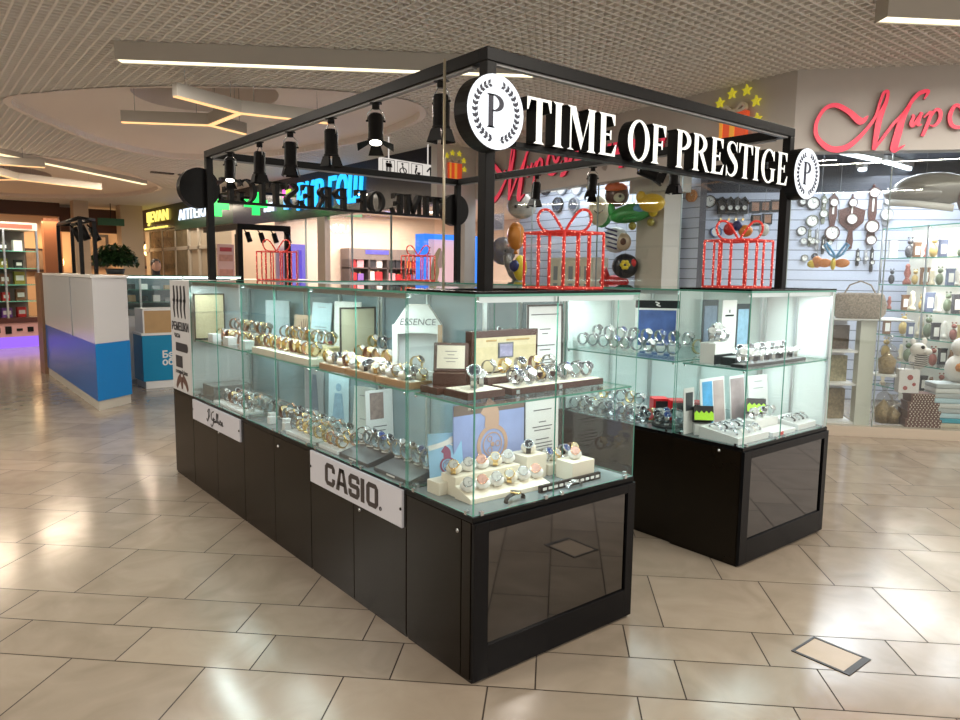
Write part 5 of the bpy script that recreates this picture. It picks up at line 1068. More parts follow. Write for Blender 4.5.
b = MB(); b.box(P0[0]-.004, P0[0]+.01, 8.2, 8.21, .76, 1.5); b.build('panel_joint', grey, t)
tag(prism('wooden_end_panel', [(.03, 10.49), (.50, 10.42), (.50, 10.95), (.03, 10.95)], 0, 1.53, mat('oak_panel', (.22, .11, .05), .5, noise=.2, nscale=6), None), 'tall brown wooden end panel behind the blue and white kiosk', 'panel')
t = empty('small_truss', (0, 0, 1.526), 0, 'small black frame with spotlights on top of the blue and white kiosk', 'frame')
tp = [(.24, 8.45), (.46, 8.75), (.28, 10.3), (.46, 10.3)]
for x, y in tp: b = MB(); b.box(x-.022, x+.022, y-.022, y+.022, 0, .70); b.build('post', black, t)
for A, B in ((tp[0], tp[1]), (tp[0], tp[2]), (tp[1], tp[3]), (tp[2], tp[3])): b = MB(); b.tube([(*A, .72), (*B, .72)], .027, 4); b.build('beam', black, t)
for i, (x, y) in enumerate(((.27, 8.9), (.30, 9.5), (.46, 9.2))):
    b = MB(); b.cyl((x, y, .68), (x+.05, y, .62), .012, n=6); b.cyl((x+.05, y-.02, .64), (x+.12, y-.06, .46), .05, n=10); b.build('spotlight', black, t)
t = empty('potted_plant', (.78, 9.15, 1.525), 0, 'bushy dark green plant in a low pot behind the small black frame', 'plant')
b = MB(); b.lathe([(0, 0), (.11, 0), (.13, .08), (.11, .08), (0, .07)], 14); b.build('pot', mat('dark_pot', (.03, .03, .03), .5), t)
b = MB(); random.seed(3)
for k in range(1300):
    a = random.random()*6.28; e = math.acos(1-1.25*random.random()); rr = .30*(.35+.65*random.random()); c = Vector((math.cos(a)*math.sin(e)*rr, math.sin(a)*math.sin(e)*rr, .17+math.cos(e)*rr*.85))
    R = Matrix.Translation(c) @ Matrix.Rotation(random.random()*6.28, 4, 'Z') @ Matrix.Rotation(random.random()*2-1, 4, 'X'); b.add([(0, -.045, 0), (.022, 0, .006), (0, .05, 0), (-.022, 0, .006)], [(0, 1, 2, 3)], 0, False, R)
b.build('foliage', mat('dark_leaf', (.018, .05, .012), .45), t)
b = MB()
for k in range(9): a = k*.7; b.tube([(0, 0, .1), (.06*math.cos(a), .06*math.sin(a), .22), (.16*math.cos(a), .16*math.sin(a), .34)], .005, 5)
b.build('stem', mat('plant_stem', (.05, .035, .015), .6), t)
# glass case of the left island and its base
t = empty('display_case', (0, 0, 0), 0, 'far glass case with small goods between the blue kiosk and the strap poster', 'display case')
x0, x1, y0, y1 = .56, 2.6, 9.2, 9.7
b = MB(); b.box(x0, x1, y0, y1, 0, .92); b.build('base', white, t)
b = MB(); b.box(x0, x1, y0, y0+.008, .92, 1.5); b.build('glass_pane', pane, t); b = MB(); b.box(x0, x1, y0, y1, 1.5, 1.512, [0, 0, 1, 1, 1, 1]); b.build('top_panel', [pane, edge], t)
b = MB(); b.box(x0, x1, y1-.02, y1, .92, 1.5); b.build('back_panel', backp, t)
for z in (1.12, 1.30): b = MB(); b.box(x0+.01, x1, y0+.02, y1-.02, z, z+.006); b.build('glass_shelf', edge, t)
for x in (x0, 1.1, 1.7): b = MB(); b.box(x, x+.025, y0, y0+.025, .92, 1.5); b.build('corner_profile', alu, t)
b = MB(); b.box(x0+.03, x1, y0+.02, y0+.05, 1.475, 1.495); b.build('led_strip', led, t)
random.seed(5)
nm_col = [(bk, 'black'), (white, 'white'), (grey, 'grey'), (mat('tan_goods', (.4, .28, .16), .5), 'tan')]
for zi, z in enumerate((.921, 1.127, 1.307)):
    for k in range(6):
        m, cn = nm_col[(k+zi) % 4]; x = .64+k*.17
        block('goods_box', x, x+.10, 9.35, 9.42, z, z+.05+.05*random.random(), m, cn+' small item on the '+['bottom', 'middle', 'top'][zi]+' level of the far glass case', 'box', cn+' items, '+['bottom', 'middle', 'top'][zi]+' level of the far glass case')
# blue stand with wooden top
t = empty('promo_stand', (0, 0, 0), 0, 'blue promotion stand with wooden top beside the strap poster', 'stand')
tq = mat('turquoise_panel', (.0, .24, .46), .35)
x0, x1, y0, y1 = .885, 1.70, 8.19, 8.65
b = MB(); b.box(x0, x1, y0, y1, 0, .10); b.build('plinth', white, t); b = MB(); b.box(x0-.03, x1, y0-.01, y1, .10, .72); b.build('body', tq, t, .003)
b = MB(); b.box(x0-.04, x1, y0-.02, y1, .72, .75); b.build('ledge', white, t); b = MB(); b.box(x0+.0, x1, y0+.02, y1-.05, .75, 1.05); b.build('wooden_box', mat('light_oak', (.46, .29, .13), .45, noise=.15, nscale=8), t)
b = MB(); b.box(x0-.005, x1, y0+.01, y1-.04, 1.05, 1.075); b.box(x0-.006, x0+.012, y0+.012, y1-.04, .75, 1.05); b.build('white_edging', white, t)
M = FR((atY(162, 350, 8.17).x, y0-.012, 0), (1, 0, 0)); text('lettering', 'Беларусь', M @ Matrix.Translation((0, .45, 0)), .13, white, t, .002, 0, .004, 1, 'LEFT'); text('lettering', 'обувь', M @ Matrix.Translation((0, .35, 0)), .13, white, t, .002, 0, .004, 1, 'LEFT')
# far left shelves with purple light base
t = empty('shelf_rack', (0, 0, 0), 0, 'tall glass shelf rack with purple lit base at the far left edge', 'rack')
RA, RB = Vector((-1.7, 14.55, 0)), Vector((.66, 15.13, 0)); rd = (RB-RA).normalized(); Lr = (RB-RA).length; MR = Matrix(((rd.x, -rd.y, 0, RA.x), (rd.y, rd.x, 0, RA.y), (0, 0, 1, 0), (0, 0, 0, 1)))
b = MB(); b.box(0, Lr, 0, .7, 0, .22, 0, MR); b.build('purple_base', emis('purple_base_light', (.30, .12, .9), .9), t)
b = MB(); b.box(0.02, Lr-.02, .02, .68, .22, .50, 0, MR); b.build('printed_plinth', mat('pink_plinth', (.45, .25, .25), .5), t)
b = MB()
for k in range(11):
    x = .2+k*.2; b.cbox((x, .015, .36), (.11, .01, .05+.10*((k*7) % 3)/2), 0, MR)
b.build('plinth_pictures', black, t)
b = MB(); b.box(0, Lr, 0, .7, .50, .60, 0, MR); b.build('dark_ledge', mat('dark_maroon', (.05, .012, .01), .4), t)
for z in (.92, 1.25, 1.58, 1.92): b = MB(); b.box(0, Lr, .02, .68, z, z+.015, 0, MR); b.build('glass_shelf', edge, t)
for k in range(5): b = MB(); x = k*(Lr-.04)/4; b.box(x, x+.035, 0, .035, .6, 2.35, 0, MR); b.build('upright', alu, t)
b = MB(); b.box(0, Lr, .66, .7, .6, 2.35, 0, MR); b.build('back_panel', mat('smoky_back', (.16, .14, .12), .4), t)
b = MB(); b.box(0, Lr, 0, .7, 2.35, 2.50, 0, MR); b.build('header', mat('cream_header', (.6, .5, .42), .5), t)
b = MB(); b.box(1.2, Lr-.1, -.02, .0, 2.38, 2.46, 0, MR); b.build('header_lettering', mat('rust_print', (.4, .08, .04), .5), t)
random.seed(11); cl = [('red', (.55, .03, .03)), ('green', (.03, .25, .08)), ('olive', (.28, .25, .04)), ('purple', (.2, .08, .35)), ('white', (.7, .7, .65)), ('brown', (.2, .1, .05)), ('blue', (.05, .15, .35)), ('black', (.03, .03, .03))]
lv = ['lowest', 'second', 'third', 'fourth', 'top']
for zi, z in enumerate((.601, .936, 1.266, 1.596, 1.936)):
    for k in range(4):
        cn, cc = cl[(k*3+zi*5) % 8]; x = Lr-.28-k*.27; wd, ht = .13+.06*random.random(), .13+.13*random.random()
        p = MR @ Vector((x, .30, z)); bt = MB(); bt.box(-wd/2, wd/2, -.05, .05, 0, ht); bt.box(-wd/2+.02, wd/2-.02, -.053, -.05, ht*.3, ht*.7, 1)
        o = bt.build('gift_item', [mat('goods_'+cn, cc, .45), white], None, .004); o.location = p; o.rotation_euler = (0, 0, math.atan2(rd.y, rd.x)); tag(o, cn+' packed item, number '+['one', 'two', 'three', 'four'][k]+' from the right on the '+lv[zi]+' level of the far left rack', 'box')
        o['label'] = cn+' package on the '+lv[zi]+' level of the far left rack, '+['right end', 'second from right', 'third from right', 'fourth from right'][k]
area('rack_light', (.2, 14.5, 2.6), 1.5, .2, 14, (1, .95, .9), rot=(math.radians(20), 0, 0))
pf = mat('dark_picture_frame', (.03, .02, .02), .4)
for i, (px, py, s_) in enumerate([(36, 260, .35), (93, 250, .5), (140, 255, .45)]):
    p = atY(px, py, 26.4); t = empty('wall_picture', p, 0, ['small dark picture on the cafe wall above the far left rack', 'dark picture on the cafe wall behind the small black frame', 'dark picture right of the far pillar'][i], 'picture')
    b = MB(); b.box(-s_, s_, -.05, .06, -s_*1.1, s_*1.1); b.build('frame', pf, t); b = MB(); b.box(-s_*.8, s_*.8, -.06, -.05, -s_*.9, s_*.9); b.build('picture', mat('cafe_print', (.2, .14, .1), .5, noise=.6, nscale=5), t)
p = atY(111, 222, 22.8); b = MB(); b.cbox(p, (.75, .05, .22)); tag(b.build('direction_sign', mat('green_sign', (.01, .10, .04), .5)), 'dark green hanging direction sign before the far pillar', 'sign')
b = MB(); b.cyl((p.x, p.y, p.z+.1), (p.x, p.y, 3.62), .012, n=6); b.build('hanger', black, bpy.data.objects[[o.name for o in bpy.data.objects if o.name.startswith('direction_sign')][-1]])
# cafe lamps: small glowing wall lamps low on the far wall
for i, (px, py) in enumerate([(60, 262), (48, 246), (147, 250)]):
    p = atY(px, py, 26.3); b = MB(); b.ball(p, (.12, .08, .22)); o = tag(b.build('wall_lamp', emis('cafe_lamp', (1, .62, .25), 6)), ['warm wall lamp low between the kiosk and the rack', 'warm wall lamp above the far left rack', 'warm lamp right of the far pillar'][i], 'lamp')
# person behind the counter
t = empty('person', (atY(156, 268, 12.5).x, 12.5, 0), 0, 'distant person with short dark hair and a dark top seen behind the counters', 'person')
bmv = [(0, 0, .9), (0, 0, 1.15), (0, 0, 1.36), (0, 0, 1.48), (0, 0, 1.60), (0, -.01, 1.70), (.17, 0, 1.38), (.24, 0, 1.12), (.20, -.12, .95), (-.17, 0, 1.38), (-.24, 0, 1.12), (-.20, -.12, .95), (.09, 0, .82), (.10, 0, .45), (.10, -.02, .05), (-.09, 0, .82), (-.10, 0, .45), (-.10, -.02, .05), (.10, -.14, .04), (-.10, -.14, .04)]
bme = [(0, 1), (1, 2), (2, 3), (3, 4), (4, 5), (2, 6), (6, 7), (7, 8), (2, 9), (9, 10), (10, 11), (0, 12), (12, 13), (13, 14), (0, 15), (15, 16), (16, 17), (14, 18), (17, 19)]
rads = [.13, .14, .13, .055, .085, .075, .06, .045, .032, .06, .045, .032, .09, .06, .04, .09, .06, .04, .035, .035]
me = bpy.data.meshes.new('body'); me.from_pydata(bmv, bme, []); o = bpy.data.objects.new('body', me); COL.objects.link(o); o.parent = t
me.materials.append(mat('dark_clothing', (.025, .025, .03), .8)); sk = o.modifiers.new('skin', 'SKIN')
for v, r_ in zip(me.skin_vertices[0].data if me.skin_vertices else [], rads): v.radius = (r_, r_)
if not me.skin_vertices:
    lay = None
o.modifiers.new('sub', 'SUBSURF').levels = 1
b = MB(); b.ball((0, -.015, 1.665), (.085, .10, .12), 0, 12, 8); b.build('head', mat('skin_tone', (.5, .3, .22), .5), t)
b = MB(); b.ball((0, .01, 1.70), (.095, .105, .105), 0, 12, 8); b.build('hair', mat('dark_hair', (.015, .01, .01), .6), t)

# ================================================================== BEHIND THE ISLAND: pharmacy and perfume shop goods
def pframe(px0, px1, py0, py1, Y): return atY(px0, py0, Y), atY(px1, py1, Y)
a, b_ = pframe(217, 235, 244, 277, 12.2); t = empty('poster_stand', ((a.x+b_.x)/2, 12.2, 0), 0, 'pink price poster on a stand right of the far left post', 'poster')
wd = abs(b_.x-a.x)/2; b = MB(); b.box(-wd, wd, 0, .03, b_.z-.05, a.z); b.build('poster_board', mat('pink_poster', (.62, .42, .40), .5), t)
b = MB(); b.box(-wd*.8, wd*.8, -.004, 0, a.z-.33, a.z-.20); b.box(-wd*.8, wd*.8, -.004, 0, b_.z+.0, b_.z+.15); b.build('food_photo', mat('red_brown_print', (.5, .25, .2), .5, noise=.4, nscale=14), t); b = MB(); b.box(-wd*.7, wd*.7, -.004, 0, a.z-.14, a.z-.06); b.build('heading', mat('dark_red_print', (.4, .05, .06), .5), t)
b = MB(); b.box(-.03, .03, 0.03, .06, 0, b_.z+.2); b.box(-.2, .2, -.1, .2, 0, .02); b.build('pole', black, t)
# second black frame with spotlights (another island)
t = empty('canopy_frame', (0, 0, 0), 0, 'distant black frame with small spotlights seen behind the left gift box light', 'frame')
YQ = 10.5; xa, xb = atY(238, 250, YQ).x, atY(291, 250, YQ).x; zt = atY(291, 229, YQ).z
b = MB(); b.box(xa, xa+.09, YQ, YQ+.09, 0, zt-.05); b.build('post', black, t); b = MB(); b.box(xb-.09, xb, YQ, YQ+.09, 0, zt-.05); b.build('post', black, t)
b = MB(); b.box(xa, xb, YQ, YQ+.09, zt-.05, zt+.05); b.build('beam', black, t)
b = MB(); b.box(xa, xa+.09, YQ+.09, YQ+1.8, zt-.05, zt+.05); b.build('beam', black, t)
b = MB(); xm = xa+(xb-xa)*.62; b.box(xm, xm+.1, YQ+1.7, YQ+1.8, 0, zt-.05); b.build('post', black, t)
for k in range(4):
    x = xa+.14+(xb-xa-.25)*k/3; b = MB(); b.cyl((x, YQ+.05, zt-.05), (x+.03, YQ, zt-.12), .012, n=6); b.cyl((x+.03, YQ, zt-.10), (x+.06, YQ-.05, zt-.26), .045, n=10); b.build('spotlight', black, t)
t = empty('counter', (0, 0, 0), 0, 'pale counter with lit top under the distant black frame', 'counter'); b = MB(); b.box(xa-.3, xb+.4, YQ+.12, YQ+.6, 0, 1.42); b.build('body', cream, t); b = MB(); b.box(xa-.3, xb+.4, YQ+.12, YQ+.6, 1.421, 1.45); b.build('lit_top', emis('lit_counter', (1, .8, .6), 1.2), t)
# small violet portal left of the perfume shop, big blue portal right of it
vio = emis('violet_portal_light', (.10, .08, .75), .9); blu = emis('blue_portal_light', (.03, .22, 1), 1.1)
def portal(px0, px1, pytop, Y, m, label, th, picm):
    a = atY(px0, pytop, Y); c = atY(px1, pytop, Y); t = empty('light_portal', (a.x, Y, 0), 0, label, 'portal'); W_ = c.x-a.x; H = a.z
    b = MB(); b.box(0, th, 0, .3, 0, H-th); b.box(W_-th, W_, 0, .3, 0, H-th); b.box(0, W_, 0, .3, H-th, H); b.build('lit_frame', m, t)
    b = MB(); b.box(th, W_-th, .15, .2, 0, H-th); p = b.build('poster', picm, t); return t, W_, H
portal(290, 307, 244, 13.3, vio, 'small violet lit portal behind the left gift box light', .13, mat('pale_pink_poster', (.62, .42, .42), .5))
t, W_, H = portal(424.5, 479, 233.5, 9.0, blu, 'bright blue lit portal framing a pink perfume poster', .09, mat('pink_perfume_poster', (.72, .46, .48), .5, em=(1, .62, .64), es=.42))
b = MB(); b.stroke([(.46, H-.25), (.38, H-.45), (.34, H-.70), (.30, H-.95), (.26, H-1.3)], [.05, .16, .20, .16, .12], .0, .004, FR((0, .149, 0), (1, 0, 0))); b.build('hair_print', mat('blond_print', (.62, .46, .20), .5, noise=.3, nscale=20), t)
b = MB(); b.stroke([(.50, H-.30), (.47, H-.5), (.45, H-.62)], [.06, .14, .08], .004, .006, FR((0, .149, 0), (1, 0, 0))); b.build('face_print', mat('peach_print', (.75, .5, .38), .5), t)
b = MB()
for k in range(5): b.box(.14, .14+.10-.02*(k % 2), .143, .149, H-.25-.06*k, H-.235-.06*k)
b.build('printed_lines', mat('rose_ink', (.4, .1, .15), .5), t)
# perfume shelves against the shop back wall (y = 13.8)
YS = 13.35
xa, xb = atY(349, 260, YS).x, atY(424, 260, YS).x; zt = atY(349, 248, YS).z
t = empty('shelf_unit', (0, 0, 0), 0, 'wide dark perfume shelf unit with lit header in the shop behind', 'shelf')
b = MB(); b.box(xa, xb, YS+.37, YS+.42, .1, zt); b.build('back_panel', mat('mauve_back', (.22, .16, .16), .5), t)
b = MB(); b.box(xa, xb, YS, YS+.37, zt-.26, zt); b.build('header', mat('grey_header', (.18, .14, .13), .5), t)
b = MB(); b.box(xa+.45, xa+1.1, YS-.01, YS, zt-.13, zt-.03); b.build('header_light', emis('header_blue', (.15, .12, .8), 1.2), t)
for k, wdt in enumerate(('GOLD', 'Senso', 'TIRADA', 'vogue')): pass
for z in (.55, .95, 1.35, 1.68): b = MB(); b.box(xa, xb, YS, YS+.37, z, z+.03); b.build('shelf_board', mat('dark_shelf', (.08, .06, .06), .5), t)
for k in range(5): x = xa+(xb-xa-.05)*k/4; b = MB(); b.box(x, x+.05, YS, YS+.37, .1, zt-.26); b.build('upright', mat('dark_shelf'), t)
random.seed(21); pc = [('orange', (.75, .22, .05)), ('red', (.55, .03, .04)), ('violet', (.25, .12, .45)), ('white', (.75, .7, .7)), ('black', (.04, .04, .05)), ('pink', (.75, .35, .4)), ('blue', (.08, .2, .5))]
for zi, z in enumerate((1.381, 1.711)):
    k = 0; x = xa+.08
    while x < xb-.2:
        cn, cc = pc[random.randrange(7)]; wd = .12+.08*random.random(); ht = .16+.10*random.random(); dx = (x-xa) % ((xb-xa-.05)/4)
        if dx < .07 or dx+wd > (xb-xa-.05)/4-.01: x += .05; continue
        b = MB(); b.box(x, x+wd, YS+.05, YS+.2, z, z+ht); b.box(x+wd*.35, x+wd*.65, YS+.09, YS+.16, z+ht, z+ht+.03, 1); o = b.build('perfume_box', [mat('perfume_'+cn, cc, .35), gold])
        tag(o, cn+' perfume package on the '+['lower', 'upper'][zi]+' visible board of the far shelf unit', 'box', cn+' perfumes, '+['lower', 'upper'][zi]+' board'); x += wd+.03
p = atY(345, 228, 13.3); o = text('letter_sign', 'ЗNИU', FR((p.x, 13.785, p.z), (1, 0, 0)), .26, wsign, None, .01, 0, .01); tag(o, 'small white lit letters on the cream wall above the perfume shelves', 'sign')
for i, px in enumerate((355, 363, 393, 399, 433, 436)):
    p = atY(px, 218+(i % 2)*3, 9.6+2.2*((i+1) % 2)); b = MB(); b.lathe([(0, 0), (.07, 0), (.085, .02), (0, .02)], 14, 0, Matrix.Translation((p.x, p.y, 2.978))); tag(b.build('ceiling_spot', emis('shop_downlight', (1, .9, .75), 7)), 'small round downlight on the perfume shop ceiling', 'lamp', 'downlights of the perfume shop')

# ================================================================== GIFT SHOP GOODS
BD = (B1b-B1a).normalized(); BN = Vector((BD.y, -BD.x, 0)); BN = BN if (CAM-B1a).dot(BN) > 0 else -BN
WD = (W1a-W1b).normalized(); WN = Vector((WD.y, -WD.x, 0)); WN = WN if (CAM-W1a).dot(WN) > 0 else -WN
dw = mat('dark_mahogany', (.07, .02, .012), .35, noise=.3, nscale=20); dkc = mat('black_clock_case', (.02, .018, .018), .35); gm = mat('grey_metal_case', (.35, .36, .38), .35, metal=.6); ol = mat('olive_case', (.16, .17, .12), .45); face = mat('clock_face', (.78, .78, .72), .4); dface = mat('dark_clock_face', (.05, .06, .09), .3)
def wallM(px, py, wall):
    if wall == 'B': p = onP(px, py, B1a, B1b)+BN*.004; D = BD; N = BN
    else: p = onP(px, py, W1a, W1b)+WN*.004; D = WD; N = WN
    return FR(p, D), (p-CAM).dot(fw)/F_PX        # matrix and metres per pixel
def hands(b, cx, cy, r, M, z):
    b.stroke([(cx, cy), (cx+r*.45, cy+r*.25)], r*.09, z, z+.002, M, 1, sub=1); b.stroke([(cx, cy), (cx-r*.15, cy+r*.7)], r*.07, z, z+.002, M, 1, sub=1)
    for k in range(12): a = k*PI/6; b.disc(cx+r*.84*math.cos(a), cy+r*.84*math.sin(a), r*.05, z, z+.001, M, 1, 1, 6)
def dial_parts(t, cx, cy, r, M, rim, fc, z0=.0):
    b = MB(); b.disc(cx, cy, r, z0, z0+.03, M, 0, 0, 22); b.ringp(cx, cy, r*1.0, r*.86, z0+.03, z0+.045, M, 0, 0, 22); c = b.build('dial_case', rim, t)
    b = MB(); b.disc(cx, cy, r*.86, z0+.0305, z0+.033, M, 0, 0, 22); hands(b, cx, cy, r*.86, M, z0+.0332); b.build('clock_face', [fc, dkc if fc is face else face], c); return c
def round_clock(px, py, rp, wall, rim, fc, label, hexa=False, group=None):
    M, k = wallM(px, py, wall); t = empty('wall_clock', (0, 0, 0), 0, label, 'clock', group); r = rp*k
    if hexa: b = MB(); b.disc(0, 0, r*1.2, 0, .03, M, 0, 0, 8); b.build('frame', rim, t); dial_parts(t, 0, 0, r*.8, M, rim, fc, .01)
    else: dial_parts(t, 0, 0, r, M, rim, fc)
    return t
def barometer(px, ytop, ybot, wall, m, label, dialspec, bodyw=4.5, heart=False):
    M, k = wallM(px, (ytop+ybot)/2, wall); t = empty('wall_barometer', (0, 0, 0), 0, label, 'barometer'); H = (ybot-ytop)*k/2; w_ = bodyw*k
    b = MB(); b.plate([(-w_*.35, -H*.98), (w_*.35, -H*.98), (w_*.5, -H*.7), (w_*.28, -H*.3), (w_*.5, H*.1), (w_*.42, H*.62), (w_*.55, H*.8), (0, H), (-w_*.55, H*.8), (-w_*.42, H*.62), (-w_*.5, H*.1), (-w_*.28, -H*.3), (-w_*.5, -H*.7)][::1], 0, .025, M)
    b.ball((0, H*1.02, .012), w_*.18, 0, 8, 6, M)
    if heart:
        R = 12*k; b.strip([(-R*1.05, H*.45), (-R*.95, 0), (-R*.45, -H*.22), (0, -H*.36)], [(0, H*.62), (0, 0), (0, -H*.2), (0, -H*.34)], 0, .024, M); b.strip([(R*1.05, H*.45), (R*.95, 0), (R*.45, -H*.22), (0, -H*.36)], [(0, H*.62), (0, 0), (0, -H*.2), (0, -H*.34)], 0, .024, M)
    b.build('carved_body', m, t)
    for dy, r in dialspec: dial_parts(t, 0, H*dy, r*k, M, m, face, .02)
    b = MB(); b.plate([(-w_*.10, H*.15), (w_*.10, H*.15), (w_*.10, H*.58), (-w_*.10, H*.58)], .026, .032, M); b.build('thermometer', face, t)
    return t
round_clock(802, 202, 4, 'B', dkc, face, 'dark eight sided wall clock just right of the small round sign', True)
round_clock(812.5, 203.5, 6.3, 'B', dkc, face, 'round pale faced wall clock with thin dark rim, top left of the wall')
round_clock(811.5, 221, 5.8, 'B', ol, face, 'olive rimmed round clock under the thin dark rimmed one')
round_clock(801, 231, 4.6, 'B', dkc, face, 'dark rimmed round clock right of the right frame post')
round_clock(812, 241, 3.4, 'B', ol, face, 'small olive clock below the olive rimmed round clock'); round_clock(803, 241, 3.2, 'B', gm, face, 'small grey clock lowest near the right frame post')
round_clock(804, 258, 3.2, 'B', ol, face, 'small olive clock near the counter edge right of the post'); round_clock(814, 256, 2.8, 'B', dkc, dface, 'tiny dark clock near the counter edge right of the post')
barometer(823, 195, 224, 'B', ol, 'pale olive slim barometer between round clocks and the first brown barometer', [(.55, 2.8), (-.3, 4)], 4)
barometer(832, 194, 242, 'B', dw, 'red brown barometer with two dials left of the big heart shaped one', [(.62, 4.2), (-.62, 7)], 8)
barometer(850.5, 196, 249, 'B', dw, 'big dark heart shaped barometer in the centre of the white wall', [(.72, 4.2), (.12, 5.5)], 6, True)
barometer(871.5, 187, 245, 'B', dw, 'tall dark barometer with three dials right of the heart shaped one', [(.78, 5), (-.36, 6.5), (-.82, 5)], 8)
barometer(886, 190, 226, 'B', gm, 'grey barometer with round dial right of the tall dark one', [(.35, 3.5), (-.35, 6.2)], 7)
for i, (px, y0, y1, m, nm) in enumerate([(809, 229, 246, ol, 'olive'), (816.5, 229, 250, gm, 'grey'), (822.5, 236, 254, dkc, 'black'), (829, 232, 250, ol, 'second olive'), (857, 249, 266, dkc, 'small black'), (871, 248, 272, dkc, 'narrow black and white'), (865, 250, 264, gm, 'small grey')]):
    barometer(px, y0, y1, 'B', m, nm+' mini barometer in the lower rows of the white wall', [(-.2, 2.2)], 3)
round_clock(709.5, 201.7, 6, 'B', dkc, face, 'thin rimmed white clock behind the letters PRES'); round_clock(700, 219, 5, 'B', gm, face, 'grey rimmed clock left of the cluster of cuckoo clocks'); round_clock(716, 232, 5.4, 'B', mat('blue_rim', (.04, .12, .35), .4), face, 'blue rimmed clock above the right gift box light')
for i, px in enumerate((721, 729, 736, 743)):
    M, k = wallM(px, 208, 'B'); t = empty('cuckoo_clock', (0, 0, 0), 0, 'black cuckoo clock, '+['leftmost', 'second', 'third', 'rightmost'][i]+' of four above the right gift box light', 'clock')
    b = MB(); b.plate([(-3.6*k, -6*k), (3.6*k, -6*k), (3.6*k, 4*k), (0, 9*k), (-3.6*k, 4*k)], 0, .08, M); b.plate([(-4.6*k, 3.2*k), (0, 8.6*k), (4.6*k, 3.2*k), (4.6*k, 5*k), (0, 10.6*k), (-4.6*k, 5*k)][:3]+[(4.6*k, 5*k), (0, 10.6*k), (-4.6*k, 5*k)], 0, .12, M); b.build('house_case', dkc, t)
    dial_parts(t, 0, -.5*k, 2.6*k, M, dkc, face, .08); b = MB(); b.cyl((0, -6*k, .03), (0, -11*k, .03), .004, n=5, M=M); b.disc(0, -11.5*k, 1.2*k, .02, .04, M, n=10); b.build('pendulum', gold, t)
for i, (px, py, s_) in enumerate([(755, 207, 4.8), (765, 206.5, 4.4), (775, 206, 4.6), (767, 219, 4.5), (756, 220, 4.3)]):
    M, k = wallM(px, py, 'B'); t = empty('wall_picture', (0, 0, 0), 0, 'small dark framed picture on the white wall, '+['top left', 'top middle', 'top right', 'lower middle', 'lower left'][i]+' near the right frame post', 'picture')
    s_ *= k; b = MB(); b.plate([(-s_, -s_*1.15), (s_, -s_*1.15), (s_, s_*1.15), (-s_, s_*1.15)], 0, .03, M); b.build('frame', dkc, t); b = MB(); b.plate([(-s_*.7, -s_*.85), (s_*.7, -s_*.85), (s_*.7, s_*.85), (-s_*.7, s_*.85)], .0305, .034, M); b.build('picture', mat('warm_small_print', (.30, .16, .10), .5, noise=.8, nscale=12), t)
# left display wall
for px, py, r, rim, fc, lab in [(547, 187, 8, dkc, dface, 'dark round clock highest on the left display wall'), (563, 187, 8, gm, face, 'silver rimmed round clock beside the dark one on the left display wall'), (578, 187, 8, gm, face, 'round clock with thin grey rim right of the silver rimmed one'), (559, 205, 7.5, dkc, dface, 'dark blue faced clock above the nearest gift box light'), (575, 205, 7.5, gm, dface, 'grey clock with dark face above the nearest gift box light'), (673, 226, 8, mat('green_case', (.05, .10, .04), .5), mat('yellow_face', (.6, .6, .2), .5), 'green and yellow round clock right of the beige column'), (693, 196, 6, mat('orange_wood', (.5, .2, .06), .5), mat('orange_face', (.6, .3, .12), .5), 'orange carved wooden clock under the letter P')]:
    round_clock(px, py, r, 'W', rim, fc, lab)
M, k = wallM(499, 222, 'W'); b = MB(); b.plate([(-9*k, -8*k), (9*k, -8*k), (9*k, 8*k), (-9*k, 8*k)], 0, .015, M); o = tag(b.build('wall_picture', mat('sketch_paper', (.6, .62, .66), .5)), 'pale sketched city picture on the display wall right of the nearest post', 'picture')
b = MB()
for q in range(7): b.plate([((-8+q*2.3)*k, -7*k), ((-6.6+q*2.3)*k, -7*k), ((-6.6+q*2.3)*k, (-2+(q*5) % 6)*k), ((-8+q*2.3)*k, (-2+(q*5) % 6)*k)], .0155, .017, M)
b.build('skyline_print', grey, o)
M, k = wallM(681, 184, 'W'); b = MB(); b.stroke([(-1*k, -14*k), (0, 0), (-2*k, 12*k)], 2.4*k, 0, .03, M)
for s_ in (-1, 1): b.stroke([(0, -6*k), (5*s_*k, 0), (5*s_*k, 9*k)], 2*k, 0, .03, M)
tag(b.build('cactus_ornament', mat('cactus_green', (.04, .14, .05), .5)), 'green cactus shaped wall ornament right of the beige column', 'ornament')
q0y = atX(578, 272, 5.95).y
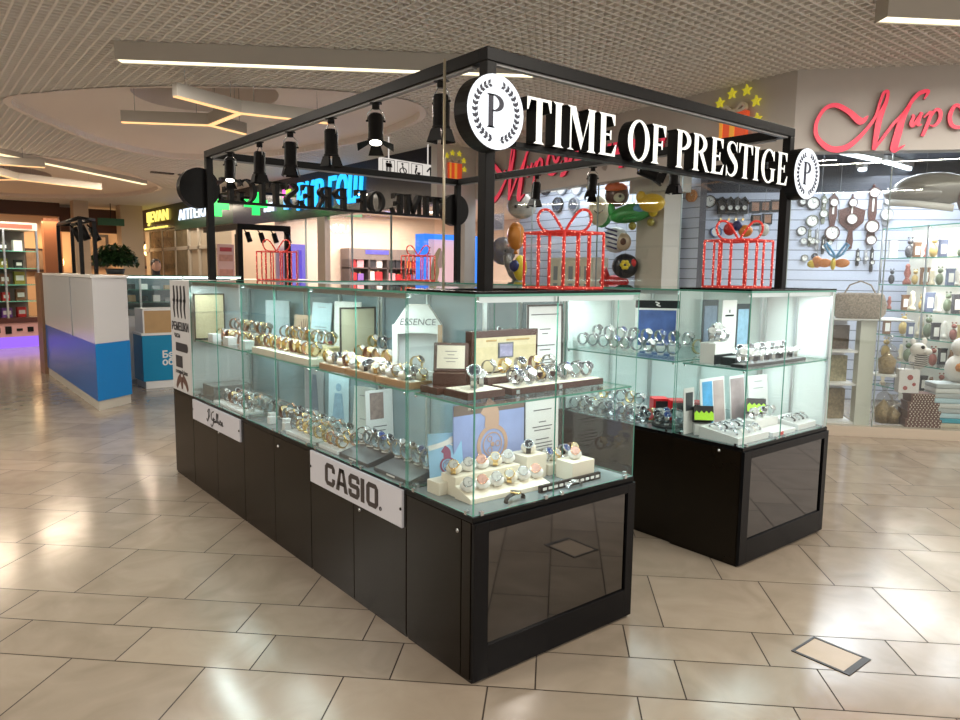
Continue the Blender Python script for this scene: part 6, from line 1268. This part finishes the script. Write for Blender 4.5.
# shelf of goods along the left window
seg(b := MB(), C0, LD, LN, 2.35, 5.5, .35, .78, .9, .93); tag(b.build('display_shelf', white), 'white display shelf running along the left gift shop window', 'shelf')
seg(b := MB(), C0, LD, LN, 2.35, 5.5, .37, .76, .1, .9); b.build('shelf_base', mat('white_base', (.6, .6, .6), .5), bpy.data.objects['display_shelf'])
random.seed(31); gc = [('cream', (.72, .64, .48)), ('white', (.78, .76, .72)), ('brown', (.2, .1, .05)), ('blue', (.14, .17, .27)), ('dark', (.05, .05, .06)), ('gold', (.50, .36, .14)), ('green', (.16, .20, .13)), ('red', (.30, .10, .08))]
def figurine(p, h, m, label, grp, kind):
    b = MB(); r = h*.18
    if kind == 0: b.lathe([(0, 0), (r, 0), (r*1.1, h*.12), (r*.45, h*.3), (r*.9, h*.55), (r*.5, h*.8), (r*.62, h*.88), (r*.3, h), (0, h)], 12)      # vase
    elif kind == 1: b.box(-r, r, -r*.5, r*.5, 0, h*.75); b.box(-r*.7, r*.7, -r*.52, -r*.5, h*.15, h*.6, 1); b.box(-r*1.1, r*1.1, -r*.6, r*.6, h*.75, h*.83)
    else: b.ball((0, 0, h*.32), (r*1.1, r*.9, h*.32), 0, 12, 8); b.ball((0, -r*.2, h*.78), r*.75, 0, 12, 8); b.ball((r*.55, -r*.1, h*.97), r*.25, 0, 8, 6); b.ball((-r*.55, -r*.1, h*.97), r*.25, 0, 8, 6)
    o = b.build(['vase', 'gift_item', 'figurine'][kind], [m, white]); o.location = p; o.rotation_euler = (0, 0, -.7); return tag(o, label, ['vase', 'box', 'figurine'][kind], grp)
for i in range(23):
    s_ = 2.42+i*.135
    if abs((C0+LD*s_).y-q0y) < .5: continue
    cn, cc = gc[(i*5+i//8) % 8]; kind = (i*7) % 3; h = .22+.22*random.random(); q = C0+LD*s_+LN*(.47+.12*(i % 2))
    k3 = ['vase', 'boxed gift', 'animal figurine'][kind]
    figurine((q.x, q.y, .931), h+.35*(i % 4 == 0), mat('ware_'+cn, cc, .35), cn+' '+k3+' on the white shelf behind the left gift shop window', cn+' '+k3+' items on the left window shelf', kind)
# beige covered stand lit behind the nearest gift box light
q = atX(578, 272, 5.95); b = MB(); b.box(-.16, .16, -.42, .42, .931-q.z, .2); o = b.build('lit_showcase', mat('cream_showcase', (.8, .74, .6), .5)); o.location = q; tag(o, 'cream lit showcase with small sketches behind the nearest gift box light', 'display case'); q2 = MB()
for k in range(5): q2.box(-.165, -.16, -.35+k*.15, -.27+k*.15, -.12+.05*(k % 2), .08)
q2.build('sketches', grey, o)
# foil balloons and soft toys hanging in the window
def balloon(nm, label, px, py, X_, build_, cat='balloon'):
    o_ = X_[0] if isinstance(X_, tuple) else (.30 if px < 610 else .22+.03*(int(px) % 4)); p = onP(px, py, C0+RN*o_, C0+RN*o_+RD) if isinstance(X_, tuple) else onP(px, py, C0+LN*o_, C0+LN*o_+LD); t = empty(nm, p, 0, label, cat); k = (p-CAM).dot(fw)/F_PX
    M = Matrix.Rotation(math.atan2(CAM.y-p.y, CAM.x-p.x)+PI/2, 4, 'Z')      # local x right, local z up, local -y to the aisle
    build_(t, M @ Matrix.Diagonal((k, k, k, 1)))
    b = MB(); b.cyl((0, 0, .05), (0, 0, 3.05-p.z), .002, n=4); b.build('string', grey, t); return t
foil = lambda n, c: mat('foil_'+n, c, .28, metal=.08)
def P(t, nm, m, *fs):
    b = MB()
    for f in fs: f(b)
    b.build(nm, m, t)
def cat_(t, M):
    P(t, 'head', foil('grey', (.35, .32, .28)), lambda b: b.ball((0, 0, 0), (15, 7, 13), M=M)); g = foil('grey', (0, 0, 0))
    for s_ in (-1, 1):
        P(t, 'ear', g, lambda b: b.lathe([(4.5, 0), (2.5, 5), (.2, 8)], 8, 0, M @ Matrix.Translation((s_*9, 0, 9)) @ Matrix.Rotation(s_*.4, 4, 'Y')))
        P(t, 'eye', dkc, lambda b: b.ball((s_*6, -6.2, -1), 1.7, 0, 8, 6, M))
balloon('foil_balloon', 'grey cat head foil balloon right of the nearest frame post', 522, 206, 5.72, cat_)
def eleph(t, M):
    g = foil('taupe', (.20, .17, .15))
    P(t, 'body', g, lambda b: b.ball((0, 0, 4), (13, 8, 14), M=M)); P(t, 'trunk', g, lambda b: b.tube([(4, -5, 0), (6, -8, -10), (9, -8, -19), (13, -8, -24)], [5, 4.5, 3.5, 2.5], 10, 0, False, M)); P(t, 'ear', g, lambda b: b.ball((-12, 0, 4), (6, 3, 11), M=M)); P(t, 'eye', dkc, lambda b: b.ball((2, -8, 4), 1.3, 0, 8, 6, M))
balloon('foil_balloon', 'brown grey elephant foil balloon low beside the nearest frame post', 503, 255, 5.75, eleph)
balloon('foil_balloon', 'orange foil balloon under the grey cat balloon', 516, 236, 5.74, lambda t, M: (P(t, 'body', foil('orange', (.65, .22, .03)), lambda b: b.ball((0, 0, 0), (9, 6, 14), M=M)), P(t, 'tail', foil('orange', (0, 0, 0)), lambda b: b.lathe([(2.5, -18), (.8, -13)], 8, 0, M))))
balloon('foil_balloon', 'yellow and dark foil balloon lowest beside the nearest gift box light', 520, 268, 5.70, lambda t, M: (P(t, 'body', foil('yellow', (.75, .55, .03)), lambda b: b.ball((0, 0, 0), (7, 5, 13), M=M)), P(t, 'collar', foil('navy', (.03, .03, .12)), lambda b: b.ball((-5, -2, 2), (6, 4, 6), M=M))))
balloon('foil_balloon', 'green and cream bell shaped foil balloon above the nearest gift box light', 599, 211, 5.70, lambda t, M: (P(t, 'body', foil('cream', (.62, .58, .42)), lambda b: b.ball((0, 0, 0), (11, 6, 15), M=M)), P(t, 'green_edge', foil('green', (.03, .28, .06)), lambda b: b.ball((3, 2, -1), (11, 5.5, 15.5), M=M)), P(t, 'smile', dkc, lambda b: b.tube([(-5, -5.6, 0), (-1, -6.3, -3), (4, -5.8, 0)], .7, 5, 0, False, M))))
balloon('foil_balloon', 'brown bear head balloon with orange cap among the window balloons', 617, 194, 5.62, lambda t, M: (P(t, 'head', foil('brown', (.09, .03, .015)), lambda b: b.ball((0, 0, -1), (12, 7, 12), M=M)), P(t, 'cap', foil('cap_orange', (.7, .12, .02)), lambda b: b.ball((-1, -1, 6), (11.5, 7.5, 5.5), M=M)), P(t, 'muzzle', foil('cream', (0, 0, 0)), lambda b: b.ball((2, -6, -4), (5.5, 3, 4.5), M=M)), P(t, 'nose', dkc, lambda b: b.ball((3, -9, -3), 1.6, 0, 8, 6, M))))
def plane_(t, M):
    g = foil('green', (0, 0, 0)); R = M @ Matrix.Rotation(math.radians(-12), 4, 'Y')
    P(t, 'fuselage', g, lambda b: b.ball((0, 0, 0), (23, 8, 9.5), M=R)); P(t, 'window', foil('sky', (.12, .35, .6)), lambda b: b.ball((8, -3, 2.5), (9, 6.5, 5), M=R)); P(t, 'nose', foil('yellow', (0, 0, 0)), lambda b: b.ball((20, -3, -4), (4.5, 4.5, 4.5), M=R)); P(t, 'wing', g, lambda b: b.ball((-3, -7, -5), (7, 5, 2.5), M=R)); P(t, 'tail', g, lambda b: b.ball((-19, 0, 6), (4, 2, 8), M=R))
    for x in (-2, 16): P(t, 'wheel', foil('olive', (.3, .25, .03)), lambda b: b.ball((x, -4, -13), (4, 4, 4), M=R))
balloon('foil_balloon', 'green airplane foil balloon with blue windows', 632, 213, 5.45, plane_)
balloon('foil_balloon', 'golden yellow foil balloon in front of the beige column', 652, 203, 5.50, lambda t, M: (P(t, 'body', foil('gold', (.65, .40, .02)), lambda b: b.ball((0, 0, 0), (13, 6, 9.5), M=M)), P(t, 'tail', foil('gold', (0, 0, 0)), lambda b: b.ball((-11, 0, 6), (5, 3, 6), M=M))))
balloon('foil_balloon', 'yellow long balloon hanging high beside the left letters', 590, 182, 5.72, lambda t, M: (P(t, 'body', foil('yellow', (0, 0, 0)), lambda b: b.ball((0, 0, 0), (4, 4, 12), M=M)),))
balloon('foil_balloon', 'grey mask balloon with two dark eyes under the lit letters', 628, 167, 5.55, lambda t, M: (P(t, 'body', foil('grey', (0, 0, 0)), lambda b: b.ball((0, 0, 0), (26, 7, 9), M=M)), P(t, 'eye', dkc, lambda b: b.ball((-8, -5, 0), (6, 3, 5), M=M)), P(t, 'eye', dkc, lambda b: b.ball((11, -5, 1), (6, 3, 5), M=M))))
def zebra(t, M):
    P(t, 'body', foil('white', (.7, .7, .7)), lambda b: b.ball((0, 0, 0), (13, 8, 13), M=M))
    def st(b):
        for k in range(5): z = -8+k*4.2; b.tube([(-13+abs(k-2), -1, z+3), (-7, -6.4+abs(k-2)*.6, z+1.5), (1, -8.1+abs(k-2)*.9, z-1)], 1.0, 6, 0, False, M)
    P(t, 'stripes', foil('navy', (0, 0, 0)), st); P(t, 'disc', foil('sand', (.5, .38, .26)), lambda b: b.ball((7, -5, -2), (8, 4, 9), M=M)); P(t, 'disc_centre', foil('brown', (0, 0, 0)), lambda b: b.ball((7, -8.6, -2), (3, 1.2, 3.5), M=M))
balloon('foil_balloon', 'striped white and navy balloon with a sand coloured disc', 616, 240, 5.52, zebra)
balloon('foil_balloon', 'round black balloon with a yellow flower', 625, 266, 5.42, lambda t, M: (P(t, 'body', foil('black', (.02, .02, .025)), lambda b: b.ball((0, 0, 0), (13, 8, 12.5), M=M)), P(t, 'flower', foil('yellow', (0, 0, 0)), lambda b: [b.ball((3*math.cos(a), -7.2, 1+3*math.sin(a)), (2.2, 1.2, 2.2), 0, 8, 5, M) for a in [k*PI/3 for k in range(6)]]), P(t, 'red_patch', foil('red', (.55, .02, .02)), lambda b: b.ball((8, -5, 3), (3, 2, 4), M=M))))
balloon('foil_balloon', 'red foil balloon with pointed tip at the counter edge', 614, 280, 5.36, lambda t, M: (P(t, 'body', foil('red', (0, 0, 0)), lambda b: b.ball((0, 0, -2), (15, 6, 7), M=M)), P(t, 'tip', foil('red', (0, 0, 0)), lambda b: b.lathe([(6, 0), (.2, 14)], 8, 0, M @ Matrix.Translation((-8, 0, -1))))))
# balloon flower and butterfly deeper in the shop
def bfly(t, M):
    for s_ in (-1, 1):
        P(t, 'wing', foil('sky', (0, 0, 0)), lambda b: b.tube([(0, -1, -4), (s_*3, -1, 2), (s_*9, -1, 11), (s_*11, -1, 9), (s_*6, -1, 0), (0, -1, -4)], 1.2, 6, 0, False, M)); P(t, 'lower_wing', foil('orange', (0, 0, 0)), lambda b: b.ball((s_*8-2, 0, -9), (7, 2, 4.5), M=M))
    P(t, 'body', foil('yellow', (0, 0, 0)), lambda b: b.ball((-2, -1, -10), (2.5, 2.5, 6), M=M))
B_ = C0+RD*.95+RN*.55
balloon('foil_balloon', 'blue winged butterfly balloon with orange lower wings right of the small round sign', 836, 254, (.55,), bfly)
balloon('foil_balloon', 'orange balloon left of the butterfly balloon', 817, 262, (.70,), lambda t, M: (P(t, 'body', foil('orange', (0, 0, 0)), lambda b: b.ball((0, 0, 0), (5, 4, 6), M=M)), P(t, 'leaf', foil('yellow', (0, 0, 0)), lambda b: b.ball((-4, 0, -2), (5, 3, 4), M=M))))
balloon('foil_balloon', 'white round balloon above the right gift box light', 764, 230, .5, lambda t, M: (P(t, 'body', foil('white', (0, 0, 0)), lambda b: b.ball((0, 0, 0), (5, 4, 6.5), M=M)),))
balloon('foil_balloon', 'red and orange balloon bunch above the right gift box light', 737, 229, .5, lambda t, M: (P(t, 'body', foil('red', (0, 0, 0)), lambda b: b.ball((-7, 0, 0), (6, 4, 6.5), M=M)), P(t, 'second_body', foil('orange', (0, 0, 0)), lambda b: b.ball((8, 0, -2), (7, 4, 6), M=M)), P(t, 'dark_centre', foil('navy', (0, 0, 0)), lambda b: b.ball((0, -1, 3), (5, 3, 5), M=M))))
q = C0+RD*1.17+RN*.30
def hat(t, M):
    P(t, 'crown', foil('silver_grey', (.26, .24, .21)), lambda b: b.ball((6, 0, 2), (36, 12, 17), M=M)); P(t, 'brim', foil('silver_grey', (0, 0, 0)), lambda b: b.ball((-6, -2, -2), (30, 13, 9), M=M)); P(t, 'side_panel', mat('brown_side', (.20, .10, .07), .5), lambda b: b.ball((36, -3, -6), (9, 11, 18), M=M)); P(t, 'white_band', mat('white_band', (.8, .78, .74), .4), lambda b: b.tube([(-29, -8, -10), (-5, -14.6, -13), (25, -15, -18)], 3.5, 6, 0, False, M))
balloon('foil_balloon', 'large crumpled silver grey foil balloon at the top right of the shop window', 925, 192, (.42,), hat)
# glass shelving with gifts at the right
nA, nB = C0+RN*1.75, C0+RN*.62
pa = onP(879, 278, nA, nA+RD); pb = onP(962, 278, nB, nB+RD); pa.z = pb.z = 0
sd = (pb-pa).normalized(); sn = Vector((sd.y, -sd.x, 0)); sn = sn if (CAM-pa).dot(sn) < 0 else -sn; Ls = (pb-pa).length+.9
t = empty('glass_shelving', (0, 0, 0), 0, 'tall lit glass shelving full of gifts at the right edge of the shop', 'shelf')
seg(b := MB(), pa, sd, sn, 0, Ls, .40, .43, .1, 2.2); b.build('back_panel', mat('cream_back', (.75, .72, .66), .5), t)
zs = (.30, .62, .92, 1.22, 1.52, 1.83)
for z in zs+(2.18,): seg(b := MB(), pa, sd, sn, 0, Ls, 0, .40, z, z+.012, [0, 0, 1, 1, 1, 1]); b.build('glass_shelf', [pane, edge], t)
for k in range(4): seg(b := MB(), pa, sd, sn, k*Ls/3-.01, k*Ls/3+.01, .0, .02, .1, 2.2); b.build('upright', alu, t)
mm_ = pa+sd*Ls/2+sn*.12
area('gift_shelf_light', (mm_.x, mm_.y, 2.16), .2, Ls*.8, 16, (1, .96, .9), rot=(0, 0, math.atan2(sd.y, sd.x)-PI/2))
area('gift_shelf_light', (mm_.x, mm_.y, 1.50), .15, Ls*.7, 7, (1, .96, .9), rot=(0, 0, math.atan2(sd.y, sd.x)-PI/2))
random.seed(41); lvn = ['lowest', 'second', 'third', 'fourth', 'fifth', 'top']
for zi, z in enumerate(zs):
    for k in range(16):
        s_ = .08+k*(Ls-.16)/16+.02*random.random(); cn, cc = gc[(k*3+zi*5) % 8]; kind = (k+zi*2) % 3; h = .15+.11*random.random(); q = pa+sd*s_+sn*(.09+.12*(k % 3)); k3 = ['vase', 'boxed gift', 'animal figurine'][kind]
        figurine((q.x, q.y, z+.0125), h, mat('ware_'+cn, cc, .35), cn+' '+k3+' on the '+lvn[zi]+' board of the right glass shelving', cn+' '+k3+' items, '+lvn[zi]+' board of the right shelving', kind)
# lower window: white post, cells with prints, bags and polka dot boxes
def fpt(px, off, z=0): q = onP(px, 400, C0+RN*off, C0+RN*off+RD); return Vector((q.x, q.y, z))
A, B = fpt(855.5, .1), fpt(871, .1); t = seg(MB(), A, RD, RN, 0, (B-A).length, 0, .14, .10, 1.19).build('trim_8', mat('pale_post', (.62, .64, .56), .5)); struct(t)
A, B = fpt(828, .12), fpt(855, .12); t = empty('wall_niche', (0, 0, 0), 0, 'white three level cell unit left of the pale post at the window', 'shelf'); L_ = (B-A).length
seg(b := MB(), A, RD, RN, -.15, L_, .42, .45, .10, 1.2); b.build('back_panel', mat('lilac_white', (.68, .68, .74), .5), t)
for z in (.10, .50, .84, 1.17): seg(b := MB(), A, RD, RN, -.15, L_, 0, .42, z, z+.02); b.build('shelf_board', white, t)
for i, (z, h) in enumerate(((.1205, .32), (.5205, .27), (.8605, .25))):
    q = A+RD*L_*.45+RN*.2; t = empty('picture_book', (q.x, q.y, z), math.atan2(RD.y, RD.x)+.3, ['large bronze patterned book in the lowest window cell', 'bronze tree patterned book in the middle window cell', 'brown photo book in the top window cell'][i], 'book')
    b = MB(); b.box(-.10, .10, -.03, .03, 0, h); b.build('cover', [mat('bronze_book%d' % i, [(.28, .22, .14), (.36, .32, .20), (.16, .12, .09)][i], .45, noise=.7, nscale=30)], t); b = MB(); b.box(-.095, .102, -.026, .026, .004, h-.004); b.build('pages', ivory, t)
q = fpt(852, .22); b = MB(); rr = random.Random(4)
bv = []
def lace(t_):
    b = MB(); b.lathe([(.0, 0), (.20, 0), (.24, .05), (.25, .14), (.22, .24), (.20, .26), (.18, .23), (.0, .20)], 26, 0, Matrix.Diagonal((1.05, .6, 1, 1))); return b.build('woven_body', mat('woven_lace', (.34, .28, .22), .8, noise=.8, nscale=60, bump=.8), t_)
t = empty('woven_basket', (q.x, q.y, 1.19), math.atan2(RD.y, RD.x), 'wide brown woven lace basket on the ledge above the pale post', 'basket'); lace(t); b = MB(); b.tube([(-.18, 0, .2), (-.1, 0, .34), (0, 0, .38), (.1, 0, .34), (.18, 0, .2)], .008, 6); b.build('handle', mat('woven_lace'), t)
seg(b := MB(), fpt(828, .05), RD, RN, -.1, .75, 0, .45, 1.1905-.012, 1.1895); tag(b.build('window_ledge', white), 'white ledge carrying the woven basket in the right window', 'ledge')
# polka dot gift boxes
dotb = mat('brown_gift_paper', (.14, .07, .055), .5); dotw = mat('cream_dots', (.7, .62, .5), .5)
q = fpt(920, .22)
z = .10
for i in range(4):
    s_ = .165-.012*i; h = .085; t = empty('gift_box', (q.x, q.y, z), math.atan2(RD.y, RD.x)+[0, .05, -.04, .08][i], 'brown polka dot gift box, '+['lowest', 'second from floor', 'third from floor', 'topmost'][i]+' of the stack in the right window', 'box')
    b = MB(); b.box(-s_, s_, -s_*.7, s_*.7, 0, h-.03); b.build('carton', dotb, t); b = MB(); b.box(-s_-.006, s_+.006, -s_*.7-.006, s_*.7+.006, h-.03, h); b.build('lid', dotb, t)
    b = MB(); M = FR((0, -s_*.7-.0065, 0), (1, 0, 0))
    for r_ in range(4):
        for c_ in range(9): b.disc(-s_+.02+c_*s_*2/9.2+(r_ % 2)*.012, .012+r_*.021, .006, 0, .001, M, n=8)
    b.build('dots', dotw, t); z += h+.0005
q = fpt(906, .20); t = empty('gift_bag', (q.x, q.y, z+.002), math.atan2(RD.y, RD.x), 'white gift bag with two red spots on the polka dot boxes', 'bag'); t.location = (fpt(908, .22).x, fpt(908, .22).y, z)
b = MB(); b.box(-.12, .07, -.06, .06, 0, .24); b.build('paper_bag', mat('white_paper_bag', (.72, .70, .68), .5), t); b = MB(); M = FR((0, -.061, 0), (1, 0, 0)); b.disc(-.02, .16, .028, 0, .001, M, n=12); b.disc(-.06, .05, .022, 0, .001, M, n=12); b.disc(.02, .09, .018, 0, .001, M, n=12); b.build('red_spots', mat('dull_red_spots', (.35, .08, .07), .5), t); b = MB(); b.tube([(-.07, -.03, .24), (-.06, -.03, .31), (.01, -.03, .31), (.02, -.03, .24)], .004, 5); b.build('handle', grey, t)
q = fpt(915, .30); t = empty('plush_toy', (q.x, q.y, z+.242), math.atan2(RD.y, RD.x), 'black and white striped plush toy with dark eye above the gift bag', 'toy'); t.scale = (.72,)*3
wf = mat('plush_white', (.7, .66, .6), .9); b = MB(); b.ball((0, 0, .12), (.13, .10, .13)); b.ball((-.02, -.03, .27), (.11, .10, .10)); b.ball((.07, -.1, .25), (.06, .06, .05)); b.build('body', wf, t); b = MB()
for k in range(6): b.tube([(-.13+.01*k, -.03, .06+k*.03), (-.06, -.098, .05+k*.03), (.05, -.10, .04+k*.03), (.12, -.04, .06+k*.03)], .006, 5)
b.build('stripes', dkc, t); b = MB(); b.ball((.0, -.115, .31), (.028, .015, .03)); b.build('eye', dkc, t); b = MB(); b.ball((-.09, 0, .38), (.035, .02, .05)); b.ball((.06, 0, .39), (.035, .02, .05)); b.build('ears', wf, t)
q = fpt(885, .25)
for i, (px, z0, h) in enumerate([(884, .10, .42), (893, .10, .30), (884, .62, .40)]):
    q = fpt(px, .3); t = empty('wrapped_basket', (q.x, q.y, z0), 0, ['tall cellophane wrapped gift on the window floor', 'smaller cellophane wrapped gift beside the tall one', 'cellophane wrapped golden gift behind the pale post'][i], 'gift')
    b = MB(); b.lathe([(0, 0), (.09, 0), (.11, h*.4), (.07, h*.7), (.02, h*.8), (.05, h), (.0, h*.95)], 10); b.build('cellophane', glassmat('cellophane', (.86, .84, .8)), t); b = MB(); b.lathe([(0, .002), (.07, .002), (.085, h*.35), (.0, h*.6)], 10); b.build('contents', mat('golden_goods', (.42, .32, .18), .5, noise=.7, nscale=40), t)
    if z0 > .5: b = MB(); b.box(-.14, .14, -.12, .12, -.02, -.001); b.build('shelf_board', white, t)
sc_ = [('pale blue', (.45, .62, .68)), ('grey', (.42, .46, .46)), ('white', (.62, .64, .62)), ('turquoise', (.05, .35, .45)), ('sand', (.55, .50, .38))]
z = .10
for i in range(9):
    cn, cc = sc_[[4, 3, 0, 1, 2, 0, 1, 2, 1][i]]; q = fpt(952, .26); h = .05; b = MB(); b.box(-.22, .22, -.13, .13, 0, h); o = b.build('folded_blanket', mat('fabric_'+cn.replace(' ', '_'), cc, .8), None, .012); o.location = (q.x, q.y, z); o.rotation_euler = (0, 0, math.atan2(RD.y, RD.x)+.02*(i % 3)); z += h+.0005
    tag(o, cn+' folded blanket, '+['lowest', 'second', 'third', 'fourth', 'fifth', 'sixth', 'seventh', 'eighth', 'topmost'][i]+' of the pile at the right edge', 'blanket')
q = fpt(957, .3); t = empty('plush_toy', (q.x, q.y, z), math.atan2(RD.y, RD.x), 'white plush animal with orange beak sitting on the blanket pile', 'toy'); b = MB(); b.ball((0, 0, .14), (.14, .12, .15)); b.ball((0, -.02, .36), (.1, .1, .1)); b.build('body', wf, t); b = MB(); b.lathe([(.05, 0), (.0, .12)], 8, 0, Matrix.Translation((-.04, -.1, .16)) @ Matrix.Rotation(PI/2, 4, 'X')); b.build('beak', foil('orange', (0, 0, 0)), t)
